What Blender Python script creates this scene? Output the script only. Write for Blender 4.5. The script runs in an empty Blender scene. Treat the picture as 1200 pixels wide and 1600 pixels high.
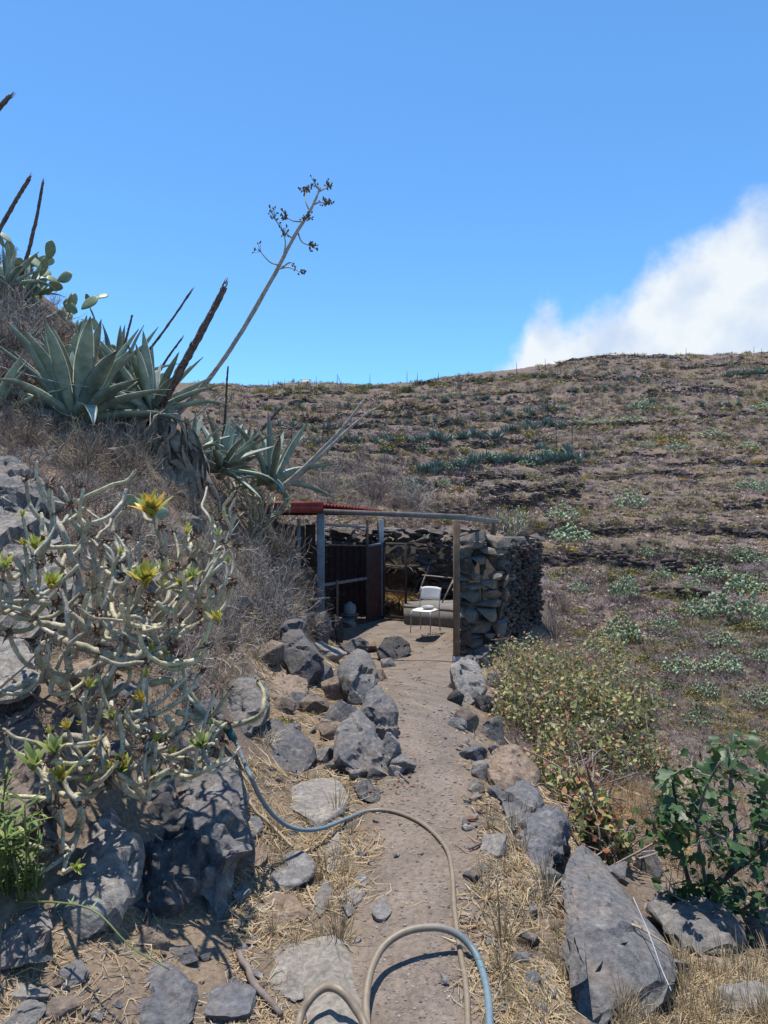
import bpy, bmesh, math, random
import numpy as np
from mathutils import Vector, Matrix, Euler

# ------------------------------------------------------------------ camera, sky, sun, exposure
SC = bpy.context.scene
COL = SC.collection
ALB = 0.77
F, CAMZ = 1000.0, 1.45          # focal length in photo pixels, eye height
cd = bpy.data.cameras.new('camera')
cd.sensor_fit = 'VERTICAL'
cd.sensor_height = 36.0
cd.lens = 36.0 * F / 1600.0
cd.clip_start = 0.05
cd.clip_end = 3000.0
cam = bpy.data.objects.new('camera', cd)
COL.objects.link(cam)
cam.location = (0, 0, CAMZ)
cam.rotation_euler = (math.radians(90), 0, 0)
SC.camera = cam

TOSUN = Vector((-0.10, 0.15, 1.0)).normalized()
SUN_EL = math.asin(TOSUN.z)
SUN_AZ = math.atan2(TOSUN.x, TOSUN.y)          # clockwise from +Y
w = bpy.data.worlds.new('World')
SC.world = w
w.use_nodes = True
nt = w.node_tree
nt.nodes.clear()
def wn(t, **k):
    n = nt.nodes.new(t)
    for a, b in k.items():
        setattr(n, a, b)
    return n
def wmath(op, a, b=None, c=None, clamp=False):
    n = wn('ShaderNodeMath', operation=op, use_clamp=clamp)
    for i, x in enumerate((a, b, c)):
        if x is None:
            continue
        if isinstance(x, (int, float)):
            n.inputs[i].default_value = x
        else:
            nt.links.new(x, n.inputs[i])
    return n.outputs[0]
sky = wn('ShaderNodeTexSky', sky_type='NISHITA')
sky.sun_disc = False
sky.sun_elevation = SUN_EL
sky.sun_rotation = SUN_AZ
sky.altitude = 1500
sky.air_density = 1.0
sky.dust_density = 0.0
sky.ozone_density = 2.2
hs = wn('ShaderNodeHueSaturation')
hs.inputs['Saturation'].default_value = 1.0
hs.inputs['Value'].default_value = 1.0
nt.links.new(sky.outputs[0], hs.inputs['Color'])
bg = wn('ShaderNodeBackground')
bg.inputs['Strength'].default_value = 0.15
tn = wn('ShaderNodeMix', data_type='RGBA', blend_type='MULTIPLY')
tn.inputs[0].default_value = 1.0
tn.inputs[7].default_value = (0.61, 0.97, 1.15, 1)
nt.links.new(hs.outputs[0], tn.inputs[6])
nt.links.new(tn.outputs[2], bg.inputs['Color'])
# a bank of cumulus rising to the right
tc = wn('ShaderNodeTexCoord')
sx = wn('ShaderNodeSeparateXYZ')
nt.links.new(tc.outputs['Generated'], sx.inputs[0])
az = wmath('ARCTAN2', sx.outputs[0], sx.outputs[1])
hyp = wmath('SQRT', wmath('ADD', wmath('MULTIPLY', sx.outputs[0], sx.outputs[0]), wmath('MULTIPLY', sx.outputs[1], sx.outputs[1])))
elt = wmath('DIVIDE', sx.outputs[2], wmath('MAXIMUM', hyp, 0.01))
fc = wn('ShaderNodeFloatCurve')
nt.links.new(wmath('DIVIDE', az, 3.2, clamp=True), fc.inputs['Value'])
cv = fc.mapping.curves[0]
edge = [(760, 600), (786, 578), (806, 545), (822, 505), (836, 468), (852, 455), (868, 468), (884, 488), (905, 484), (940, 470), (985, 448), (1003, 410), (1045, 380),
        (1095, 352), (1130, 322), (1165, 306), (1200, 300), (1300, 270), (1500, 250), (1900, 300)]
pts = [(0.0, 0.0)]
for u, v in edge:
    a = math.atan2((u - 600) / F, 1)
    pts.append((a / 3.2, max(0, (800 - v) / F * math.cos(a))))
pts += [(0.42, 0.30), (0.52, 0.14), (0.62, 0.0), (1.0, 0.0)]
while len(cv.points) < len(pts):
    cv.points.new(0.5, 0.5)
for p, q in zip(cv.points, pts):
    p.location = q
    p.handle_type = 'AUTO'
fc.mapping.update()
nz = wn('ShaderNodeTexNoise')
nz.inputs['Scale'].default_value = 19.0
nz.inputs['Detail'].default_value = 7.0
nz.inputs['Roughness'].default_value = 0.62
nt.links.new(tc.outputs['Generated'], nz.inputs['Vector'])
d = wmath('SUBTRACT', fc.outputs[0], elt)
d = wmath('ADD', d, wmath('MULTIPLY', wmath('SUBTRACT', nz.outputs['Fac'], 0.5), 0.10))
mr = wn('ShaderNodeMapRange', interpolation_type='SMOOTHSTEP')
mr.inputs['From Min'].default_value = -0.014
mr.inputs['From Max'].default_value = 0.05
nt.links.new(d, mr.inputs['Value'])
cr = wn('ShaderNodeValToRGB')
cr.color_ramp.elements[0].position = 0.35
cr.color_ramp.elements[0].color = (0.55, 0.68, 0.90, 1)
cr.color_ramp.elements[1].position = 0.6
cr.color_ramp.elements[1].color = (0.86, 0.92, 0.97, 1)
nz2 = wn('ShaderNodeTexNoise')
nz2.inputs['Scale'].default_value = 11.0
nz2.inputs['Detail'].default_value = 4.0
nt.links.new(tc.outputs['Generated'], nz2.inputs['Vector'])
nt.links.new(nz2.outputs['Fac'], cr.inputs['Fac'])
bgc = wn('ShaderNodeBackground')
nt.links.new(cr.outputs[0], bgc.inputs['Color'])
bgc.inputs['Strength'].default_value = 0.72
mixs = wn('ShaderNodeMixShader')
nt.links.new(mr.outputs[0], mixs.inputs[0])
nt.links.new(bg.outputs[0], mixs.inputs[1])
nt.links.new(bgc.outputs[0], mixs.inputs[2])
out = wn('ShaderNodeOutputWorld')
nt.links.new(mixs.outputs[0], out.inputs['Surface'])

sl = bpy.data.lights.new('sun', 'SUN')
sl.energy = 5.0
sl.angle = math.radians(0.53)
sl.color = (1.0, 0.945, 0.86)
sun = bpy.data.objects.new('sun', sl)
COL.objects.link(sun)
sun.location = (20, 5, 60)
sun.rotation_euler = TOSUN.to_track_quat('Z', 'Y').to_euler()

vs = SC.view_settings
vs.view_transform = 'Standard'
vs.look = 'None'
vs.gamma = 1.0
vs.exposure = 0.5
vs.use_curve_mapping = False
SC.cycles.max_bounces = 6
SC.cycles.diffuse_bounces = 2
SC.cycles.glossy_bounces = 2
SC.cycles.transparent_max_bounces = 12
SC.cycles.use_denoising = True

# ------------------------------------------------------------------ helpers
RS = np.random.RandomState(11)
R = random.Random(5)

def px(u, v, Y):
    """the point seen at photo pixel (u, v) at distance Y along the view axis"""
    return np.array(((u - 600.0) / F * Y, Y, CAMZ - (v - 800.0) / F * Y))

def tag(o, label=None, cat=None, group=None, kind=None):
    if label: o['label'] = label
    if cat: o['category'] = cat
    if group: o['group'] = group
    if kind: o['kind'] = kind
    return o

def link(name, data, parent=None, loc=None, rot=None, scale=None):
    o = bpy.data.objects.new(name, data)
    COL.objects.link(o)
    if parent is not None: o.parent = parent
    if loc is not None: o.location = [float(x) for x in loc]
    if rot is not None: o.rotation_euler = [float(x) for x in rot]
    if scale is not None: o.scale = scale if hasattr(scale, '__len__') else (scale,) * 3
    return o

def thing(name, loc, label, cat, group=None, rot=None, scale=None):
    return tag(link(name, None, None, loc, rot, scale), label, cat, group)

class MB:
    """collects vertices, faces and vertex colours; builds one mesh"""
    def __init__(s):
        s.v, s.f, s.c, s.n = [], [], [], 0
    def add(s, v, faces, col=None):
        v = np.asarray(v, float).reshape(-1, 3)
        s.v.append(v)
        for f in (faces if isinstance(faces, (list, tuple)) else [faces]):
            if len(f):
                s.f.append(np.asarray(f, np.int64) + s.n)
        c = np.ones((len(v), 4))
        if col is not None:
            c[:, :3] = np.asarray(col)[..., :3]
        s.c.append(c)
        s.n += len(v)
        return s
    def mesh(s, name, mat, smooth=False):
        me = bpy.data.meshes.new(name)
        if not s.v:
            return me
        V = np.concatenate(s.v); Cc = np.concatenate(s.c)
        lt = np.concatenate([np.full(len(f), f.shape[1]) for f in s.f])
        li = np.concatenate([f.ravel() for f in s.f])
        me.vertices.add(len(V)); me.vertices.foreach_set('co', V.astype(np.float32).ravel())
        me.loops.add(len(li)); me.loops.foreach_set('vertex_index', li.astype(np.int32))
        me.polygons.add(len(lt))
        me.polygons.foreach_set('loop_start', np.concatenate(([0], np.cumsum(lt)[:-1])).astype(np.int32))
        me.polygons.foreach_set('loop_total', lt.astype(np.int32))
        if smooth:
            me.polygons.foreach_set('use_smooth', np.ones(len(lt), bool))
        a = me.color_attributes.new('Col', 'FLOAT_COLOR', 'POINT')
        a.data.foreach_set('color', Cc.astype(np.float32).ravel())
        me.update(calc_edges=True)
        if mat is not None: me.materials.append(mat)
        return me
    def build(s, name, mat, parent=None, smooth=False, loc=None, rot=None):
        return link(name, s.mesh(name, mat, smooth), parent, loc, rot)

def _hash(ix, iy, iz, seed):
    h = (ix * 374761393 + iy * 668265263 + iz * 2147483647 + seed * 1274126177) & 0xFFFFFFFF
    h = ((h ^ (h >> 13)) * 1274126177) & 0xFFFFFFFF
    h = (h ^ (h >> 16)) & 0xFFFFFFFF
    return h.astype(np.float64) / 4294967295.0

def vnoise(p, seed=0):
    """smooth value noise in -1..1 at points p (N,3)"""
    p = np.asarray(p, float)
    i = np.floor(p).astype(np.int64)
    f = p - i
    f = f * f * f * (f * (f * 6 - 15) + 10)
    r = 0
    for a in (0, 1):
        for b in (0, 1):
            for c in (0, 1):
                wgt = (f[:, 0] if a else 1 - f[:, 0]) * (f[:, 1] if b else 1 - f[:, 1]) * (f[:, 2] if c else 1 - f[:, 2])
                r = r + wgt * _hash(i[:, 0] + a, i[:, 1] + b, i[:, 2] + c, seed)
    return r * 2 - 1

def fbm(p, octs=4, seed=0, gain=0.5):
    p = np.asarray(p, float); r = 0; a = 1.0; t = 0
    for k in range(octs):
        r = r + a * vnoise(p * (2.03 ** k) + 17.3 * k, seed + k); t += a; a *= gain
    return r / t

def fbm2(x, y, octs=4, seed=0, gain=0.5):
    return fbm(np.stack([x, y, np.full_like(x, 0.37)], -1), octs, seed, gain)

_ico = {}
def ico(n):
    if n not in _ico:
        b = bmesh.new(); bmesh.ops.create_icosphere(b, subdivisions=n, radius=1.0)
        b.verts.ensure_lookup_table()
        _ico[n] = (np.array([v.co[:] for v in b.verts]), np.array([[v.index for v in f.verts] for f in b.faces]))
        b.free()
    return _ico[n]

def norm(a):
    return a / np.maximum(np.linalg.norm(a, axis=-1, keepdims=True), 1e-9)

def rotm(rx, ry, rz):
    return np.array(Euler((rx, ry, rz)).to_matrix())

def rock_verts(seed, sub=4, planes=14, rough=0.05, cut=(0.55, 0.9)):
    """a broken stone: sphere clipped by random planes, then roughened; returns unit-size verts, faces"""
    rs = np.random.RandomState(seed)
    V, Fc = ico(sub)
    V = V.copy()
    P = norm(rs.normal(size=(planes, 3)))
    D = rs.uniform(cut[0], cut[1], planes)
    for _ in range(2):
        for n, dd in zip(P, D):
            s = V @ n - dd
            V -= np.outer(np.maximum(s, 0), n)
    if rough > 0:
        nn = norm(V)
        V = V + nn * (fbm(V * 2.2 + seed, 2, seed) * rough + fbm(V * 7 + seed, 3, seed + 9) * rough * 0.55)[:, None]
    V -= (V.max(0) + V.min(0)) / 2
    V /= (V.max(0) - V.min(0))          # bounding box 1 x 1 x 1
    return V, Fc

def hull_verts(seed, npts=13, detail=0.075, rough=0.012, nf=12, fa=0.04):
    """an angular broken stone: hull of a few random points, faces subdivided and chipped; unit box"""
    rs = np.random.RandomState(seed)
    P = norm(rs.normal(size=(npts, 3))); P = P / np.maximum(np.abs(P).max(1, keepdims=True), 1e-6) * 0.35 + P * 0.65
    P *= rs.uniform(0.75, 1.1, (npts, 1))
    b = bmesh.new()
    for p in P: b.verts.new(p)
    r = bmesh.ops.convex_hull(b, input=b.verts[:])
    bmesh.ops.delete(b, geom=[g for g in r['geom_interior'] if isinstance(g, bmesh.types.BMVert)], context='VERTS')
    bmesh.ops.dissolve_limit(b, angle_limit=math.radians(14), verts=b.verts[:], edges=b.edges[:])
    bmesh.ops.bevel(b, geom=b.edges[:], offset=0.035, segments=1, affect='EDGES')
    bmesh.ops.triangulate(b, faces=b.faces[:])
    for _ in range(5):
        e = [e for e in b.edges if e.calc_length() > detail * 2.2]
        if not e: break
        bmesh.ops.subdivide_edges(b, edges=e, cuts=1, use_grid_fill=False)
        bmesh.ops.triangulate(b, faces=b.faces[:])
    b.normal_update(); b.verts.index_update()
    V = np.array([v.co[:] for v in b.verts]); N = np.array([v.normal[:] for v in b.verts]); Fc = np.array([[v.index for v in f.verts] for f in b.faces]); b.free()
    V = V + N * (fbm(V * 1.8 + seed, 2, seed) * rough * 3 + fbm(V * 6 + seed, 3, seed + 5) * rough * 1.4)[:, None]
    if fa > 0:
        S = V[rs.randint(0, len(V), nf)]; d = np.linalg.norm(V[:, None] - S[None], axis=-1) * rs.uniform(0.8, 1.25, (1, nf)); i = d.argmin(1)
        T = norm(rs.normal(size=(nf, 3))); h = ((V - S[i]) * T[i]).sum(-1) * fa * 2 + rs.normal(0, 0.02, nf)[i]
        V = V + N * np.clip(h, -0.06, 0.06)[:, None]
    V -= (V.max(0) + V.min(0)) / 2
    return V / (V.max(0) - V.min(0)), Fc

def tubes(P, Rr, sides=4, cap=False):
    """P (T,n,3) centre lines, Rr (T,n) radii -> verts, [quads]"""
    P = np.asarray(P, float); Rr = np.asarray(Rr, float)
    T, n, _ = P.shape
    t = np.empty_like(P)
    t[:, 1:-1] = P[:, 2:] - P[:, :-2]
    t[:, 0] = P[:, 1] - P[:, 0]; t[:, -1] = P[:, -1] - P[:, -2]
    t = norm(t)
    N = np.empty_like(P)
    m = norm(P[:, -1] - P[:, 0])
    ref = np.where(np.abs(m[:, 2:3]) > 0.8, np.array([[1.0, 0, 0]]), np.array([[0, 0, 1.0]]))
    nv = norm(np.cross(t[:, 0], ref))
    for k in range(n):
        nv = norm(nv - t[:, k] * (nv * t[:, k]).sum(-1, keepdims=True))
        N[:, k] = nv
    B = np.cross(t, N)
    a = np.arange(sides) * 2 * math.pi / sides
    V = P[:, :, None, :] + Rr[:, :, None, None] * (N[:, :, None, :] * np.cos(a)[None, None, :, None] + B[:, :, None, :] * np.sin(a)[None, None, :, None])
    idx = np.arange(T * n * sides).reshape(T, n, sides)
    a0 = idx[:, :-1]; a1 = idx[:, 1:]
    q = np.stack([a0, np.roll(a0, -1, 2), np.roll(a1, -1, 2), a1], -1).reshape(-1, 4)
    fs = [q]
    if cap:
        fs += [idx[:, 0][:, ::-1], idx[:, -1]]
    return V.reshape(-1, 3), fs

def smooth_path(pts, n, rad=None):
    """Catmull-Rom through pts, n samples; rad is interpolated alongside"""
    pts = np.asarray(pts, float)
    if rad is not None:
        pts = np.concatenate([pts, np.asarray(rad, float)[:, None]], 1)
    p = np.concatenate([[2 * pts[0] - pts[1]], pts, [2 * pts[-1] - pts[-2]]])
    s = np.linspace(0, len(pts) - 1 - 1e-6, n)
    i = s.astype(int); f = (s - i)[:, None]
    a, b, c, e = p[i], p[i + 1], p[i + 2], p[i + 3]
    r = 0.5 * (2 * b + (c - a) * f + (2 * a - 5 * b + 4 * c - e) * f * f + (3 * b - a - 3 * c + e) * f ** 3)
    return (r[:, :3], r[:, 3]) if rad is not None else r

def box(mb, c, s, rot=None, col=None, bev=0.0):
    """a box with chamfered long edges when bev > 0"""
    x, y, z = np.array(s) / 2.0
    if bev <= 0:
        v = np.array([[i, j, k] for i in (-x, x) for j in (-y, y) for k in (-z, z)])
        f = np.array([[0, 1, 3, 2], [4, 6, 7, 5], [0, 4, 5, 1], [2, 3, 7, 6], [0, 2, 6, 4], [1, 5, 7, 3]])
        fs = [f]
    else:
        b = bmesh.new(); bmesh.ops.create_cube(b, size=1.0)
        bmesh.ops.scale(b, vec=(2 * x, 2 * y, 2 * z), verts=b.verts)
        bmesh.ops.bevel(b, geom=b.edges[:], offset=bev, segments=1, affect='EDGES')
        b.verts.ensure_lookup_table()
        v = np.array([q.co[:] for q in b.verts])
        d = {}
        for q in b.faces: d.setdefault(len(q.verts), []).append([e.index for e in q.verts])
        b.verts.index_update()
        d = {}
        for q in b.faces: d.setdefault(len(q.verts), []).append([e.index for e in q.verts])
        fs = [np.array(g) for g in d.values()]
        b.free()
    if rot is not None: v = v @ np.asarray(rot).T
    mb.add(v + np.asarray(c, float), fs, col)
    return mb

def beam(mb, a, b, wd, dp, col=None, bev=0.006, up=(0, 0, 1)):
    """a squared timber from a to b; wd across, dp along 'up'"""
    a = np.asarray(a, float); b = np.asarray(b, float)
    d = b - a; L = np.linalg.norm(d); d = d / L
    up = np.asarray(up, float)
    if abs(d @ up) > 0.95: up = np.array([0, 1.0, 0])
    s = norm(np.cross(d, up)); u2 = np.cross(s, d)
    return box(mb, (a + b) / 2, (L, wd, dp), np.stack([d, s, u2], 1), col, bev)

# ------------------------------------------------------------------ materials
def mat(name, rough=0.8, spec=0.3):
    m = bpy.data.materials.new(name); m.use_nodes = True
    t = m.node_tree; b = t.nodes['Principled BSDF']
    b.inputs['Roughness'].default_value = rough
    b.inputs['Specular IOR Level'].default_value = spec
    return m, t, b
def nn(t, kind, **k):
    n = t.nodes.new(kind)
    for a, b in k.items():
        if a.startswith('i_'): n.inputs[a[2:].replace('_', ' ')].default_value = b
        else: setattr(n, a, b)
    return n
def noise_n(t, scale, detail=4, rough=0.55, coord=None, dist=0.0):
    n = nn(t, 'ShaderNodeTexNoise'); n.inputs['Scale'].default_value = scale
    n.inputs['Detail'].default_value = detail; n.inputs['Roughness'].default_value = rough
    n.inputs['Distortion'].default_value = dist
    if coord is not None: t.links.new(coord, n.inputs['Vector'])
    return n.outputs['Fac']
def ramp(t, fac, stops, interp='LINEAR'):
    n = nn(t, 'ShaderNodeValToRGB'); e = n.color_ramp.elements; n.color_ramp.interpolation = interp
    while len(e) < len(stops): e.new(0.5)
    for q, (p, c) in zip(e, stops):
        q.position = p; q.color = (c[0], c[1], c[2], 1) if hasattr(c, '__len__') else (c, c, c, 1)
    t.links.new(fac, n.inputs[0])
    return n.outputs[0]
def mix(t, fac, a, b, mode='MIX'):
    n = nn(t, 'ShaderNodeMix', data_type='RGBA', blend_type=mode)
    for sck, x in ((n.inputs[0], fac), (n.inputs[6], a), (n.inputs[7], b)):
        if isinstance(x, (int, float)): sck.default_value = x
        elif isinstance(x, tuple): sck.default_value = (*x, 1) if len(x) == 3 else x
        else: t.links.new(x, sck)
    return n.outputs[2]
def bump(t, b, h, strength, dist=0.01):
    n = nn(t, 'ShaderNodeBump'); n.inputs['Strength'].default_value = strength; n.inputs['Distance'].default_value = dist
    t.links.new(h, n.inputs['Height']); t.links.new(n.outputs[0], b.inputs['Normal'])
def coords(t, which='Object'):
    return nn(t, 'ShaderNodeTexCoord').outputs[which]
def vcol(t):
    return nn(t, 'ShaderNodeVertexColor', layer_name='Col').outputs[0]
def obrand(t):
    return nn(t, 'ShaderNodeObjectInfo').outputs['Random']
def worldpos(t):
    return nn(t, 'ShaderNodeNewGeometry').outputs['Position']

def simple(name, col, rough=0.7, var=0.25, scale=30, bmp=0.2, bd=0.003, vc=False, spec=0.3, wp=False, trans=0.0):
    """colour with procedural grain; vc multiplies the vertex colour"""
    m, t, b = mat(name, rough, spec)
    co = worldpos(t) if wp else coords(t)
    n = noise_n(t, scale, 5, 0.6, co)
    col = tuple(x * ALB for x in col)
    c = ramp(t, n, [(0.3, tuple(x * (1 - var) for x in col)), (0.7, tuple(min(1, x * (1 + var)) for x in col))])
    if vc: c = mix(t, 1.0, vcol(t), c, 'MULTIPLY')
    t.links.new(c, b.inputs['Base Color'])
    if bmp > 0: bump(t, b, noise_n(t, scale * 3, 4, 0.6, co), bmp, bd)
    if trans > 0:
        tr = nn(t, 'ShaderNodeBsdfTranslucent'); t.links.new(c, tr.inputs['Color'])
        ms = nn(t, 'ShaderNodeMixShader'); ms.inputs[0].default_value = trans
        t.links.new(b.outputs[0], ms.inputs[1]); t.links.new(tr.outputs[0], ms.inputs[2])
        t.links.new(ms.outputs[0], t.nodes['Material Output'].inputs['Surface'])
    return m
# ------------------------------------------------------------------ terrain: one sheet, from the path under the camera to the far ridge
# spot heights read off the photograph: (u, v, distance)
SPOTS = [
 # path
 (650,1600,1.82),(640,1450,2.23),(650,1300,2.95),(665,1200,3.85),(670,1120,5.2),(660,1060,8.0),(660,1038,11.1),(610,985,14.2),(560,975,15.1),(700,985,14.3),(640,972,15.6),
 (760,1040,11.0),(720,1100,6.5),(745,1200,3.9),(780,1330,2.75),(820,1480,2.15),
 # verge and bank on the left
 (520,1600,1.85),(480,1480,2.2),(460,1380,2.6),(470,1290,3.1),(500,1200,3.8),(520,1110,5.2),(500,1050,7.0),(470,1000,9.2),(440,960,10.5),
 (380,1450,2.25),(330,1500,2.1),(200,1600,1.75),(60,1560,1.75),(0,1500,1.8),
 (380,1250,3.1),(400,1120,4.4),(400,1040,5.8),(420,960,8.2),(330,1150,3.3),(200,1180,2.75),(100,1250,2.3),(-80,1300,2.1),
 (300,1030,4.2),(350,930,6.5),(200,1000,3.6),(90,980,3.4),(-60,1000,3.0),(250,900,5.0),(120,840,4.4),(20,820,4.1),(-150,800,3.9),
 (350,850,9.0),(300,800,8.2),(200,740,6.6),(80,720,6.0),(-60,700,5.6),(230,690,8.0),(110,655,7.7),(0,610,7.4),(-150,560,7.2),
 (60,520,8.6),(0,470,8.8),(-200,330,9.0),(130,530,9.8),(210,610,10.5),(300,700,10.5),(370,790,11.8),(410,770,12.5),(300,690,14.0),(180,580,15),(0,430,14),(-300,200,14),
 (490,985,13.0),(470,960,12.3),(500,1002,12.4),(452,905,12.7),(438,865,12.9),
 # round and behind the hut
 (470,835,18.5),(600,822,19.5),(720,822,19.5),(520,800,22),(420,745,19),(330,680,22),(200,560,26),(0,470,30),(-300,330,30),
 (760,835,17.0),(820,850,16.5),(860,960,14.5),(850,1010,12.2),
 # slope falling away on the right
 (860,1230,5.2),(960,1270,4.6),(1040,1260,4.9),(1000,1360,3.5),(1130,1450,2.9),(1000,1560,2.1),(1190,1570,2.05),(1300,1540,2.2),
 (900,1180,7.0),(1000,1200,7.0),(1120,1290,5.4),(1250,1400,4.2),(1500,1480,3.4),(900,1110,10),(1020,1180,10),(1200,1300,9),(1500,1400,8),
 # valley floor and opposite hillside
 (900,1080,17),(1050,1200,17),(1190,1215,17),(1500,1300,16),(1050,1150,21),(1190,1160,21),(1500,1200,20),
 (860,1010,32),(1000,1010,32),(1190,1040,29),(1500,1060,28),(900,955,39),(1190,945,39),(1500,960,38),
 (760,900,38),(870,880,49),(1190,890,48),(1500,900,48),(620,818,30),(500,780,34),(400,725,36),(300,680,40),(100,620,44),
 (860,800,66),(1190,800,66),(1500,800,66),(700,790,56),(600,770,60),(480,730,62),(350,690,66),(150,640,70),
 (870,725,98),(1190,720,96),(1500,715,96),(680,710,100),(500,680,105),(350,650,110),(150,625,118),
 (870,650,140),(1190,640,136),(1500,630,136),(650,640,146),(480,632,150),(330,622,155),(150,612,160),
 (1190,553,190),(1080,558,192),(1000,557,192),(900,562,190),(862,577,188),(780,582,192),(700,590,198),(620,600,200),(540,601,205),(460,600,215),(400,606,215),(330,600,215),(200,600,215),(1350,548,190),(1600,540,190),
 (1190,575,260),(900,590,260),(600,640,270),(300,640,280),(1600,560,260),(0,640,280),
]
TO = 2.5
_sp = np.array([px(*s) for s in SPOTS])
def _warp(x, y):
    return np.stack([x / (y + TO) * 2.0, np.log(y + TO)], -1)
_A = _warp(_sp[:, 0], _sp[:, 1])
_val = (_sp[:, 2] - CAMZ) / (_sp[:, 1] + TO)
def _tps(r2):
    return 0.5 * r2 * np.log(r2 + 1e-12)
_n = len(_A)
_K = _tps(((_A[:, None] - _A[None]) ** 2).sum(-1)) + np.eye(_n) * 0.004
_Pm = np.concatenate([np.ones((_n, 1)), _A], 1)
_M = np.block([[_K, _Pm], [_Pm.T, np.zeros((3, 3))]])
_w = np.linalg.solve(_M, np.concatenate([_val, np.zeros(3)]))
def ground0(x, y):
    x = np.atleast_1d(np.asarray(x, float)); y = np.maximum(np.atleast_1d(np.asarray(y, float)), -1.5)
    W = _warp(x, y); out = np.empty(len(x))
    for k in range(0, len(x), 20000):
        q = W[k:k + 20000]
        r2 = ((q[:, None] - _A[None]) ** 2).sum(-1)
        out[k:k + 20000] = _tps(r2) @ _w[:_n] + _w[_n] + q @ _w[_n + 1:]
    return out * (y + TO) + CAMZ
PATH = np.array([px(u, v, Y)[:2] for u, v, Y in [(655,2200,1.0),(650,1600,1.82),(645,1450,2.23),(655,1300,2.95),(668,1200,3.85),(672,1120,5.2),(665,1060,8.0),(655,1038,11.1),(640,990,14.0)]])
PATHW = np.array([0.2, 0.2, 0.2, 0.21, 0.22, 0.27, 0.4, 0.8, 1.1])
def path_mask(x, y):
    cx = np.interp(y, PATH[:, 1], PATH[:, 0]); hw = np.interp(y, PATH[:, 1], PATHW)
    m = np.clip(1.6 - np.abs(x - cx) / hw, 0, 1)
    return m * (y < 15.8)
def relief(x, y):
    r = np.hypot(x, y)
    near = (fbm2(x * 2.6, y * 2.6, 4, 3) * np.clip(1.7 - r / 7, 0, 1) + fbm2(x * 1.3, y * 1.3, 2, 3) * np.clip(r / 7 - 0.7, 0, 1)) * 0.06 + fbm2(x * 11, y * 11, 3, 8) * 0.018 * np.clip(1.6 - r / 5, 0, 1)
    far = fbm2(x * 0.16, y * 0.16, 3, 21) * 0.9 + fbm2(x * 0.7, y * 0.7, 3, 25) * 0.35
    k = np.clip((r - 16) / 25, 0, 1)
    pm = path_mask(x, y)
    return near * (1 - k) * (1 - 0.9 * pm) + far * k
def ground(x, y):
    x = np.atleast_1d(np.asarray(x, float)); y = np.atleast_1d(np.asarray(y, float))
    z0 = ground0(x, y)
    # cultivation terraces cut into the far slope
    ph = z0 / 2.3 + 0.55 * fbm2(x * 0.014, y * 0.014, 3, 31)
    fl = np.floor(ph); fq = ph - fl; st = np.clip((fq - 0.80) / 0.20, 0, 1); st = st * st * (3 - 2 * st)
    mk = np.clip((y - 40) / 15, 0, 1) * np.clip((x * -0.02 + 0.75) + 0.9 * fbm2(x * 0.03, y * 0.05, 2, 35), 0.3, 0.95) * np.clip((185 - y) / 20, 0, 1)
    z = z0 + (st - fq) * 2.3 * mk + relief(x, y)
    # the level floor cut into the slope for the shelter, and the drop outside its wall
    left = np.where(y < 15.3, -1.62 + np.clip(y - 13.6, 0, 2) * 0.0, -1.62)
    inside = np.clip((x - left) / 0.15, 0, 1) * np.clip((2.35 - x) / 0.15, 0, 1) * np.clip((y - 13.0) / 0.5, 0, 1) * np.clip((17.6 - y) / 0.15, 0, 1)
    z = z * (1 - inside) + np.minimum(z, -1.2 + 0.25 * relief(x, y)) * inside
    return z
# the sheet: a fan that gets coarser with distance
_na, _nr = 560, 620
_ang = np.linspace(-math.radians(72), math.radians(72), _na)
_rad = np.exp(np.linspace(math.log(1.2), math.log(420), _nr))
_X = (np.sin(_ang)[None] * _rad[:, None]).ravel(); _Y = (np.cos(_ang)[None] * _rad[:, None] - 1.3).ravel()
_Z = ground(_X, _Y)
_a0, _da, _l0, _dl = _ang[0], _ang[1] - _ang[0], math.log(_rad[0]), math.log(_rad[1] / _rad[0])
_Zg = _Z.reshape(_nr, _na)
def ground(x, y):
    """height of the sheet itself, read off its own vertices"""
    x = np.atleast_1d(np.asarray(x, float)); y = np.atleast_1d(np.asarray(y, float)) + 1.3
    fa = np.clip((np.arctan2(x, y) - _a0) / _da, 0, _na - 1.001); fr = np.clip((np.log(np.maximum(np.hypot(x, y), 1e-3)) - _l0) / _dl, 0, _nr - 1.001)
    i = fr.astype(int); j = fa.astype(int); fr = fr - i; fa = fa - j
    return (_Zg[i, j] * (1 - fa) + _Zg[i, j + 1] * fa) * (1 - fr) + (_Zg[i + 1, j] * (1 - fa) + _Zg[i + 1, j + 1] * fa) * fr
_marchY = np.exp(np.linspace(math.log(1.3), math.log(240), 420))
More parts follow.
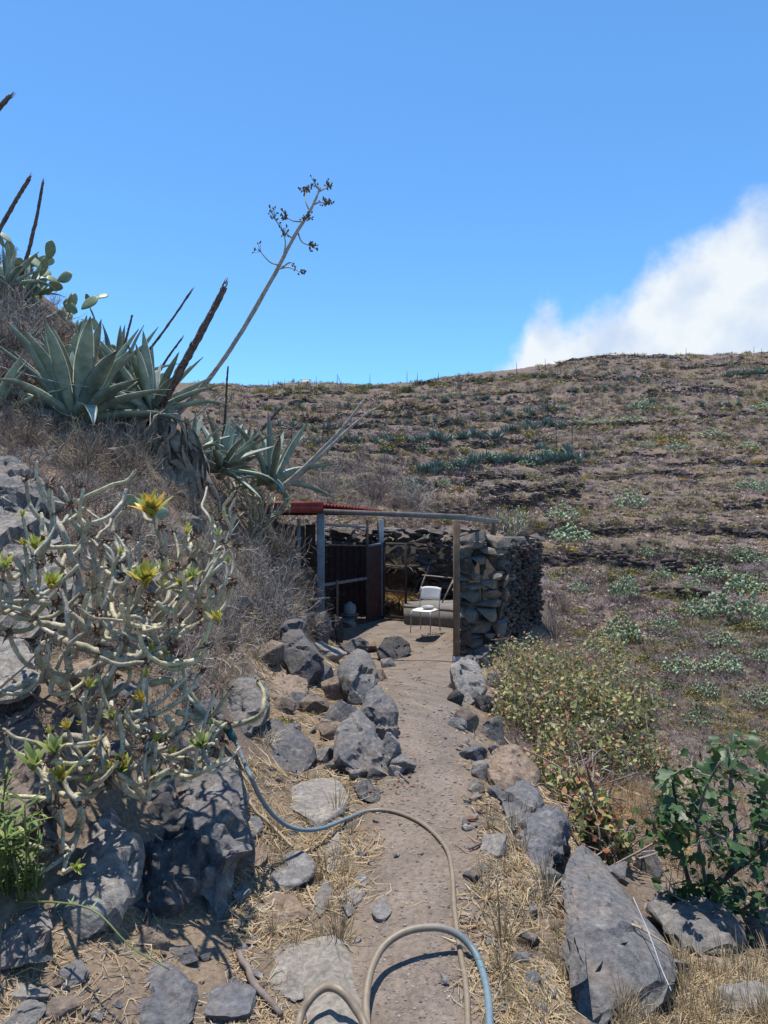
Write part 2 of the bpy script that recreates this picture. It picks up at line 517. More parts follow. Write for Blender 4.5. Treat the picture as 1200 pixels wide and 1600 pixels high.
def cast(U, V):
    """where the rays through photo pixels meet the ground: (N,3), distance inf when none"""
    U = np.atleast_1d(np.asarray(U, float)); V = np.atleast_1d(np.asarray(V, float))
    out = np.full((len(U), 3), np.nan)
    for k in range(0, len(U), 400):
        u = U[k:k + 400, None]; v = V[k:k + 400, None]
        X = (u - 600) / F * _marchY; Z = CAMZ - (v - 800) / F * _marchY; Y = np.broadcast_to(_marchY, X.shape)
        g = ground(X.ravel(), Y.ravel()).reshape(X.shape)
        below = Z < g
        hit = below.any(1); i = np.maximum(below.argmax(1), 1)
        r = np.arange(len(i))
        d0 = Z[r, i - 1] - g[r, i - 1]; d1 = Z[r, i] - g[r, i]
        f = np.clip(d0 / np.maximum(d0 - d1, 1e-9), 0, 1)
        yy = _marchY[i - 1] + f * (_marchY[i] - _marchY[i - 1])
        P = np.stack([(u[:, 0] - 600) / F * yy, yy, CAMZ - (v[:, 0] - 800) / F * yy], -1)
        P[~hit] = np.nan
        out[k:k + 400] = P
    return out
def G(u, v):
    return cast([u], [v])[0]
def drop(p):
    return np.array([p[0], p[1], ground(p[0], p[1])[0]])

_id = np.arange(_na * _nr).reshape(_nr, _na)
_q = np.stack([_id[:-1, :-1], _id[:-1, 1:], _id[1:, 1:], _id[1:, :-1]], -1).reshape(-1, 4)
# ground colours (what the soil is made of, not how it is lit)
_pm = path_mask(_X, _Y)
_r = np.hypot(_X, _Y)
_k = np.clip((_r - 15) / 14, 0, 1)[:, None]
_n1 = fbm2(_X * 1.3, _Y * 1.3, 4, 40)[:, None]; _n2 = fbm2(_X * 5, _Y * 5, 3, 44)[:, None]
dust = np.array([0.210, 0.172, 0.145]); straw = np.array([0.30, 0.222, 0.142]); earth = np.array([0.175, 0.135, 0.108])
_s = np.clip(0.35 + 0.9 * _n1 + 0.5 * _n2, 0, 1) * (1 - 0.75 * _pm[:, None])
near = earth * (1 - _pm[:, None]) + dust * _pm[:, None]
near = near * (1 - 0.6 * _s) + straw * 0.6 * _s
_h1 = fbm2(_X * 0.09, _Y * 0.09, 4, 50)[:, None]; _h2 = fbm2(_X * 0.5, _Y * 0.5, 3, 54)[:, None]; _h3 = fbm2(_X * 0.23, _Y * 0.23, 3, 57)[:, None]
mauve = np.array([0.17, 0.130, 0.123]); brown = np.array([0.21, 0.152, 0.118]); olive = np.array([0.15, 0.132, 0.08])
far = mauve + (brown - mauve) * np.clip(0.5 + 1.6 * _h1, 0, 1)
far = far + (olive - far) * np.clip(0.1 + 1.3 * _h3, 0, 0.8)
far = far * (1 + 0.35 * _h2)
tcol = (near * (1 - _k) + far * _k) * ALB
m, t, b = mat('soil', 0.95, 0.1)
wp = worldpos(t)
vcn = vcol(t)
fine = noise_n(t, 45, 6, 0.7, wp)
mid = noise_n(t, 3.2, 5, 0.65, wp)
vor = nn(t, 'ShaderNodeTexVoronoi'); vor.inputs['Scale'].default_value = 60; t.links.new(wp, vor.inputs['Vector'])
c1 = mix(t, 1.0, vcn, ramp(t, fine, [(0.25, 0.55), (0.75, 1.4)]), 'MULTIPLY')
c2 = mix(t, 1.0, c1, ramp(t, mid, [(0.3, 0.72), (0.7, 1.22)]), 'MULTIPLY')
grit = ramp(t, noise_n(t, 160, 2, 0.6, wp), [(0.60, 0.0), (0.68, 1.0)])
c3 = mix(t, grit, c2, (0.36, 0.32, 0.29))
t.links.new(c2, b.inputs['Base Color'])
hh = nn(t, 'ShaderNodeMath', operation='ADD'); t.links.new(fine, hh.inputs[0]); t.links.new(vor.outputs['Distance'], hh.inputs[1])
bump(t, b, hh.outputs[0], 0.5, 0.012)
M_SOIL = m
mb = MB(); mb.add(np.stack([_X, _Y, _Z], -1), [_q], tcol)
tag(mb.build('terrain', M_SOIL, smooth=True), kind='structure')
# ------------------------------------------------------------------ the opposite hillside
M_SCRUB = simple('dry_scrub', (1, 1, 1), 0.95, 0.25, 6, 0, vc=True, spec=0.05)
M_BUSH = simple('bush_leaf', (1, 1, 1), 0.8, 0.3, 3, 0, vc=True, spec=0.15)
M_PADFAR = simple('cactus_pad_far', (0.27, 0.345, 0.215), 0.6, 0.3, 2.5, 0.0, vc=True)
M_AGFAR = simple('agave_leaf_far', (0.19, 0.27, 0.25), 0.55, 0.25, 2.0, 0.0, vc=True)
M_WALLSTONE = simple('terrace_stone', (0.115, 0.088, 0.083), 0.95, 0.45, 1.5, 0.0, vc=True, wp=True, spec=0.1)
M_DEADSTALK = simple('dead_stalk_far', (0.085, 0.07, 0.065), 0.9, 0.3, 3, 0)

def blades(n, rs, h=1.0, spread=1.0, wd=0.05, lean=1.0):
    """n thin leaning triangles in a tuft of unit size"""
    a = rs.uniform(0, 2 * math.pi, n); r0 = rs.uniform(0, 0.55, n) ** 0.7 * spread * 0.8
    base = np.stack([np.cos(a) * r0, np.sin(a) * r0, rs.uniform(-0.1, 0.15, n)], -1)
    a2 = a + rs.normal(0, 0.7, n); l = rs.uniform(0.1, 0.6, n) * lean
    tip = base + np.stack([np.cos(a2) * l, np.sin(a2) * l, rs.uniform(0.35, 1.0, n) * h * (1.15 - r0)], -1)
    b = rs.uniform(0, math.pi, n); s = np.stack([np.cos(b), np.sin(b), rs.normal(0, 0.4, n)], -1) * wd * rs.uniform(0.6, 1.5, n)[:, None]
    V = np.stack([base - s, base + s, tip], 1).reshape(-1, 3)
    return V, np.arange(3 * n).reshape(n, 3)

def puff(n, rs, leaf=0.09, flat=0.75):
    """a leafy mound of n small triangles round clumps; unit radius, unit height"""
    k = max(5, n // 26)
    cc = rs.normal(size=(k, 3)); cc = norm(cc) * rs.uniform(0.35, 0.8, (k, 1)); cc[:, 2] = np.abs(cc[:, 2]) * flat
    c = cc[rs.randint(0, k, n)] + rs.normal(0, 0.15, (n, 3))
    d1 = norm(rs.normal(size=(n, 3))) * leaf; d2 = norm(rs.normal(size=(n, 3))) * leaf
    V = np.stack([c + d1, c - d1 * 0.6 + d2, c - d2], 1).reshape(-1, 3)
    V[:, 2] = np.maximum(V[:, 2], -0.05)
    return V, np.arange(3 * n).reshape(n, 3)

def scatter(mb, protos, P, S, RZ, colr, flatten=None):
    """append one copy of a random proto per point, vectorised per proto"""
    pick = RS.randint(0, len(protos), len(P))
    for i, (V, Fc) in enumerate(protos):
        m = pick == i; k = m.sum()
        if not k: continue
        c, s = np.cos(RZ[m]), np.sin(RZ[m])
        sc = S[m] if S.ndim == 2 else np.repeat(S[m][:, None], 3, 1)
        x = V[None, :, 0] * c[:, None] - V[None, :, 1] * s[:, None]; y = V[None, :, 0] * s[:, None] + V[None, :, 1] * c[:, None]
        W = np.stack([x * sc[:, :1], y * sc[:, 1:2], np.broadcast_to(V[None, :, 2], x.shape) * sc[:, 2:3]], -1) + P[m][:, None]
        f = (Fc[None] + (np.arange(k) * len(V))[:, None, None]).reshape(-1, Fc.shape[1])
        cc = np.repeat(colr[m][:, None], len(V), 1)
        nv = len(V) // 3 if Fc.shape[1] == 3 else 1
        jit = RS.uniform(0.7, 1.3, (k, len(V), 1)) if nv < 2 else np.repeat(RS.uniform(0.65, 1.35, (k, nv, 1)), 3, 1)[:, :len(V)]
        if jit.shape[1] != len(V): jit = RS.uniform(0.8, 1.2, (k, len(V), 1))
        mb.add(W.reshape(-1, 3), [f], (cc * jit).reshape(-1, 3))

def pick_col(n, cols, wts, jit=0.15):
    c = np.array(cols)[RS.choice(len(cols), n, p=np.array(wts) / sum(wts))]
    return np.clip(c * RS.uniform(1 - jit, 1 + jit, (n, 1)) * RS.uniform(0.94, 1.06, (n, 3)), 0, 1)

HILL_RANGES = [(300, 860, 585, 835), (840, 1260, 545, 900), (850, 1260, 900, 1220)]
def hill_points(n, ranges=HILL_RANGES, ymin=15):
    area = [(b - a) * (d - c) for a, b, c, d in ranges]
    U, V = [], []
    for (a, b, c, d), ar in zip(ranges, area):
        k = int(n * ar / sum(area)); U.append(RS.uniform(a, b, k)); V.append(RS.uniform(c, d, k))
    P = cast(np.concatenate(U), np.concatenate(V))
    P = P[~np.isnan(P[:, 0])]
    return P[P[:, 1] > ymin]

# dry scrub: beyond counting, one mass
mb = MB()
P = hill_points(12500)
d = P[:, 1]
tw = [blades(44, np.random.RandomState(k), 1.0, 1.0, 0.035) for k in range(5)] + [puff(46, np.random.RandomState(k), 0.13) for k in range(4)]
size = np.clip(d * RS.uniform(0.007, 0.016, len(P)), 0.25, 2.2)
patch = fbm2(P[:, 0] * 0.1, P[:, 1] * 0.1, 3, 60) + RS.normal(0, 0.25, len(P))
cols = pick_col(len(P), [(0.45, 0.36, 0.335), (0.36, 0.30, 0.285), (0.56, 0.43, 0.33), (0.40, 0.36, 0.17), (0.27, 0.235, 0.215)], [5, 4, 4, 4, 2])
olv = pick_col(len(P), [(0.36, 0.31, 0.12), (0.27, 0.25, 0.12), (0.46, 0.33, 0.16)], [3, 3, 2])
cols = np.where((patch > 0.33)[:, None], olv, cols)
scatter(mb, tw, P, np.stack([size, size, size * RS.uniform(0.32, 0.62, len(P))], -1), RS.uniform(0, 6.28, len(P)), cols)
# finer dry stems between
P = hill_points(5200)
size = np.clip(P[:, 1] * RS.uniform(0.004, 0.008, len(P)), 0.15, 0.9)
scatter(mb, [blades(30, np.random.RandomState(70 + k), 1.3, 1.1, 0.03, 1.3) for k in range(4)], P, size, RS.uniform(0, 6.28, len(P)),
        pick_col(len(P), [(0.46, 0.35, 0.31), (0.36, 0.28, 0.28), (0.52, 0.39, 0.25), (0.58, 0.49, 0.43)], [3, 3, 3, 2]))
P = hill_points(2300, [(850, 1260, 870, 1240)])
size = P[:, 1] * RS.uniform(0.010, 0.022, len(P))
patch = fbm2(P[:, 0] * 0.22, P[:, 1] * 0.22, 3, 64)
cols = np.where((patch > 0.12)[:, None], pick_col(len(P), [(0.27, 0.25, 0.10), (0.22, 0.21, 0.12), (0.34, 0.28, 0.14)], [3, 3, 2]), pick_col(len(P), [(0.31, 0.26, 0.255), (0.25, 0.21, 0.205), (0.39, 0.34, 0.31), (0.18, 0.16, 0.15)], [4, 3, 2, 2]))
scatter(mb, [blades(60, np.random.RandomState(170 + k), 1.0, 1.0, 0.022, 1.2) for k in range(4)] + [puff(70, np.random.RandomState(180 + k), 0.075) for k in range(3)], P, np.stack([size, size, size * RS.uniform(0.5, 0.8, len(P))], -1), RS.uniform(0, 6.28, len(P)), cols)
tag(mb.build('dry_scrub', M_SCRUB), 'mauve and straw coloured dry scrub covering the hillside across the valley', 'scrub', kind='stuff')

# loose stones showing between the scrub
mb = MB()
P = hill_points(2600)
st = [rock_verts(900 + k, 1, 5, 0) for k in range(5)]
size = np.clip(P[:, 1] * RS.uniform(0.003, 0.007, len(P)), 0.1, 0.8)
scatter(mb, st, P + np.array([0, 0, 0.05]), np.stack([size * 1.4, size * 1.4, size * 0.8], -1), RS.uniform(0, 6.28, len(P)),
        pick_col(len(P), [(1.2, 1.1, 1.1), (2.0, 1.9, 1.9), (3.0, 3.0, 3.1)], [3, 3, 2]))
tag(mb.build('stones', M_WALLSTONE), 'loose dark stones scattered over the hillside', 'stones', kind='stuff')

# dry-stone terrace walls
WALLS = [
 ([(850,884),(905,882),(960,886),(1010,892),(1060,898),(1130,902)], 1.0, 'long dark terrace wall right behind the stone pillar'),
 ([(690,806),(760,797),(830,790),(905,776)], 0.8, 'terrace wall slanting up just above the shelter beam'),
 ([(745,775),(800,770),(860,766),(912,764)], 0.9, 'dark terrace wall, lower of a close pair above the shelter'),
 ([(725,757),(800,750),(860,745),(905,742)], 0.7, 'dark terrace wall, upper of a close pair above the shelter'),
 ([(655,703),(715,700),(770,697),(840,690)], 1.1, 'broken terrace wall in the middle of the slope, above the pale cacti'),
 ([(470,655),(520,656),(570,653),(640,652),(700,648)], 1.0, 'terrace wall crossing behind the two pale leaning stalks'),
 ([(600,645),(690,640),(780,633),(860,628)], 0.8, 'thin terrace wall high above the agave rows'),
 ([(1010,620),(1060,615),(1110,612),(1160,618)], 1.4, 'dark rocky terrace wall high on the right under the skyline'),
 ([(1090,655),(1130,652),(1180,650)], 0.9, 'short terrace wall on the upper right slope'),
 ([(650,602),(700,600),(770,597)], 0.9, 'terrace wall just under the skyline bushes'),
 ([(380,622),(450,619),(540,616)], 0.8, 'terrace wall below the ridge on the far left of the hillside'),
 ([(1130,800),(1190,797),(1240,800)], 0.8, 'short terrace wall at the right edge, halfway up'),
 ([(450,634),(560,629),(700,623),(850,613)], 0.7, 'long thin wall on the upper slope just above the highest agave row'),
 ([(440,674),(560,669),(700,664),(840,657),(905,657)], 0.7, 'long thin wall between the middle and upper agave rows'),
 ([(500,707),(600,703),(662,705)], 0.7, 'short wall left of the main agave row, behind the leaning poles'),
 ([(700,728),(800,723),(905,716)], 0.6, 'thin wall at the foot of the main agave row'),
 ([(880,668),(960,664),(1060,668)], 0.7, 'thin wall below the high prickly pears on the right'),
 ([(930,747),(1010,743),(1100,749)], 0.6, 'faint wall just above the round lone prickly pear'),
 ([(1040,727),(1120,723),(1205,729)], 0.7, 'wall on the right slope between yellow bushes'),
 ([(905,832),(1000,828),(1100,834),(1205,840)], 0.6, 'low wall above the long dark terrace wall on the right'),
 ([(870,592),(950,595),(1050,591)], 0.9, 'wall under the rocky mound on the skyline'),
 ([(1060,577),(1130,573),(1205,571)], 0.8, 'highest wall on the right, close under the skyline'),
 ([(960,925),(1040,930),(1120,940)], 0.5, 'tumbled low wall between the lower prickly pear clumps'),
 ([(866,576),(885,566),(905,563),(960,560),(1020,560),(1078,565)], 0.9, 'dark rocky outcrop forming the raised part of the skyline'),
 ([(920,718),(980,712),(1040,716)], 0.7, 'low broken wall between yellow bushes right of the agave row'),
]
SHR = [rock_verts(950 + k, 1, 6, 0) for k in range(6)]
for pl, h, lab in WALLS:
    pp = cast([p[0] for p in pl], [p[1] for p in pl])
    pp = pp[~np.isnan(pp[:, 0])]
    path = smooth_path(pp, 60)
    L = np.linalg.norm(np.diff(path, axis=0), axis=1).sum()
    k = int(min(1400, L / 0.42 * 4.2))
    s = RS.uniform(0, 59, k); i = s.astype(int); f = (s - i)[:, None]
    P = path[i] * (1 - f) + path[np.minimum(i + 1, 59)] * f
    P[:, 2] = ground(P[:, 0], P[:, 1]) + RS.uniform(-0.05, 1.35, k) * h * np.clip(0.75 + fbm2(P[:, 0] * 0.35, P[:, 1] * 0.1, 2, 5) * 0.8, 0.1, 1.1)
    P[:, 1] += RS.uniform(-0.15, 0.2, k)
    mbw = MB(); size = RS.uniform(0.3, 0.6, k)
    scatter(mbw, SHR, P, np.stack([size * 1.3, size, size * 0.6], -1), RS.uniform(-0.4, 0.4, k), pick_col(k, [(1, 1, 1), (1.5, 1.35, 1.3), (0.8, 0.8, 0.85)], [3, 2, 1]))
    tag(mbw.build('terrace_wall', M_WALLSTONE), lab, 'stone wall')

# prickly pear clumps
def pad_low(rs):
    V, Fc = ico(1)
    return V * np.array([0.5, 0.12, 0.62]), Fc
def opuntia_mesh(seed, n):
    rs = np.random.RandomState(seed); mbx = MB()
    for _ in range(n):
        V, Fc = pad_low(rs)
        a = rs.uniform(0, 6.28); r = rs.uniform(0, 1) ** 0.6
        M = rotm(rs.normal(0, 0.6), rs.normal(0, 0.5), rs.uniform(0, 3.14))
        c = np.array([math.cos(a) * r * 0.85, math.sin(a) * r * 0.85, 0.08 + rs.uniform(0, 0.75) * (1.05 - r * 0.75)])
        s = rs.uniform(0.08, 0.15)
        mbx.add(V * s @ M.T + c, [Fc], np.array([1, 1, 1]) * rs.uniform(0.75, 1.35) * np.array([1, 1, rs.uniform(0.8, 1.1)]))
    return mbx.mesh('prickly_pear', M_PADFAR)
OPM = [opuntia_mesh(k, 120 + 20 * k) for k in range(4)]
OPU = [(985,796,65,42),(878,812,66,34),(888,848,80,42),(975,935,58,50),(972,1008,85,60),(1150,965,110,75),(1082,925,48,30),(1118,902,56,28),(1192,985,50,40),(1062,1052,74,42),(1102,1088,50,36),
 (1168,765,44,26),(1198,772,38,30),(1002,642,48,30),(985,662,60,16),(940,664,56,14),(1058,706,46,22),(1112,684,60,18),(1195,642,60,18),(765,722,50,18),(722,722,40,14),(640,764,46,24),(692,762,28,20),(850,716,60,18),(902,662,40,12),(1172,880,60,30),(1128,1010,60,36),
 (1190,1035,46,30),(1035,905,46,26),(940,880,40,20),(930,1020,36,30),(1230,930,60,40),(1150,870,40,24),(660,705,36,18),(820,728,40,14),(1010,700,34,14),(700,735,34,14),(600,705,28,12),(1170,700,40,14),(880,640,34,10),(1045,640,30,10),(1090,965,64,44),(1040,985,50,34),(1130,1050,70,44),(1185,1105,64,44),(1030,1110,46,30),(1100,905,60,34),(1165,925,70,40),(1085,1135,56,34),(960,1000,50,36),(905,925,40,26),(1225,880,60,34),(1010,870,40,22)]
OPL = {0: 'round prickly pear clump alone on the open slope right of the pillar top', 1: 'dark green upper prickly pear of two stacked just right of the pillar', 2: 'paler lower prickly pear of two stacked just right of the pillar',
       3: 'prickly pear clump just under the long terrace wall, right of the pillar', 4: 'wide prickly pear clump above the far end of the leafy bush', 5: 'largest prickly pear thicket, near the right edge below the long terrace wall',
       6: 'prickly pear between the long terrace wall and the largest thicket', 9: 'low prickly pear clump on the slope above the fig tree', 11: 'small prickly pear near the right edge halfway up the hillside', 13: 'prickly pear clump high on the slope under the dark rocky wall',
       14: 'long low strip of prickly pear below the high clump on the right', 19: 'prickly pear mixed into the right part of the main agave row'}
for i, (u, v, wpx, hpx) in enumerate(OPU):
    p = G(u, v)
    if np.isnan(p[0]): continue
    k = p[1] / F
    lab = OPL.get(i)
    o = thing('prickly_pear', p, lab or 'pale green prickly pear clump growing on the far hillside', 'cactus', None if lab else 'prickly pear clumps on the hillside', (0, 0, R.uniform(0, 6.28)), (wpx * k / 2, wpx * k / 2, max(hpx * k * 1.05, 0.8)))
    q = link('pads', OPM[i % 4], o); q['kind'] = 'stuff'

# agaves in rows along the terraces
def agave_low(seed, n=26):
    rs = np.random.RandomState(seed); mbx = MB()
    for k in range(n):
        a = k * 2.4 + rs.uniform(-0.2, 0.2); e = rs.uniform(0.35, 1.35); L = rs.uniform(0.75, 1.0)
        d = np.array([math.cos(a) * math.cos(e), math.sin(a) * math.cos(e), math.sin(e)]); s = np.array([-math.sin(a), math.cos(a), 0]) * 0.085
        m = d * L * 0.45 + np.array([0, 0, -0.02]); t = d * L
        V = [np.zeros(3) - s * 0.6, np.zeros(3) + s * 0.6, m + s, m - s, t, m + np.array([0, 0, -0.05])]
        mbx.add(V, [np.array([[0, 1, 5], [3, 0, 5], [1, 2, 5], [3, 5, 4], [5, 2, 4]])], np.ones(3) * rs.uniform(0.75, 1.3))
    return mbx.mesh('agave', M_AGFAR)
AGM = [agave_low(k) for k in range(4)]
ROWS = [(735,905,724,722,22,20),(655,740,738,726,10,16),(590,790,692,684,20,16),(480,560,694,690,8,15),(800,870,672,668,9,14),(520,780,668,658,14,12),(790,880,648,642,9,12),(660,800,626,622,10,10),(980,1020,640,632,4,12),
        (1140,1200,590,584,9,12),(830,900,592,586,5,9),(950,1010,592,598,5,10),(410,560,640,636,10,10),(640,690,770,735,4,16),(440,520,668,672,6,12),(900,990,612,612,7,9),(1100,1150,636,634,5,10),(840,930,705,712,6,15)]
for u0, u1, v0, v1, n, hp in ROWS:
    f = np.linspace(0, 1, n) + RS.normal(0, 0.25 / n, n)
    PP = cast(u0 + (u1 - u0) * f, v0 + (v1 - v0) * f + RS.normal(0, 2.0, n))
    for p in PP:
        if np.isnan(p[0]): continue
        s = hp * p[1] / F * R.uniform(0.8, 1.3)
        o = link('agave', AGM[R.randrange(4)], None, p, (0, 0, R.uniform(0, 6.28)), (s * 1.15, s * 1.15, s))
        tag(o, 'small blue-green agave in the rows along the far terraces', 'agave', 'agaves along the hillside terraces')

# round bushes
BUM = []
for k in range(5):
    V, Fc = puff(260, np.random.RandomState(300 + k), 0.085)
    jit = np.repeat(np.random.RandomState(k).uniform(0.55, 1.4, 260), 3)[:, None]
    BUM.append((V, Fc, jit))
def bush_meshes(col, nm):
    r = []
    for V, Fc, jit in BUM:
        m_ = MB(); m_.add(V, [Fc], np.array(col) * jit); r.append(m_.mesh(nm, M_BUSH))
    return r
B_OL = bush_meshes((0.27, 0.235, 0.075), 'bush'); B_GR = bush_meshes((0.11, 0.145, 0.06), 'bush'); B_YE = bush_meshes((0.48, 0.32, 0.085), 'bush'); B_GY = bush_meshes((0.34, 0.29, 0.22), 'bush')
BUSH = [('olive', B_OL, 62, (380, 1230, 640, 1000), (26, 46)), ('yellow', B_YE, 26, (560, 1200, 640, 880), (18, 34)), ('grey', B_GY, 40, (440, 1230, 660, 1180), (28, 56)), ('green', B_GR, 24, (870, 1240, 860, 1200), (34, 64)), ('olive', B_OL, 26, (870, 1240, 890, 1200), (34, 66))]
for nm, ms, n, (a, b_, c, d_), (s0, s1) in BUSH:
    PP = cast(RS.uniform(a, b_, n), RS.uniform(c, d_, n))
    for p in PP:
        if np.isnan(p[0]) or p[1] < 16: continue
        s = R.uniform(s0, s1) * p[1] / F * 0.5
        s = min(s, 2.6)
        o = link('bush', ms[R.randrange(5)], None, p, (0, 0, R.uniform(0, 6.28)), (s, s, s * R.uniform(0.6, 0.95)))
        tag(o, {'olive': 'low olive green bush on the hillside across the valley', 'yellow': 'small yellow ochre bush on the hillside across the valley',
                'grey': 'dry grey-brown bush on the hillside across the valley', 'green': 'green bush low on the slope across the valley'}[nm], 'bush', nm + ' bushes on the hillside')
for u, v, wpx, hpx, lab in [(880, 860, 66, 16, 'orange-yellow bush glowing beside the pillar top'), (930, 1000, 0, 0, '')]:
    if wpx:
        p = G(u, v); k = p[1] / F
        tag(link('bush', B_YE[0], None, p, None, (wpx * k / 2, wpx * k / 2, hpx * k)), lab, 'bush')
# ridge: bushes along the skyline, dead flower stalks, poles, a small house
n = 64
uu = np.linspace(395, 860, n) + RS.normal(0, 5, n)
vv = np.interp(uu, [330, 400, 460, 540, 620, 700, 780, 862], [604, 610, 604, 606, 606, 596, 588, 584]) + RS.uniform(0, 12, n)
for p in cast(uu, vv):
    if np.isnan(p[0]): continue
    s = R.uniform(8, 18) * p[1] / F * 0.7
    o = link('bush', (B_GR if R.random() < 0.55 else B_OL)[R.randrange(5)], None, p, (0, 0, R.uniform(0, 6)), (s * 1.2, s * 1.2, s * 0.9))
    tag(o, 'dark green bush on the skyline ridge', 'bush', 'bushes along the skyline ridge')
def far_stalk(u, v0, v1, lean=0.0, r=0.09, lab='thin dead agave flower stalk sticking up from the hillside', grp='dead agave stalks on the hillside'):
    p = G(u, v0)
    if np.isnan(p[0]): p = px(u, v0 + 3, 190)
    h = (v0 - v1) * p[1] / F
    V, fs = tubes([[p + np.array([lean * f * h, 0, f * h]) for f in (-0.05, 0.5, 1.0)]], [[r, r * 0.8, r * 0.5]], 4, True)
    o = MB().add(V - p, fs).build('agave_stalk', M_DEADSTALK, loc=p)
    tag(o, lab, 'dead stalk', grp)
for q in [(527,600,584),(533,600,585,-0.4),(578,599,582),(636,594,576),(652,593,578),(807,584,566),(852,580,560),(1072,559,543),(1178,556,541),(1190,555,544),(420,606,594),(427,606,593),(445,604,592),(494,601,588),(685,592,582),
          (894,702,650),(870,700,670),(714,650,618),(772,648,622),(856,652,604),(665,712,690),(700,720,705),(505,690,655),(512,690,650),(760,720,690),(830,716,690),(935,612,598),(610,690,668),(455,690,665),(640,760,745)]:
    far_stalk(*q)
# house on the ridge: walls, flat roof, window
p = px(478, 603, 214)
t0 = thing('house', p, 'tiny white house on the far ridge', 'house')
mh = simple('white_render', (0.7, 0.68, 0.64), 0.9, 0.05, 2, 0); mg = simple('dark_opening', (0.03, 0.03, 0.035), 0.4, 0.1, 2, 0)
a = MB(); box(a, (0, 0, 0.6), (3.2, 2.4, 2.4)); a.build('wall', mh, t0)
a = MB(); box(a, (0, 0, 1.87), (3.5, 2.7, 0.14)); a.build('roof', mh, t0)
a = MB(); box(a, (0.7, -1.205, 0.9), (0.6, 0.03, 0.8)); a.build('window', mg, t0)
for u, v, hp, wp_ in [(458, 602, 13, 7), (466, 603, 10, 8), (472, 604, 7, 7)]:
    p = px(u, v, 212); k = 0.212
    t0 = thing('tree', p, 'small dark tree beside the white house on the ridge', 'tree', 'trees by the ridge house')
    V, fs = tubes([[(0, 0, -0.5), (0.05, 0, hp * k * 0.5), (0, 0, hp * k * 0.8)]], [[0.15, 0.12, 0.05]], 5)
    MB().add(V, fs).build('trunk', M_DEADSTALK, t0)
    link('crown', B_GR[1], t0, (0, 0, hp * k * 0.35), None, (wp_ * k / 2, wp_ * k / 2, hp * k * 0.65))
# ------------------------------------------------------------------ boulders and stones
def rock_mat(name, base, patch, lichen, lich_amt=0.5):
    m, t, b = mat(name, 0.85, 0.25)
    base, patch, lichen = [tuple(x * ALB for x in q) for q in (base, patch, lichen)]
    co = worldpos(t)
    n1 = noise_n(t, 5.5, 6, 0.65, co, 0.6); n2 = noise_n(t, 38, 6, 0.7, co); n3 = noise_n(t, 11, 5, 0.7, co, 0.3)
    c = mix(t, ramp(t, n1, [(0.44, 0.0), (0.62, 1.0)]), base, patch)
    c = mix(t, ramp(t, n3, [(0.60 - 0.09 * lich_amt, 0.0), (0.74 - 0.09 * lich_amt, 0.75)]), c, lichen)
    c = mix(t, 1.0, c, ramp(t, n2, [(0.28, 0.45), (0.5, 0.98), (0.74, 1.6)]), 'MULTIPLY')
    vo = nn(t, 'ShaderNodeTexVoronoi'); vo.inputs['Scale'].default_value = 130; t.links.new(co, vo.inputs['Vector'])
    c = mix(t, ramp(t, vo.outputs['Distance'], [(0.12, 0.5), (0.22, 0.0)]), c, (0.045, 0.042, 0.042))
    c = mix(t, 1.0, c, ramp(t, obrand(t), [(0, (0.72, 0.70, 0.69)), (0.35, (0.90, 0.92, 0.97)), (0.7, (1.04, 0.99, 0.93)), (1, (1.18, 1.17, 1.15))]), 'MULTIPLY')
    t.links.new(c, b.inputs['Base Color'])
    ad = nn(t, 'ShaderNodeMath', operation='MULTIPLY_ADD'); t.links.new(n2, ad.inputs[0]); ad.inputs[1].default_value = 0.6; t.links.new(n3, ad.inputs[2])
    bump(t, b, ad.outputs[0], 0.75, 0.018)
    return m
M_BASALT = rock_mat('basalt', (0.140, 0.141, 0.148), (0.19, 0.168, 0.157), (0.28, 0.278, 0.266), 0.45)
M_PALE = rock_mat('pale_rock', (0.215, 0.205, 0.197), (0.265, 0.238, 0.212), (0.35, 0.34, 0.318), 0.8)
M_BROWN = rock_mat('brown_rock', (0.20, 0.155, 0.125), (0.26, 0.195, 0.14), (0.30, 0.27, 0.24), 0.4)
M_DARK = rock_mat('dark_rock', (0.075, 0.074, 0.077), (0.11, 0.10, 0.095), (0.2, 0.2, 0.2), 0.4)
RM = {'b': M_BASALT, 'p': M_PALE, 'w': M_BROWN, 'd': M_DARK}

def facet(V, Fc_n, seed, n=26, amt=0.16):
    """broken faces: each patch round a random centre is tilted its own way"""
    rs = np.random.RandomState(seed + 500)
    size = (V.max(0) - V.min(0)).mean()
    S = V[rs.randint(0, len(V), n)]
    d = np.linalg.norm((V[:, None] - S[None]) * rs.uniform(0.75, 1.3, (1, n, 1)), axis=-1)
    i = d.argmin(1)
    T = norm(rs.normal(size=(n, 3))); off = rs.normal(0, 0.018, n) * size
    rel = V - S[i]
    h = (rel * T[i]).sum(-1) * amt * 1.6 + off[i]
    return V + Fc_n * np.clip(h, -0.035 * size, 0.05 * size)[:, None]

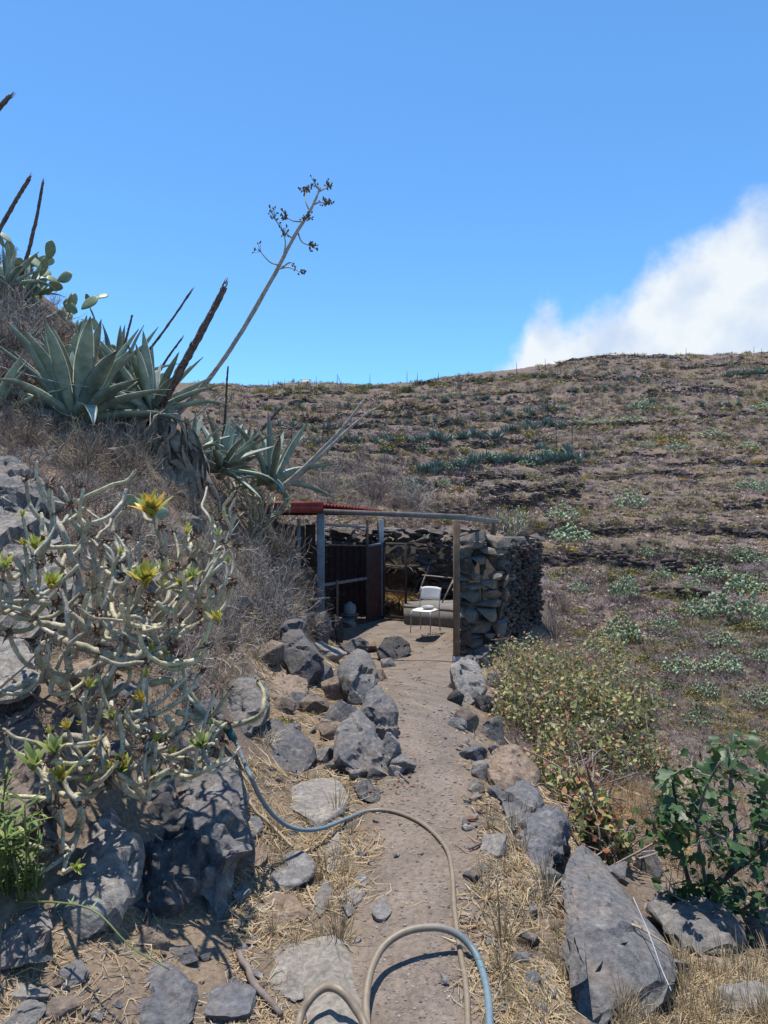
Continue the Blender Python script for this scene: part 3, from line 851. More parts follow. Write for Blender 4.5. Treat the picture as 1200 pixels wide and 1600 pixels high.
def place_rock(name, u0, v0, u1, v1, label, kind='b', Y=None, seed=0, dep=0.85, planes=8, sub=4, rough=0.03, group=None, sink=0.22, hmin=0.28, cat='rock', parent=None):
    uc, vc = (u0 + u1) / 2, (v0 + v1) / 2
    if Y is None:
        g = G(uc, min(v1 - 0.12 * (v1 - v0), 1640)); Yb = g[1] if not np.isnan(g[1]) else 10
    else: Yb = Y
    du, dv = (u1 - u0) * 0.07, (v1 - v0) * 0.06
    u0, u1, v0, v1 = u0 - du, u1 + du, v0 - dv, v1 + dv
    W = (u1 - u0) * Yb / F; D = W * dep
    Yc = Yb + D * 0.35
    k = Yc / F
    W = (u1 - u0) * k; hp = (v1 - v0) * k
    slope = max(0, (vc - 800) / F)
    H = max(hp - 0.75 * D * slope, hp * hmin)
    V, Fc = hull_verts(seed, 12 + seed % 5, 0.07)
    rs = np.random.RandomState(seed + 77)
    V = V @ rotm(rs.uniform(-0.5, 0.5), rs.uniform(-0.5, 0.5), rs.uniform(0, 6.28)).T
    V = (V - (V.max(0) + V.min(0)) / 2) / (V.max(0) - V.min(0))
    H2 = H * (1 + sink)
    V = V * np.array([W, D, H2])
    c = px(uc, vc, Yc); c[2] -= H * sink / 2
    base = np.array([c[0], c[1], c[2] - H2 / 2])
    V[:, 2] += H2 / 2
    mb = MB(); mb.add(V, [Fc])
    me = mb.mesh(name, RM[kind], smooth=True)
    me.set_sharp_from_angle(angle=math.radians(24)) if hasattr(me, 'set_sharp_from_angle') else None
    o = link(name, me, parent, base)
    return tag(o, label, cat, group)

def hull_rock(name, pts, label, kind='b', seed=0, sub=4, rough=0.012, group=None, cat='rock', fa=0.12):
    """an angular block from its corners: (u, v, distance) triples"""
    pts = np.array(pts, float)
    if seed < 30 or 70 < seed < 83:
        pts[:, :2] = pts[:, :2].mean(0) + (pts[:, :2] - pts[:, :2].mean(0)) * 1.10
    low = pts[pts[:, 1].argmax()]
    g = G(low[0], min(low[1] - 4, 1640))
    if not np.isnan(g[0]): pts[:, 2] *= g[1] / low[2]      # stand it on the ground
    P = np.array([px(*p) for p in pts])
    b = bmesh.new()
    for p in P: b.verts.new(p)
    r = bmesh.ops.convex_hull(b, input=b.verts[:])
    bmesh.ops.delete(b, geom=[g for g in r['geom_interior'] if isinstance(g, bmesh.types.BMVert)], context='VERTS')
    bmesh.ops.triangulate(b, faces=b.faces[:])
    size = np.linalg.norm(P.max(0) - P.min(0))
    bmesh.ops.bevel(b, geom=b.edges[:], offset=size * 0.02, segments=1, affect='EDGES')
    for _ in range(sub):
        long_ = [e for e in b.edges if e.calc_length() > size * 0.035]
        if not long_: break
        bmesh.ops.subdivide_edges(b, edges=long_, cuts=1, use_grid_fill=True)
        bmesh.ops.triangulate(b, faces=b.faces[:])
    b.normal_update(); b.verts.ensure_lookup_table(); b.verts.index_update()
    V = np.array([v.co[:] for v in b.verts]); N = np.array([v.normal[:] for v in b.verts])
    Fc = np.array([[v.index for v in f.verts] for f in b.faces]); b.free()
    V = V + N * (fbm(V * 7 / max(size, 0.3) + seed, 3, seed) * rough * 1.6 + fbm(V * 26 / max(size, 0.3), 3, seed + 5) * rough * 0.8)[:, None]
    V = facet(V, N, seed, 15, fa)
    base = np.array([V[:, 0].mean(), V[:, 1].mean(), V[:, 2].min()])
    mb = MB(); mb.add(V - base, [Fc])
    me = mb.mesh(name, RM[kind], smooth=True)
    me.set_sharp_from_angle(angle=math.radians(26)) if hasattr(me, 'set_sharp_from_angle') else None
    return tag(link(name, me, None, base), label, cat, group)

# --- the row of boulders left of the path, far to near
place_rock('boulder', 470, 953, 516, 1006, 'grey boulder nearest the hut post, behind the rest of the row', 'b', seed=3)
place_rock('boulder', 510, 960, 536, 1008, 'small black-sided boulder next to the white stone by the hut', 'd', seed=4)
place_rock('boulder', 457, 958, 482, 990, 'brownish stone wedged against the bank below the hut post', 'w', seed=5)
place_rock('boulder', 490, 1000, 540, 1036, 'flat pale stone lying between the two tall angular boulders', 'p', seed=6)
place_rock('boulder', 536, 994, 578, 1028, 'rounded grey boulder at the edge of the hut terrace', 'b', seed=7)
place_rock('boulder', 392, 998, 442, 1045, 'purplish boulder under the dry twigs at the foot of the bank', 'w', seed=8)
hull_rock('boulder', [(446,978,8.3),(470,975,8.3),(484,1000,8.0),(500,1030,7.7),(498,1045,7.6),(478,1075,7.4),(452,1058,7.5),(441,1020,7.9),(442,990,8.2),(470,985,8.9),(502,1040,8.2),(455,1050,8.3),(480,1020,7.55)], 'tall grey angular boulder leaning on the left end of the row', 'b', 11)
hull_rock('boulder', [(527,1050,6.6),(556,1016,6.8),(570,1022,6.7),(588,1056,6.5),(584,1075,6.35),(562,1102,6.2),(545,1094,6.25),(530,1064,6.5),(545,1035,7.3),(585,1060,7.2),(555,1090,7.0),(552,1060,6.3)], 'large blue-grey angular boulder in the middle of the row', 'b', 12)
place_rock('boulder', 585, 1045, 606, 1066, 'small brown stone poking out at the path edge behind the blue-grey boulders', 'w', seed=13)
place_rock('boulder', 504, 1053, 546, 1100, 'dark purplish stone in front of the tall leaning boulder', 'w', seed=14)
hull_rock('boulder', [(566,1112,5.4),(590,1072,5.7),(606,1090,5.6),(616,1110,5.45),(617,1148,5.3),(600,1156,5.25),(576,1140,5.3),(590,1090,6.1),(612,1140,5.9),(575,1120,5.9),(590,1110,5.3)], 'blue-grey boulder with a cracked face beside the path', 'b', 15)
place_rock('boulder', 510, 1094, 560, 1160, 'rough grey boulder left of the front pair', 'b', seed=16)
hull_rock('boulder', [(528,1150,4.6),(545,1120,4.8),(566,1111,4.9),(582,1130,4.8),(600,1175,4.55),(604,1205,4.4),(580,1213,4.35),(556,1206,4.38),(531,1186,4.45),(550,1130,5.3),(598,1180,5.1),(540,1190,5.1),(565,1150,4.55)], 'broad dark grey wedge-shaped boulder at the front of the row', 'b', 17)
place_rock('boulder', 584, 1142, 630, 1208, 'pale pitted boulder between the wedge-shaped one and the path', 'p', seed=18)
place_rock('boulder', 612, 1178, 648, 1214, 'small bluish stone at the tip of the boulder row by the path', 'b', seed=19)
hull_rock('boulder', [(384,1152,4.3),(425,1127,4.6),(455,1140,4.55),(486,1168,4.4),(486,1190,4.2),(470,1214,4.05),(448,1205,4.05),(396,1186,4.15),(388,1165,4.2),(430,1135,5.0),(482,1185,4.75),(400,1180,4.7)], 'slanted grey slab boulder left of the row, under the hose fitting', 'b', 20)
hull_rock('boulder', [(348,1085,4.9),(366,1062,5.1),(400,1060,5.1),(418,1070,5.0),(420,1105,4.8),(410,1135,4.65),(380,1145,4.6),(352,1130,4.65),(375,1065,5.5),(418,1110,5.3),(355,1120,5.2)], 'block of grey rock with the yellow branch hanging over it', 'b', 21)
place_rock('boulder', 546, 1196, 574, 1220, 'small whitish stone in front of the wedge-shaped boulder', 'p', seed=22)
hull_rock('boulder', [(555,1228,3.75),(572,1217,3.85),(592,1236,3.75),(593,1246,3.65),(590,1258,3.58),(560,1246,3.62),(565,1222,4.0),(592,1244,3.9)], 'small grey stone with a black underside beside the path', 'b', 23)
hull_rock('boulder', [(592,1018,9.9),(600,1000,10.1),(622,995,10.2),(638,1006,10.1),(641,1018,10.0),(632,1028,9.8),(612,1034,9.75),(596,1028,9.8),(605,1000,10.5),(635,1012,10.5),(600,1025,10.3)], 'black shiny boulder alone on the hut terrace', 'd', 24)
place_rock('stone', 596, 1027, 618, 1045, 'pale bluish stone tucked under the black boulder', 'p', seed=25)
place_rock('stone', 533, 966, 557, 982, 'white-painted stone by the hut threshold', 'p', seed=26)

hull_rock('boulder', [(396,1062,6.0),(410,1040,6.3),(440,1044,6.2),(474,1066,5.9),(481,1088,5.6),(470,1104,5.4),(430,1100,5.45),(400,1086,5.6),(420,1040,6.8),(478,1080,6.2)], 'long reddish-brown rock under the twigs, left of the boulder row', 'w', 28, rough=0.03)
# --- flat slabs set in the ground on the left verge
def slab(u0, v0, u1, v1, label, kind, seed, hpx=10):
    g0 = G((u0 + u1) / 2, min(v1, 1640)); g1 = G((u0 + u1) / 2, v0)
    W = (u1 - u0) * (g0[1] + g1[1]) / 2 / F; D = np.linalg.norm(g1 - g0)
    V, Fc = rock_verts(seed, 4, 10, 0.04, (0.6, 0.95))
    V[:, 2] = np.clip(V[:, 2], -0.3, 0.16)
    h = max(0.018, hpx * g0[1] / F)
    V = V @ rotm(0, 0, seed).T
    V = (V - (V.max(0) + V.min(0)) / 2) / (V.max(0) - V.min(0)) * np.array([W, D, h * 1.5])
    tilt = math.atan2(g1[2] - g0[2], D)
    V = V @ rotm(tilt, 0, 0).T
    V += np.random.RandomState(seed).normal(0, 0.0008, V.shape)
    c = (g0 + g1) / 2
    mb = MB(); mb.add(V, [Fc])
    me = mb.mesh('slab', RM[kind], smooth=True); me.set_sharp_from_angle(angle=math.radians(24))
    return tag(link('slab', me, None, c + np.array([0, 0, 0.0])), label, 'rock')
slab(437, 1226, 545, 1298, 'big flat pale slab beneath the blue hose', 'p', 31, 16)
slab(406, 1336, 494, 1394, 'flat rounded pale slab below the hose shadow', 'p', 32, 11)
slab(386, 1402, 484, 1442, 'long low purplish slab edging the step on the left', 'w', 33, 10)
slab(412, 1464, 498, 1566, 'broad flat grey rock left of the weathered log', 'p', 34, 9)
slab(372, 1276, 412, 1312, 'small flat bluish slab beside the big shaded boulder', 'b', 35, 7)
slab(387, 1326, 418, 1360, 'brownish flat stone under the leaning cane', 'w', 36, 9)
slab(364, 1382, 392, 1412, 'pale block at the foot of the big shaded boulder', 'p', 37, 12)
slab(322, 1545, 402, 1600, 'grey jagged rock at the bottom edge under the grey stick', 'b', 38, 16)
slab(545, 1370, 573, 1420, 'long bluish stone sunk in the path edge', 'b', 39, 5)
slab(580, 1408, 612, 1442, 'pale triangular flat stone on the path', 'p', 40, 4)
slab(492, 1376, 518, 1434, 'upright sliver of stone left of the path edge', 'p', 41, 6)
slab(510, 1300, 531, 1368, 'thin pale splinter of stone below the hose bend', 'p', 42, 6)

# --- big rocks under the candelabra plant
hull_rock('boulder', [(262,1222,2.75),(300,1205,2.8),(345,1198,2.85),(366,1225,2.75),(380,1290,2.5),(378,1330,2.4),(350,1430,2.2),(322,1440,2.18),(300,1400,2.25),(292,1340,2.35),(268,1290,2.5),(300,1210,3.3),(375,1260,3.1),(350,1420,2.7),(270,1260,3.1),(325,1290,2.36),(350,1260,2.5)], 'tall dark cracked boulder under the right side of the succulent bush', 'b', 51, rough=0.03)
hull_rock('boulder', [(88,1395,2.05),(110,1330,2.2),(150,1280,2.35),(185,1268,2.4),(212,1310,2.25),(216,1370,2.1),(208,1420,2.0),(150,1480,1.9),(110,1497,1.88),(92,1470,1.92),(160,1275,2.8),(212,1380,2.5),(110,1440,2.4),(160,1390,2.0)], 'pale rounded boulder crossed by branch shadows', 'p', 52, rough=0.02)
hull_rock('boulder', [(-30,1420,2.0),(10,1404,2.05),(60,1412,2.0),(86,1440,1.9),(70,1490,1.82),(40,1510,1.8),(-30,1515,1.8),(20,1405,2.4),(80,1450,2.3)], 'grey-blue boulder at the left edge under the green herb', 'b', 53)
hull_rock('boulder', [(-60,1180,2.7),(0,1140,2.8),(40,1110,2.9),(80,1130,2.8),(84,1200,2.6),(70,1280,2.4),(30,1310,2.35),(-60,1320,2.35),(20,1120,3.3),(80,1220,3.1)], 'dark brown shaded boulder at the left edge behind the herb', 'w', 54)
place_rock('boulder', 80, 1102, 138, 1160, 'grey boulder showing through the stems on the left', 'b', seed=55)
place_rock('boulder', 52, 1300, 92, 1348, 'small lilac-grey rock beside the pale rounded boulder', 'p', seed=56)
hull_rock('boulder', [(135,1540,1.83),(190,1500,1.95),(260,1508,1.92),(307,1555,1.82),(300,1610,1.7),(200,1640,1.64),(140,1620,1.68),(200,1510,2.3),(290,1560,2.2),(220,1545,1.84)], 'large flat-topped grey rock at the bottom left with sharp shadows', 'b', 57)
place_rock('boulder', 18, 1522, 80, 1570, 'pinkish pale stone in the bottom left corner', 'p', seed=58)
place_rock('boulder', -20, 1556, 60, 1625, 'pale rock cut off by the bottom left corner', 'p', seed=59)
hull_rock('boulder', [(-90,1020,3.3),(-10,1000,3.4),(40,1004,3.35),(60,1030,3.2),(50,1080,3.0),(20,1100,2.95),(-90,1110,3.0),(0,1005,3.9),(50,1050,3.7)], 'rounded pale boulder at the left edge behind the stems', 'p', 60)
hull_rock('outcrop', [(-160,860,4.4),(-60,800,4.7),(20,796,4.7),(70,820,4.6),(110,880,4.3),(100,950,4.0),(60,1005,3.7),(-60,1010,3.6),(-160,1000,3.7),(0,800,5.4),(90,900,5.0)], 'large pale rock outcrop at the left edge above the black pipe', 'p', 61, rough=0.05)
hull_rock('outcrop', [(-60,730,5.6),(20,715,5.8),(60,745,5.7),(105,790,5.5),(60,800,5.2),(-60,810,5.1),(0,720,6.4),(80,790,6.0)], 'layered grey outcrop under the large agave at the left edge', 'b', 62, rough=0.05)
place_rock('boulder', 250, 822, 305, 850, 'flat grey stone behind the yellow rosette', 'p', seed=63)
place_rock('boulder', 225, 1132, 300, 1195, 'grey rock half hidden under the lower stems', 'b', seed=64)
place_rock('boulder', 140, 1150, 200, 1205, 'rock in the shade below the thick curled stems', 'b', seed=65)
place_rock('boulder', 120, 960, 200, 1020, 'brown rock on the bank behind the stems', 'w', seed=66)

hull_rock('boulder', [(130,1215,2.6),(180,1188,2.7),(250,1192,2.75),(300,1215,2.7),(290,1250,2.55),(230,1262,2.45),(160,1262,2.45),(200,1190,3.3),(285,1225,3.2)], 'block added across the hollow under the curled stems to cast shade', 'b', 67, rough=0.03)  # added block, bridges the hollow so that shade falls into it
hull_rock('boulder', [(205,1300,2.95),(240,1250,3.1),(300,1260,3.1),(320,1330,2.9),(290,1420,2.6),(230,1430,2.55),(210,1380,2.7),(260,1255,3.6),(310,1380,3.2)], 'rock coloured dark as the shade of the hollow between the two big boulders', 'd', 68, rough=0.03)  # dark rock colour stands in for the shade deep in the hollow
for i, (a, b_, c, d_, kd, lb) in enumerate([(300,1090,352,1150,'b','grey rock behind the teal hose fitting'),(90,1030,150,1085,'w','brown rock among the stems above the curled ones'),(160,1060,240,1120,'b','grey rock deep among the middle stems'),(250,1040,310,1090,'p','pale rock behind the right-hand stems'),(-10,1060,60,1120,'d','dark rock at the left edge under the rounded pale one'),
    (330,1180,372,1220,'b','grey stone on top of the tall dark boulder'),(95,1500,140,1545,'b','grey stone wedged between the big rocks at the bottom left'),(215,1440,262,1490,'w','brown stone in the shade below the hollow'),(260,1470,310,1510,'b','grey stone at the edge of the shaded soil'),(70,1545,130,1600,'w','brownish stone at the bottom edge left of the flat-topped rock'),
    (20,1330,70,1390,'p','pale stone under the green herb'),(300,1120,345,1180,'w','brown rock under the long yellow branch'),(445,1020,480,1060,'d','dark stone in the gap behind the tall leaning boulder'),(520,1030,552,1064,'b','small grey stone behind the large blue-grey boulder'),(470,1085,512,1120,'w','brown stone left of the rough grey boulder'),(480,1160,528,1200,'p','flat pale stone between slanted slab and wedge-shaped boulder')]):
    place_rock('boulder', a, b_, c, d_, lb, kd, seed=120 + i)

for i, (a, b_, c, d_, kd, lb) in enumerate([(418,1000,452,1034,'b','grey stone half under the twigs behind the reddish-brown rock'),(446,1078,486,1112,'b','grey stone at the near end of the reddish-brown rock'),(500,1124,534,1160,'w','brown stone left of the front pair, against the straw'),(538,1070,572,1104,'d','dark stone in the gap below the large blue-grey boulder'),
    (596,1120,622,1150,'b','small grey stone at the path edge beside the cracked boulder'),(484,1036,520,1066,'b','grey stone between the tall leaning boulder and the purplish one'),(508,1176,540,1206,'b','grey stone at the left foot of the wedge-shaped boulder'),(575,1196,604,1222,'d','dark stone under the front of the wedge-shaped boulder'),(428,1086,462,1118,'w','brown stone behind the slanted slab boulder'),(606,1192,630,1216,'p','pale chip beside the bluish stone at the row tip'),
    (498,972,524,1000,'b','grey stone between the two boulders nearest the hut post'),(440,1128,470,1150,'b','grey stone on the upper edge of the slanted slab boulder'),(560,1000,590,1022,'w','brown stone beside the rounded grey one at the terrace edge'),
    (700,1118,728,1142,'b','grey stone at the path edge beside the squarish boulder'),(762,1158,790,1186,'b','grey stone in front of the leafy bush, above the brown-faced block'),(786,1196,818,1222,'d','dark stone wedged between the brown-faced block and the overhanging one'),(764,1228,792,1254,'b','grey stone on the verge below the brown-faced block'),(804,1296,834,1326,'b','grey stone left of the tall rounded boulder'),
    (728,1078,752,1104,'d','dark stone in front of the pale-topped boulder'),(756,1050,780,1076,'b','grey stone under the bush beside the pale-topped boulder'),(766,1096,790,1124,'w','brown stone at the bush foot on the right verge'),(850,1352,884,1390,'b','grey stone at the tip of the great slab'),(730,1216,756,1242,'p','pale stone at the path edge near the red stones'),
    (40,640,84,672,'b','grey rock in the scrub beside the largest agave'),(160,700,206,736,'w','brown rock in the scrub under the two big agaves'),(270,800,316,830,'b','grey rock on the bank below the shaggy trunk'),(300,860,344,892,'p','pale rock among the twigs on the bank'),(210,900,250,930,'b','grey rock deep in the scrub behind the upper stems'),(120,690,150,712,'p','pale stone in the scrub under the largest agave'),(20,600,60,628,'w','brown rock on the bank at the left edge'),(350,930,392,960,'b','grey rock among the dry bushes near the boulder row'),(380,860,412,884,'w','brown stone in the scrub below the red roof')]):
    place_rock('boulder', a, b_, c, d_, lb, kd, seed=220 + i)

# --- the kerb of stones right of the path, far to near
place_rock('boulder', 738, 1016, 770, 1046, 'dark stone at the foot of the stacked pillar', 'b', seed=71)
hull_rock('boulder', [(710,1042,8.2),(728,1028,8.7),(748,1036,8.6),(758,1058,8.3),(757,1082,8.0),(735,1102,7.7),(718,1090,7.75),(712,1060,8.0),(740,1032,9.1),(755,1075,8.7),(715,1080,8.4)], 'pale-topped boulder right beside the timber post', 'p', 72)
place_rock('boulder', 698, 1056, 722, 1080, 'small dark stone stacked on another beside the path', 'b', seed=73)
place_rock('boulder', 700, 1077, 724, 1102, 'small dark stone under the stacked one beside the path', 'd', seed=74)
place_rock('boulder', 710, 1102, 747, 1146, 'squarish grey-brown boulder at the right of the path', 'w', seed=75)
place_rock('boulder', 744, 1084, 775, 1118, 'dark stone under the leaves of the right-hand bush', 'd', seed=76)
place_rock('boulder', 752, 1118, 787, 1162, 'grey boulder leaning against the leafy bush', 'b', seed=77)
place_rock('boulder', 720, 1160, 760, 1194, 'rounded grey stone on the right verge before the brown-faced block', 'b', seed=78)
place_rock('boulder', 738, 1186, 772, 1222, 'bluish stone just below the rounded grey one on the right verge', 'b', seed=79)
hull_rock('boulder', [(758,1185,4.35),(785,1167,4.5),(812,1168,4.5),(838,1208,4.3),(836,1226,4.15),(812,1232,4.05),(782,1240,3.98),(765,1215,4.1),(800,1170,5.0),(834,1220,4.7),(775,1230,4.5),(795,1205,4.15)], 'block with a brown near face and grey top on the right verge', 'w', 80)
hull_rock('boulder', [(782,1248,3.75),(800,1226,3.95),(825,1222,3.95),(842,1244,3.8),(838,1268,3.6),(815,1290,3.45),(795,1302,3.38),(786,1290,3.42),(815,1226,4.4),(838,1262,4.1)], 'grey angular boulder with a dark overhang on the right verge', 'b', 81)
hull_rock('boulder', [(822,1290,3.15),(845,1264,3.35),(866,1264,3.3),(880,1292,3.15),(881,1335,2.95),(860,1372,2.78),(838,1368,2.78),(824,1345,2.85),(855,1266,3.7),(880,1330,3.4),(828,1340,3.2),(850,1310,2.95)], 'tall rounded grey boulder standing above the great slab', 'b', 82, rough=0.02)
hull_rock('boulder', [(872,1352,2.75),(898,1311,3.0),(930,1330,2.9),(985,1385,2.6),(1050,1470,2.3),(1076,1532,2.12),(1040,1560,2.05),(935,1625,1.87),(905,1600,1.88),(888,1545,2.0),(888,1450,2.25),(895,1420,2.35),(930,1335,3.2),(1060,1500,2.6),(915,1590,2.2),(985,1500,2.12),(950,1440,2.25),(895,1400,2.75)], 'great flat-faced slab, grey with a tan stain, at the lower right', 'b', 83, sub=5, rough=0.010, fa=0.02)
hull_rock('boulder', [(1008,1415,2.65),(1030,1398,2.8),(1070,1398,2.8),(1120,1420,2.65),(1150,1450,2.5),(1140,1480,2.35),(1080,1510,2.25),(1050,1480,2.3),(1060,1400,3.2),(1140,1470,2.9)], 'rounded rock with pale lichen behind the great slab', 'p', 84, rough=0.03)
place_rock('boulder', 992, 1322, 1034, 1372, 'flat grey rock on the straw slope by the fig tree', 'b', seed=85)
place_rock('boulder', 942, 1346, 982, 1380, 'bluish rock hidden under the low end of the leafy bush', 'b', seed=86)
place_rock('boulder', 988, 1535, 1052, 1584, 'brownish stone with the frayed rope beside it', 'w', seed=87)
place_rock('boulder', 1095, 1490, 1150, 1532, 'purplish stone below the lichened rock', 'w', seed=88)
place_rock('boulder', 1120, 1525, 1215, 1612, 'pale layered rock in the bottom right corner', 'p', seed=89)
place_rock('boulder', 1150, 1420, 1230, 1480, 'grey rock at the right edge behind the fig branches', 'b', seed=90)

# --- smaller stones one by one along both verges
SS = [hull_verts(400 + k, 11, 0.16, 0.012, 6, 0.03) for k in range(10)]
SME = {}
for kk in 'bpwd':
    SME[kk] = []
    for V, Fc in SS:
        m_ = MB(); m_.add(V, [Fc]); me = m_.mesh('stone', RM[kk], smooth=True); me.set_sharp_from_angle(angle=math.radians(24)); SME[kk].append(me)
M_RED = rock_mat('red_rock', (0.26, 0.12, 0.095), (0.22, 0.13, 0.11), (0.3, 0.24, 0.2), 0.2)
m_ = MB(); m_.add(*[SS[2][0], [SS[2][1]]]); SRED = m_.mesh('stone', M_RED, smooth=True)
def stone(u, v, wpx, kind='b', label=None, group=None, me=None, flat=0.62):
    p = G(u, v)
    if np.isnan(p[0]): return
    s = wpx * p[1] / F
    me = me or SME[kind][R.randrange(10)]
    o = link('stone', me, None, p + np.array([0, 0, s * flat * 0.28]), (R.uniform(-.25, .25), R.uniform(-.25, .25), R.uniform(0, 6.28)), (s, s * R.uniform(0.6, 0.95), s * flat * R.uniform(0.8, 1.2)))
    tag(o, label, 'stone', group)
for u, v, wd, kd, lab in [(565,1338,20,'b','lone grey stone on the path below the hose bend'),(545,1428,24,'b','grey stone at the left edge of the path by the long bluish one'),(695,1534,22,'p','white-topped stone inside the hose loop'),(740,1543,15,'w','purplish pebble right of the tan hose at the bottom'),
    (738,1372,28,'b','dark grey stone right of the hose bend'),(620,1338,12,'p','pale pebble in the middle of the path'),(828,1472,40,'b','tilted flat stone in the straw left of the great slab'),(812,1505,40,'b','bluish flat stone near the lower left of the great slab'),(864,1450,30,'w','stone wedged by the left edge of the great slab'),
    (830,1536,32,'b','grey stone at the bottom beside the great slab'),(770,1328,46,'p','low pale stone on the right verge by the angular boulder'),(742,1280,15,'p','white chip among the red stones')]:
    stone(u, v, wd, kd, lab)
for u, v in [(742,1250),(748,1270),(737,1283)]: stone(u, v, 14, 'w', 'small brick-red stone in the rubble right of the path', 'red stones in the verge rubble', SRED)
n = 0
for (a, b_, c, d_, cnt, s0, s1) in [(725,800,1190,1330,46,7,20),(735,880,1330,1480,50,7,24),(760,880,1480,1600,34,8,24),(690,745,1090,1200,22,6,14),(500,590,1190,1300,20,6,16),(380,560,1290,1480,44,6,20),(400,520,1090,1230,24,7,18),(420,590,1000,1110,22,6,14),(300,420,1440,1600,24,7,20),(905,1100,1250,1330,14,7,16),(640,720,1300,1580,10,5,9),(20,300,1480,1600,22,8,20)]:
    for _ in range(int(cnt * 0.86)):
        stone(R.uniform(a, b_), R.uniform(c, d_), s0 + (s1 - s0) * R.random() ** 2.2, R.choice('bbbppww'), 'small loose stone in the dry litter beside the path', 'small loose stones along the path')

# gravel: beyond counting
mb = MB()
U = np.concatenate([RS.uniform(520, 800, 5200), RS.uniform(380, 900, 3800), RS.uniform(560, 720, 1800), RS.uniform(0, 400, 1000)])
V = np.concatenate([RS.uniform(1050, 1640, 5200), RS.uniform(1040, 1640, 3800), RS.uniform(985, 1300, 1800), RS.uniform(1420, 1640, 1000)])
P = cast(U, V); P = P[~np.isnan(P[:, 0])]; P = P[P[:, 1] < 16]
s = np.clip(P[:, 1] * (1.0 + 4.5 * RS.random_sample(len(P)) ** 6) / F, 0.003, 0.05)
scatter(mb, [rock_verts(700 + k, 1, 5, 0) for k in range(6)], P, np.stack([s * 1.2, s, s * 0.8], -1), RS.uniform(0, 6.28, len(P)), pick_col(len(P), [(0.235, 0.20, 0.175), (0.21, 0.185, 0.17), (0.30, 0.27, 0.24), (0.24, 0.19, 0.16)], [4, 4, 3, 1]))
M_GRAVEL = simple('gravel', (1, 1, 1), 0.9, 0.25, 90, 0, vc=True, wp=True, spec=0.15)
tag(mb.build('gravel', M_GRAVEL), 'loose grit and gravel strewn over the path', 'gravel', kind='stuff')
# ------------------------------------------------------------------ dry straw lying on the verges
def straw_lay(P, L, wd, curl=0.25, lift=0.25, col=None):
    """thin bent strips lying on the ground: one 2-segment ribbon each"""
    n = len(P)
    a = RS.uniform(0, 6.28, n); up = RS.uniform(0, lift, n)
    d = np.stack([np.cos(a), np.sin(a), up], -1)
    s = np.stack([-np.sin(a), np.cos(a), RS.normal(0, 0.5, n)], -1) * wd[:, None] * 0.5
    bend = np.stack([-np.sin(a), np.cos(a), RS.uniform(-0.3, 0.5, n)], -1) * (RS.normal(0, curl, n) * L)[:, None]
    p0 = P - d * L[:, None] * 0.5; p2 = P + d * L[:, None] * 0.5; p1 = P + bend
    g = ground(np.r_[p0[:, 0], p1[:, 0], p2[:, 0]], np.r_[p0[:, 1], p1[:, 1], p2[:, 1]]).reshape(3, n)
    off = RS.uniform(0.002, 0.02, n) * (0.5 + L * 3)
    p0[:, 2] = g[0] + 0.003; p1[:, 2] = g[1] + off; p2[:, 2] = g[2] + off * 0.7 + up * L * 0.8
    V = np.stack([p0 - s * .6, p0 + s * .6, p1 - s, p1 + s, p2], 1)
    i = np.arange(n)[:, None] * 5
    f = np.concatenate([i + np.array([[0, 1, 3]]), i + np.array([[0, 3, 2]]), i + np.array([[2, 3, 4]])])
    return V.reshape(-1, 3), f, np.repeat(col, 5, 0)
M_STRAW = simple('straw', (1, 1, 1), 0.75, 0.2, 60, 0, vc=True, wp=True, spec=0.25, trans=0.2)
STRAWC = [(0.50, 0.37, 0.21), (0.40, 0.28, 0.15), (0.58, 0.47, 0.31), (0.30, 0.215, 0.14), (0.45, 0.39, 0.31)]
def straw_zone(mb, zones):
    for poly, n, l0, l1, wp_, lift in zones:
        (a, b_, c, d_) = poly
        U = RS.uniform(a, b_, n); V = RS.uniform(c, d_, n)
        P = cast(U, V); P = P[~np.isnan(P[:, 0])]
        dens = fbm2(P[:, 0] * 3.5, P[:, 1] * 3.5, 3, 91) + RS.normal(0, 0.25, len(P)) - 0.9 * path_mask(P[:, 0], P[:, 1])
        P = P[dens > 0.02]
        if not len(P): continue
        k = P[:, 1] / F
        L = RS.uniform(l0, l1, len(P)) * k; W = np.maximum(RS.uniform(0.6, 1.0, len(P)) * wp_ * k, 0.0012)
        V_, f, c_ = straw_lay(P, L, W, 0.25, lift, pick_col(len(P), STRAWC, [4, 3, 3, 2, 2]))
        mb.add(V_, [f], c_)
mb = MB()
straw_zone(mb, [
 ((360, 600, 1180, 1640), 7500, 12, 55, 2.0, 0.25), ((560, 720, 1050, 1640), 5200, 5, 26, 1.4, 0.12), ((690, 900, 1230, 1640), 8500, 14, 65, 2.2, 0.35), ((600, 740, 1050, 1300), 1600, 5, 22, 1.4, 0.2),
 ((400, 600, 1000, 1200), 3000, 8, 34, 1.6, 0.35), ((980, 1240, 1500, 1660), 5200, 25, 95, 2.6, 0.35), ((880, 1080, 1200, 1360), 3600, 10, 45, 1.8, 0.5), ((0, 330, 1420, 1640), 700, 14, 50, 2.0, 0.2), ((690, 780, 1000, 1220), 1000, 6, 22, 1.4, 0.3),
 ((560, 730, 975, 1060), 700, 5, 16, 1.2, 0.1), ((1050, 1240, 1380, 1520), 1200, 15, 50, 2.2, 0.4)])
tag(mb.build('straw', M_STRAW), 'dry golden straw and grass litter on the path verges', 'straw', kind='stuff')
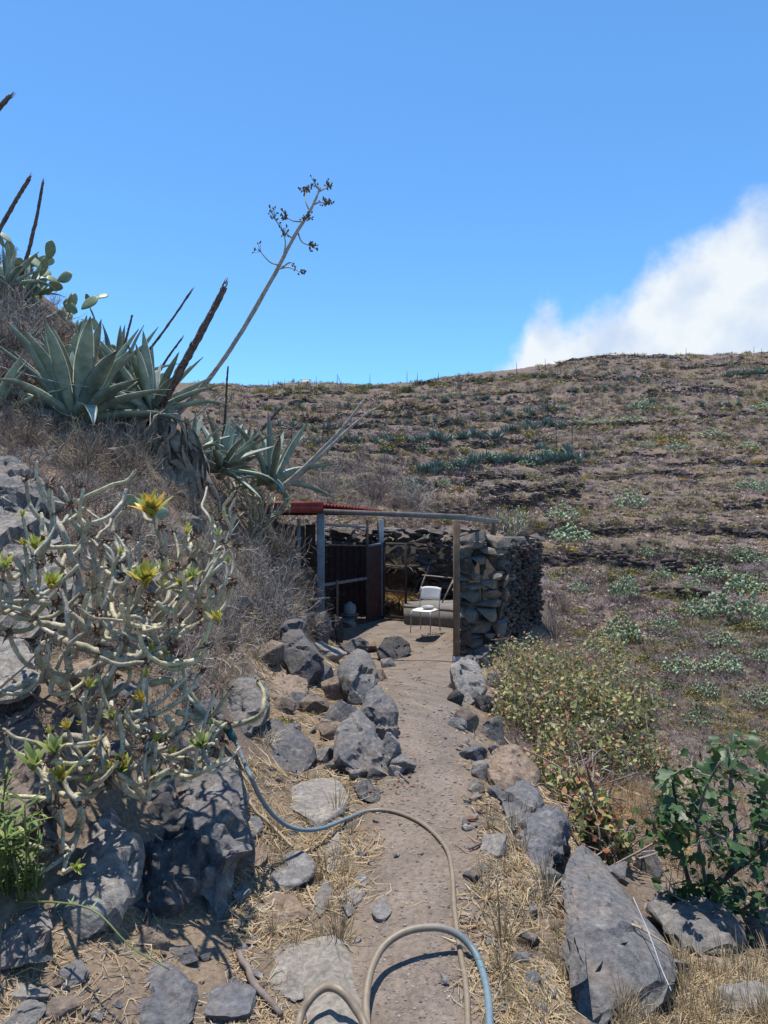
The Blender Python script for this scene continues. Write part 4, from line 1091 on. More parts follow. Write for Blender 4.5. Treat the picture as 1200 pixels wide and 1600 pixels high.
# ------------------------------------------------------------------ the shelter: posts, beam, red roof, screens, stone walls
FZ = -1.2
def wood_mat(name, col, var=0.35):
    m, t, b = mat(name, 0.85, 0.2)
    col = tuple(x * ALB for x in col)
    co = coords(t)
    mp = nn(t, 'ShaderNodeMapping'); mp.inputs['Scale'].default_value = (40, 40, 3); t.links.new(co, mp.inputs[0])
    n = noise_n(t, 1.0, 6, 0.7, mp.outputs[0], 0.5); n2 = noise_n(t, 7, 4, 0.6, co)
    c = ramp(t, n, [(0.25, tuple(x * (1 - var) for x in col)), (0.75, tuple(x * (1 + var) for x in col))])
    c = mix(t, 1.0, c, ramp(t, n2, [(0.3, 0.7), (0.7, 1.2)]), 'MULTIPLY')
    t.links.new(c, b.inputs['Base Color']); bump(t, b, n, 0.4, 0.004)
    return m
M_GREYWOOD = wood_mat('weathered_grey_timber', (0.235, 0.225, 0.215))
M_BLUEWOOD = wood_mat('blue_grey_timber', (0.22, 0.255, 0.29), 0.3)
M_BROWNWOOD = wood_mat('brown_timber', (0.21, 0.145, 0.095))
M_DARKWOOD = wood_mat('dark_timber', (0.085, 0.06, 0.05))
M_RED = simple('red_painted_sheet', (0.27, 0.035, 0.03), 0.6, 0.5, 6, 0.2, 0.002)
M_MAROON = simple('maroon_sheet', (0.075, 0.030, 0.030), 0.6, 0.35, 6, 0.2, 0.002)
M_NET = simple('shade_net', (0.17, 0.15, 0.11), 0.9, 0.3, 30, 0)
M_METAL = simple('galvanised_metal', (0.42, 0.44, 0.46), 0.45, 0.2, 20, 0.1)
M_CONC = simple('concrete', (0.21, 0.195, 0.18), 0.9, 0.22, 7, 0.4, 0.006, wp=True)
M_WHITE = simple('white_plastic', (0.80, 0.80, 0.80), 0.4, 0.03, 10, 0)
M_CLOTH = simple('grey_cloth', (0.45, 0.45, 0.46), 0.9, 0.15, 25, 0.3)

def post(name, x, y, z0, z1, wd, m, label, cat='post', shoe=False, rz=0.0):
    t = thing(name, (x, y, z0), label, cat, None, (0, 0, rz))
    mb = MB(); box(mb, (0, 0, (z1 - z0) / 2), (wd, wd, z1 - z0), None, None, 0.008); mb.build('timber', m, t)
    if shoe:
        mb = MB(); box(mb, (0, 0, 0.10), (wd + 0.02, wd + 0.02, 0.26), None, None, 0.004); sh = mb.build('post_shoe', M_METAL, t)
        for dx in (-0.025, 0.025):
            mb = MB(); V, fs = tubes([[(dx, -wd / 2 - 0.012, 0.12), (dx, -wd / 2 - 0.026, 0.12)]], [[0.01, 0.01]], 6, True); mb.add(V, fs); mb.build('bolt', M_DARKWOOD, sh)
    return t
post('timber_post', -1.375, 13.9, FZ - 0.2, 1.42, 0.165, M_BLUEWOOD, 'thick blue-grey timber post under the corner of the red roof', rz=0.15)
post('timber_post', 1.28, 11.3, -1.32, 1.31, 0.105, M_BROWNWOOD, 'tall brown timber post with a metal shoe, standing free by the stone pillar', shoe=True, rz=0.1)
post('timber_post', -0.085, 16.0, FZ - 0.05, 1.26, 0.13, M_BLUEWOOD, 'blue-grey post that the open screen door hangs on', rz=0.4)
post('timber_stub', 2.19, 12.85, 0.85, 1.24, 0.10, M_BROWNWOOD, 'short brown stub of wood on top of the stone pillar', 'post')
def timber(name, a, b, wd, dp, m, label, cat='beam'):
    a = np.array(a, float); mb = MB(); beam(mb, a - a, np.array(b, float) - a, wd, dp)
    return tag(mb.build(name, m, loc=a), label, cat)
timber('beam', (-1.50, 13.93, 1.475), (1.45, 11.24, 1.355), 0.06, 0.098, M_GREYWOOD, 'long grey weathered beam from the roof corner to the free-standing post')
timber('beam', (1.40, 11.32, 1.35), (2.32, 13.05, 1.25), 0.06, 0.09, M_GREYWOOD, 'shorter grey beam running back from the post to the stub on the pillar')

# roof: corrugated sheet with a folded red edge
rt = thing('roof', (-1.33, 13.75, 1.6), 'red corrugated metal roof of the hut with a folded edge', 'roof')
mb = MB()
nx, ny = 20, 120
fy = np.linspace(0, 1, ny); fx = np.linspace(0, 1, nx)
y = 0.0 + fy * 2.6
X = (-2.3 * (1 - fx)[None, :] + (fy * 1.3)[:, None] * fx[None, :])
Yg = np.repeat(y[:, None], nx, 1)
Zg = -0.135 * fy[:, None] + 0.022 * np.sin(y * 2 * math.pi / 0.13)[:, None] + 0 * X + 0.02
top = np.stack([X, Yg, Zg], -1).reshape(-1, 3); bot = top - np.array([0, 0, 0.006])
idx = np.arange(nx * ny).reshape(ny, nx)
q = np.stack([idx[:-1, :-1], idx[:-1, 1:], idx[1:, 1:], idx[1:, :-1]], -1).reshape(-1, 4)
mb.add(np.concatenate([top, bot]), [q, q[:, ::-1] + nx * ny, np.stack([idx[:-1, -1], idx[:-1, -1] + nx * ny, idx[1:, -1] + nx * ny, idx[1:, -1]], -1)])
mb.build('corrugated_sheet', M_RED, rt, smooth=True)
mb = MB()
prof = np.array([(0.10, 0.06), (-0.03, 0.075), (-0.05, 0.03), (-0.03, -0.02), (-0.06, -0.05), (-0.05, -0.16), (-0.02, -0.165)])
a = np.stack([np.full(7, -2.32), prof[:, 0], prof[:, 1]], -1); b_ = np.stack([np.full(7, 0.03), prof[:, 0], prof[:, 1]], -1)
V = np.concatenate([a, b_, a + [0, 0.012, -0.004], b_ + [0, 0.012, -0.004]])
f = [[i, i + 1, i + 8, i + 7] for i in range(6)] + [[i + 15, i + 14, i + 21, i + 22] for i in range(6)] + [[i + 7, i + 8, i + 22, i + 21] for i in range(6)] + [[i + 1, i, i + 14, i + 15] for i in range(6)]
mb.add(V, [np.array(f)]); mb.build('edge_flashing', M_RED, rt)
for k in range(3):
    mb = MB(); beam(mb, (-2.2 + 0.2 * k, 0.25 + k * 0.95, -0.10 - 0.045 * k), (0.0 + 0.5 * k, 0.25 + k * 0.95, -0.10 - 0.045 * k), 0.05, 0.08); mb.build('purlin', M_DARKWOOD, rt)

# facade screen between the thick post and the door
fa = thing('screen_wall', (-1.375, 13.9, FZ), 'dark screened front of the hut with timber rails', 'screen')
A = np.array([0.05, 0.1, 0.0]); B = np.array([0.97, 1.5, 0.0]); dvec = (B - A)
def fr(a, z): return A + dvec * a + np.array([0, 0, z])
for nm, p, q_, wd, dp, m in [('top_rail', fr(0, 2.38), fr(1, 2.28), 0.045, 0.06, M_GREYWOOD), ('middle_rail', fr(0, 1.05), fr(1, 1.06), 0.045, 0.065, M_GREYWOOD), ('bottom_rail', fr(0, 0.05), fr(1.42, 0.02), 0.06, 0.09, M_DARKWOOD), ('lintel_rail', fr(1.03, 1.84), fr(1.38, 1.86), 0.04, 0.05, M_BLUEWOOD)]:
    mb = MB(); beam(mb, p, q_, wd, dp); mb.build(nm, m, fa)
mb = MB(); box(mb, fr(1.0, 1.22), (0.07, 0.07, 2.5), None, None, 0.006); mb.build('stud', M_DARKWOOD, fa)
mb = MB(); box(mb, fr(0.28, 0.50) + np.array([0.02, -0.06, 0.1]), (0.05, 0.05, 1.05), None, None, 0.006); mb.build('stake', M_BROWNWOOD, fa)
def corrugated(mb, a, b, z0, z1, pitch=0.09, amp=0.014):
    a = np.array(a, float); b = np.array(b, float); L = np.linalg.norm(b - a); n = int(L / pitch * 8) + 2
    s = np.linspace(0, 1, n); d = (b - a) / L; nrm = np.array([d[1], -d[0], 0])
    P = a + (b - a) * s[:, None] + nrm * (amp * np.sin(s * L / pitch * 2 * math.pi))[:, None]
    lo = P + [0, 0, z0]; hi = P + [0, 0, z1]; i = np.arange(n - 1)
    mb.add(np.concatenate([lo, hi]), [np.stack([i, i + 1, i + 1 + n, i + n], -1)])
mb = MB(); corrugated(mb, fr(1.03, 0)[:3], fr(1.36, 0)[:3], 0.06, 1.84); mb.build('maroon_panel', M_MAROON, fa, smooth=True)
# wire mesh on the screen: fine strands
mb = MB(); P_, R_ = [], []
for i in range(26):
    a = i / 25.0; P_.append([fr(a, 0.08), fr(a, 2.3 - 0.1 * a)]); R_.append([0.0022] * 2)
for i in range(54):
    z = 0.1 + i * 0.0425; P_.append([fr(0, z), fr(1, z)]); R_.append([0.0022] * 2)
V, fs = tubes(P_, R_, 3); mb.add(V, fs); tag(mb.build('wire_mesh', M_DARKWOOD, fa), kind='stuff')

cu = thing('partition', (-1.15, 16.3, FZ), 'dark maroon sheet hanging inside the hut behind the screen', 'partition')
mb = MB(); corrugated(mb, (-0.9, 0.1, 0), (0.98, 0.1, 0), 0.0, 1.80, 0.16, 0.03); mb.build('sheet', M_MAROON, cu, smooth=True)
mb = MB(); beam(mb, (-0.9, 0.06, 1.8), (0.98, 0.06, 1.76), 0.05, 0.06); mb.build('rail', M_DARKWOOD, cu)

ls = thing('side_screen', (-1.5, 13.98, FZ), 'beige shade-net panel left of the thick post, under dark boards', 'screen')
mb = MB()
n = 30; s = np.linspace(0, 1, n); zz = np.linspace(0, 1.33, 12)
Pn = np.stack([np.repeat(-1.15 * s[None], 12, 0), 0.02 * np.sin(s * 17)[None] * np.ones((12, 1)), np.repeat(zz[:, None], n, 1)], -1)
idx = np.arange(12 * n).reshape(12, n)
mb.add(Pn.reshape(-1, 3), [np.stack([idx[:-1, :-1], idx[:-1, 1:], idx[1:, 1:], idx[1:, :-1]], -1).reshape(-1, 4)]); mb.build('net', M_NET, ls)
for k in range(5):
    mb = MB(); box(mb, (-0.14 - 0.235 * k, 0.3, 1.9), (0.225, 0.02, 0.95 - 0.06 * (k % 2)), None, None, 0.003); mb.build('board', M_DARKWOOD, ls)
mb = MB(); box(mb, (-0.36, 0.02, 1.85), (0.07, 0.05, 1.3), None, None, 0.005); mb.build('stud', M_BLUEWOOD, ls)

# open door leaf
dr = thing('screen_door', (-0.02, 15.93, FZ + 0.03), 'open screen door of thin dark timber with three panes of wire', 'door', None, (0, 0, -0.5))
for nm, c, sz in [('stile', (0.03, 0, 0.93), (0.055, 0.035, 1.86)), ('stile', (0.63, 0, 0.93), (0.055, 0.035, 1.86)), ('rail', (0.33, 0, 0.03), (0.545, 0.035, 0.07)), ('rail', (0.33, 0, 0.66), (0.545, 0.03, 0.05)), ('rail', (0.33, 0, 1.24), (0.545, 0.03, 0.05)), ('rail', (0.33, 0, 1.83), (0.545, 0.035, 0.06))]:
    mb = MB(); box(mb, c, sz, None, None, 0.004); mb.build(nm, M_DARKWOOD if nm == 'stile' else M_BROWNWOOD, dr)
P_, R_ = [], []
for i in range(1, 14): P_.append([(0.05 + i * 0.04, 0.004, 0.05), (0.05 + i * 0.04, 0.004, 1.81)]); R_.append([0.0016] * 2)
for i in range(1, 44): P_.append([(0.05, 0.004, 0.05 + i * 0.04), (0.61, 0.004, 0.05 + i * 0.04)]); R_.append([0.0016] * 2)
mb = MB(); V, fs = tubes(P_, R_, 3); mb.add(V, fs); tag(mb.build('wire_mesh', M_DARKWOOD, dr), kind='stuff')

M_CORE = simple('gap_shade_core', (0.06, 0.05, 0.044), 0.95, 0.4, 12, 0.3)  # wall core coloured near-black as the shade in gaps between stones
# stones for the dry-stone walls
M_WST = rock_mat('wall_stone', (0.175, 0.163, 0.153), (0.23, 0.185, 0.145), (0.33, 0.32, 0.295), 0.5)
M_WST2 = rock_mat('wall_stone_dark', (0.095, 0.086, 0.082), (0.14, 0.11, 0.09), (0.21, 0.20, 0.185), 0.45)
def wall_meshes(m, s0, n=10, flat=False):
    r = []
    for k in range(n):
        V, Fc = hull_verts(s0 + k, 11, 0.2, 0.012, 5, 0.03)
        q = MB(); q.add(V, [Fc]); me = q.mesh('stone', m, smooth=True); me.set_sharp_from_angle(angle=math.radians(24)); r.append(me)
    return r
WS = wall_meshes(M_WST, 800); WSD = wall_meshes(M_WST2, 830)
def lay_face(parent, a, b, z0, z1, out, hr, wr, meshes, depth=0.32, top=None, jut=0.06, tilt=0.08, skip=0.0):
    """courses of single stones along the wall face a-b (coordinates relative to the parent)"""
    a = np.array(a, float); b = np.array(b, float); L = np.linalg.norm(b - a); d = (b - a) / L
    rz = math.atan2(d[1], d[0]); z = z0; n = 0
    while z < z1:
        h = R.uniform(*hr); s = R.uniform(-0.15, 0.0)
        while s < L:
            wd = R.uniform(*wr); wd = min(wd, L - s + 0.12)
            hh = h * R.uniform(0.85, 1.2)
            lim = z1 if top is None else top(s / L)
            if z + h * 0.5 < lim and wd > 0.06 and R.random() >= skip:
                c = a + d * (s + wd / 2) + np.array(out) * (-depth * 0.4 + R.uniform(-0.3, 1.0) * jut)
                link('stone', R.choice(meshes), parent, (c[0], c[1], z + hh / 2), (R.gauss(0, tilt), R.gauss(0, tilt), rz + R.gauss(0, 0.12)), (wd * 1.22, depth * R.uniform(0.95, 1.3), hh * 1.38))
                n += 1
            s += wd
        z += h * 0.95
    return n
def prism(mb, poly, z0, z1):
    n = len(poly); lo = [(x, y, z0) for x, y in poly]; hi = [(x, y, z1) for x, y in poly]
    i = np.arange(n)
    mb.add(lo + hi, [np.stack([i, (i + 1) % n, (i + 1) % n + n, i + n], -1), np.array([list(range(n, 2 * n))]), np.array([list(range(n))[::-1]])])
# back wall
bw = thing('stone_wall', (0, 17.1, FZ), 'dark dry-stone back wall of the shelter behind the bench', 'stone wall')
mb = MB(); prism(mb, [(-2.6, 0.22), (2.5, -0.75), (2.6, -0.2), (2.6, 0.9), (-2.6, 0.9)], -0.1, 1.85); mb.build('core', M_CORE, bw)
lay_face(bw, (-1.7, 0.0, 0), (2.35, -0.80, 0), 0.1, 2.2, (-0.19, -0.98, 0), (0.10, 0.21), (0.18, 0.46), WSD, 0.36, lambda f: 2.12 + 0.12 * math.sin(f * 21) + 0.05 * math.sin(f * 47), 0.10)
for k in range(16):
    x = -1.6 + k * 0.25; link('stone', R.choice(WS), bw, (x, 0.28 - 0.19 * x + R.uniform(-.1, .25), 2.08 + R.uniform(0, 0.1)), (R.uniform(-.3, .3), R.uniform(-.3, .3), R.uniform(0, 3)), (R.uniform(.3, .55), R.uniform(.25, .4), R.uniform(.1, .2)))
# bench
bn = thing('bench', (1.2, 15.4, FZ), 'low concrete bench along the back wall behind the chair', 'bench')
mb = MB(); prism(mb, [(-0.72, -0.10), (0.85, -1.05), (1.35, -0.6), (1.30, 1.0), (-0.72, 1.6)], -0.05, 0.36); mb.build('base', M_CONC, bn)
mb = MB(); prism(mb, [(-0.725, -0.105), (0.853, -1.056), (1.38, -0.6), (1.33, 1.02), (-0.74, 1.62)], 0.36, 0.425); mb.build('slab', M_CONC, bn)
# pillar at the end of the right-hand wall
pl = thing('stone_pillar', (1.9, 12.2, -1.3), 'stacked-slab end of the dry-stone wall right of the free-standing post', 'stone pillar')
poly = [(-0.36, -0.28), (0.20, -0.30), (1.22, 1.15), (0.7, 4.2), (0.1, 2.1)]
mb = MB(); prism(mb, poly, -0.8, 2.08); mb.build('core', M_CORE, pl)
n1 = lay_face(pl, (-0.46, -0.34, 0), (0.30, -0.36, 0), 0.0, 2.2, (0, -1, 0), (0.07, 0.25), (0.20, 0.60), WS + WSD[:3], 0.42, lambda f: 2.26 - 0.1 * f, 0.12, 0.10, 0.02)
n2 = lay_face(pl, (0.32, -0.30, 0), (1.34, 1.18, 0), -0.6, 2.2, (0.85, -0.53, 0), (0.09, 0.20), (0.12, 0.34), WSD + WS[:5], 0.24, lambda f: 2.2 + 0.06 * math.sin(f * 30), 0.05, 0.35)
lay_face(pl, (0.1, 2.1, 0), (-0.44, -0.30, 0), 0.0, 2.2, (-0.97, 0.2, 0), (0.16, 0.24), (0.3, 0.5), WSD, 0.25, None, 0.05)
for k in range(34):
    f = R.random(); g = R.random()
    x = -0.42 + 0.75 * g + 0.95 * f; yv = -0.32 + 1.5 * f
    link('stone', R.choice(WS), pl, (x, yv, 2.13 + R.uniform(-0.03, 0.10)), (R.uniform(-.25, .25), R.uniform(-.25, .25), R.uniform(0, 3)), (R.uniform(.16, .42), R.uniform(.16, .32), R.uniform(.06, .14)))
mb = MB(); n = 900
f = RS.random_sample(n); zz = RS.uniform(-0.6, 2.12, n)
P = np.stack([0.34 + 1.02 * f, -0.32 + 1.48 * f, zz], -1) + np.array([0.85, -0.53, 0]) * RS.uniform(0.0, 0.07, (n, 1))
s = RS.uniform(0.04, 0.10, n)
scatter(mb, [rock_verts(860 + k, 1, 6, 0) for k in range(6)], P, np.stack([s * 1.2, s * 1.0, s * 0.8], -1), RS.uniform(0, 6.28, n), pick_col(n, [(1.3, 1.25, 1.2), (2.2, 2.1, 2.0), (3.4, 3.3, 3.2)], [3, 3, 2]))
tag(mb.build('rubble', M_WALLSTONE, pl), kind='stuff')

# ------------------------------------------------------------------ things in the shelter
ch = thing('chair', (0.90, 14.05, FZ + 0.012), 'white chair with thin metal legs on the shelter floor', 'chair', None, (0, 0, -0.5), 1.1)
mb = MB()
n = 13; u_ = np.linspace(-1, 1, n); XX, YY = np.meshgrid(u_, u_)
rr = (np.abs(XX) ** 4 + np.abs(YY) ** 4) ** 0.25; kx = np.maximum(np.abs(XX), np.abs(YY)) / np.maximum(rr, 1e-6)
X = XX * kx * 0.225; Yv = YY * kx * 0.215; Z = 0.455 - 0.012 * (1 - XX ** 2) * (1 - YY ** 2) + 0.0 * X - 0.02 * np.clip(-YY - 0.6, 0, 1)
tp = np.stack([X, Yv, Z], -1).reshape(-1, 3); idx = np.arange(n * n).reshape(n, n)
q = np.stack([idx[:-1, :-1], idx[:-1, 1:], idx[1:, 1:], idx[1:, :-1]], -1).reshape(-1, 4)
rim = np.concatenate([idx[0, :-1], idx[:-1, -1], idx[-1, :0:-1], idx[:0:-1, 0]]); rn = np.roll(rim, -1)
mb.add(np.concatenate([tp, tp - [0, 0, 0.022]]), [q, q[:, ::-1] + n * n, np.stack([rim, rim + n * n, rn + n * n, rn], -1)]); mb.build('seat', M_WHITE, ch, smooth=False)
mb = MB()
s = np.linspace(-1, 1, 13); zz = np.linspace(0, 1, 7); S_, Z_ = np.meshgrid(s, zz)
bx = S_ * 0.215; by = 0.235 + 0.05 * Z_ + 0.035 * (1 - S_ ** 2) ; bz = 0.63 + 0.25 * Z_ - 0.03 * S_ ** 4 * (Z_ > 0.5)
tp = np.stack([bx, by, bz], -1).reshape(-1, 3); idx = np.arange(91).reshape(7, 13)
q = np.stack([idx[:-1, :-1], idx[:-1, 1:], idx[1:, 1:], idx[1:, :-1]], -1).reshape(-1, 4)
rim = np.concatenate([idx[0, :-1], idx[:-1, -1], idx[-1, :0:-1], idx[:0:-1, 0]]); rn = np.roll(rim, -1)
mb.add(np.concatenate([tp, tp + [0, 0.016, 0]]), [q, q[:, ::-1] + 91, np.stack([rim, rim + 91, rn + 91, rn], -1)]); mb.build('backrest', M_WHITE, ch)
for sx_ in (-1, 1):
    V, fs = tubes([smooth_path([(sx_ * 0.205, -0.19, 0.44), (sx_ * 0.212, -0.205, 0.2), (sx_ * 0.215, -0.22, 0.0)], 6)], [[0.011] * 6], 7, True); mb = MB(); mb.add(V, fs); mb.build('leg', M_METAL, ch, True)
    V, fs = tubes([smooth_path([(sx_ * 0.215, 0.26, 0.0), (sx_ * 0.215, 0.21, 0.44), (sx_ * 0.217, 0.235, 0.62), (sx_ * 0.217, 0.29, 0.87)], 10)], [[0.011] * 10], 7, True); mb = MB(); mb.add(V, fs); mb.build('leg', M_METAL, ch, True)
    V, fs = tubes([[(sx_ * 0.21, -0.19, 0.43), (sx_ * 0.214, 0.205, 0.43)]], [[0.009] * 2], 6, True); mb = MB(); mb.add(V, fs); mb.build('seat_rail', M_METAL, ch, True)
V, Fc = ico(4)
V = V * np.array([0.13, 0.10, 0.045]) * (1 + 0.22 * fbm(V * 2.1, 3, 5)[:, None]); V[:, 2] = np.maximum(V[:, 2], -0.03)
mb = MB(); mb.add(V, [Fc]); tag(mb.build('cloth', M_CLOTH, None, True, (0.97, 14.13, FZ + 0.55)), 'grey folded cloth lying on the white chair', 'cloth')
# pipe frame leaning on the wall
pf = thing('pipe_rack', (0.8, 16.2, FZ + 0.43), 'thin pale metal pipe frame leaning against the back wall', 'metal rack')
for nm, a, b_ in [('pole', (0.0, -0.2, 0.0), (0.50, 0.45, 1.17)), ('pole', (0.62, -0.55, 0.0), (1.13, 0.02, 0.85)), ('crossbar', (0.16, 0.0, 0.62), (1.36, 0.05, 0.50))]:
    V, fs = tubes([[a, b_]], [[0.019, 0.019]], 8, True); mb = MB(); mb.add(V, fs); mb.build(nm, simple('pale_rusty_pipe', (0.34, 0.29, 0.25), 0.6, 0.3, 12, 0.1), pf, True)
# planter with dry grass
pt = thing('planter', (0.52, 16.55, 0.0), 'dark bowl of dry wiry grass set on the back wall', 'planter')
pr = np.array([(0.02, -0.30), (0.26, -0.26), (0.40, -0.08), (0.44, 0.08), (0.41, 0.10), (0.36, 0.03), (0.02, 0.0)])
a = np.linspace(0, 2 * math.pi, 25)[:-1]
V = np.stack([pr[:, None, 0] * np.cos(a), pr[:, None, 0] * np.sin(a), np.repeat(pr[:, 1:2], 24, 1)], -1).reshape(-1, 3); idx = np.arange(7 * 24).reshape(7, 24)
mb = MB(); mb.add(V, [np.stack([idx[:-1], np.roll(idx[:-1], -1, 1), np.roll(idx[1:], -1, 1), idx[1:]], -1).reshape(-1, 4)]); mb.build('bowl', simple('black_rubber', (0.03, 0.028, 0.028), 0.6), pt, True)
def arch_blades(mb, n, rs, L=(0.3, 0.6), wd=0.01, col=(0.45, 0.35, 0.2), base=0.15, el=(0.3, 1.4), droop=0.6, jit=0.25):
    a = rs.uniform(0, 6.28, n); e = rs.uniform(el[0], el[1], n); l = rs.uniform(L[0], L[1], n)
    d = np.stack([np.cos(a) * np.cos(e), np.sin(a) * np.cos(e), np.sin(e)], -1)
    b0 = np.stack([np.cos(a), np.sin(a), np.zeros(n)], -1) * rs.uniform(0, base, (n, 1))
    t = np.linspace(0, 1, 5)
    P = b0[:, None] + d[:, None] * (l[:, None] * t)[..., None]; P[..., 2] -= droop * l[:, None] * t[None] ** 2 * np.cos(e)[:, None]
    V, fs = tubes(P, np.repeat((wd * np.array([1, 1, 0.9, 0.6, 0.15]))[None], n, 0), 3)
    c = np.repeat(np.array(col) * rs.uniform(1 - jit, 1 + jit, (n, 1)), 15, 0)
    mb.add(V, fs, c)
mb = MB(); arch_blades(mb, 130, np.random.RandomState(4), (0.3, 0.6), 0.007, (0.50, 0.38, 0.24), 0.25); tag(mb.build('dry_grass', M_STRAW, pt, loc=(0, 0, 0.0)), kind='stuff')
mb = MB(); arch_blades(mb, 500, np.random.RandomState(5), (0.2, 0.5), 0.006, (0.60, 0.40, 0.18), 0.3, (0.1, 1.3))
tag(mb.build('straw_heap', M_STRAW, loc=(0.40, 16.2, FZ + 0.43)), 'heap of golden straw on the bench seen through the open door', 'straw heap')
# white pot and a leafy plant behind the screen
pv = thing('drum', (-0.82, 15.35, FZ + 0.2), 'dull whitish drum standing inside the hut behind the screen', 'drum', scale=0.8)
for nm, prf, m in [('body', [(0.0, 0), (0.17, 0.0), (0.19, 0.05), (0.19, 0.24), (0.15, 0.30), (0.07, 0.33), (0.07, 0.37), (0.0, 0.37)], M_METAL), ('tray', [(0.0, -0.02), (0.27, -0.02), (0.28, 0.01), (0.2, 0.0)], M_METAL), ('stand', [(0.0, -0.25), (0.24, -0.25), (0.22, -0.02), (0.0, -0.02)], M_CONC)]:
    pr = np.array(prf); V = np.stack([pr[:, None, 0] * np.cos(a), pr[:, None, 0] * np.sin(a), np.repeat(pr[:, 1:2], 24, 1)], -1).reshape(-1, 3); k = len(pr); idx = np.arange(k * 24).reshape(k, 24)
    mb = MB(); mb.add(V, [np.stack([idx[:-1], np.roll(idx[:-1], -1, 1), np.roll(idx[1:], -1, 1), idx[1:]], -1).reshape(-1, 4)]); mb.build(nm, m, pv, True)
# ------------------------------------------------------------------ the candelabra succulent on the left
def stem_mat(name, a, b_, c_):
    m, t, b = mat(name, 0.6, 0.3)
    co = coords(t)
    n = noise_n(t, 26, 5, 0.65, co); n2 = noise_n(t, 5, 4, 0.6, co); 
    c = ramp(t, n, [(0.3, a), (0.55, b_), (0.75, c_)])
    c = mix(t, 1.0, c, ramp(t, n2, [(0.3, 0.62), (0.7, 1.12)]), 'MULTIPLY')
    n3 = noise_n(t, 90, 3, 0.6, co); c = mix(t, ramp(t, n3, [(0.56, 0.0), (0.68, 0.55)]), c, (0.11, 0.085, 0.06))
    vo = nn(t, 'ShaderNodeTexVoronoi'); vo.inputs['Scale'].default_value = 75; t.links.new(co, vo.inputs['Vector'])
    c = mix(t, ramp(t, vo.outputs['Distance'], [(0.12, 0.85), (0.26, 0.0)]), c, (0.07, 0.06, 0.045))
    c = mix(t, 1.0, c, vcol(t), 'MULTIPLY')
    t.links.new(c, b.inputs['Base Color']); bump(t, b, n, 0.9, 0.007)
    return m
M_STEM = stem_mat('succulent_stem', (0.25, 0.215, 0.16), (0.44, 0.40, 0.295), (0.58, 0.53, 0.41))
M_ROSE = simple('rosette_leaf', (1, 1, 1), 0.45, 0.2, 20, 0, vc=True, spec=0.4, trans=0.25)
M_WITHER = simple('withered_head', (0.13, 0.075, 0.052), 0.9, 0.45, 40, 0.2)

def zz5(*pts): return [(x / 3.0, 750 + y / 3.0) for x, y in pts]
def zz6(*pts): return [(x / 2.667, 1100 + y / 2.667) for x, y in pts]
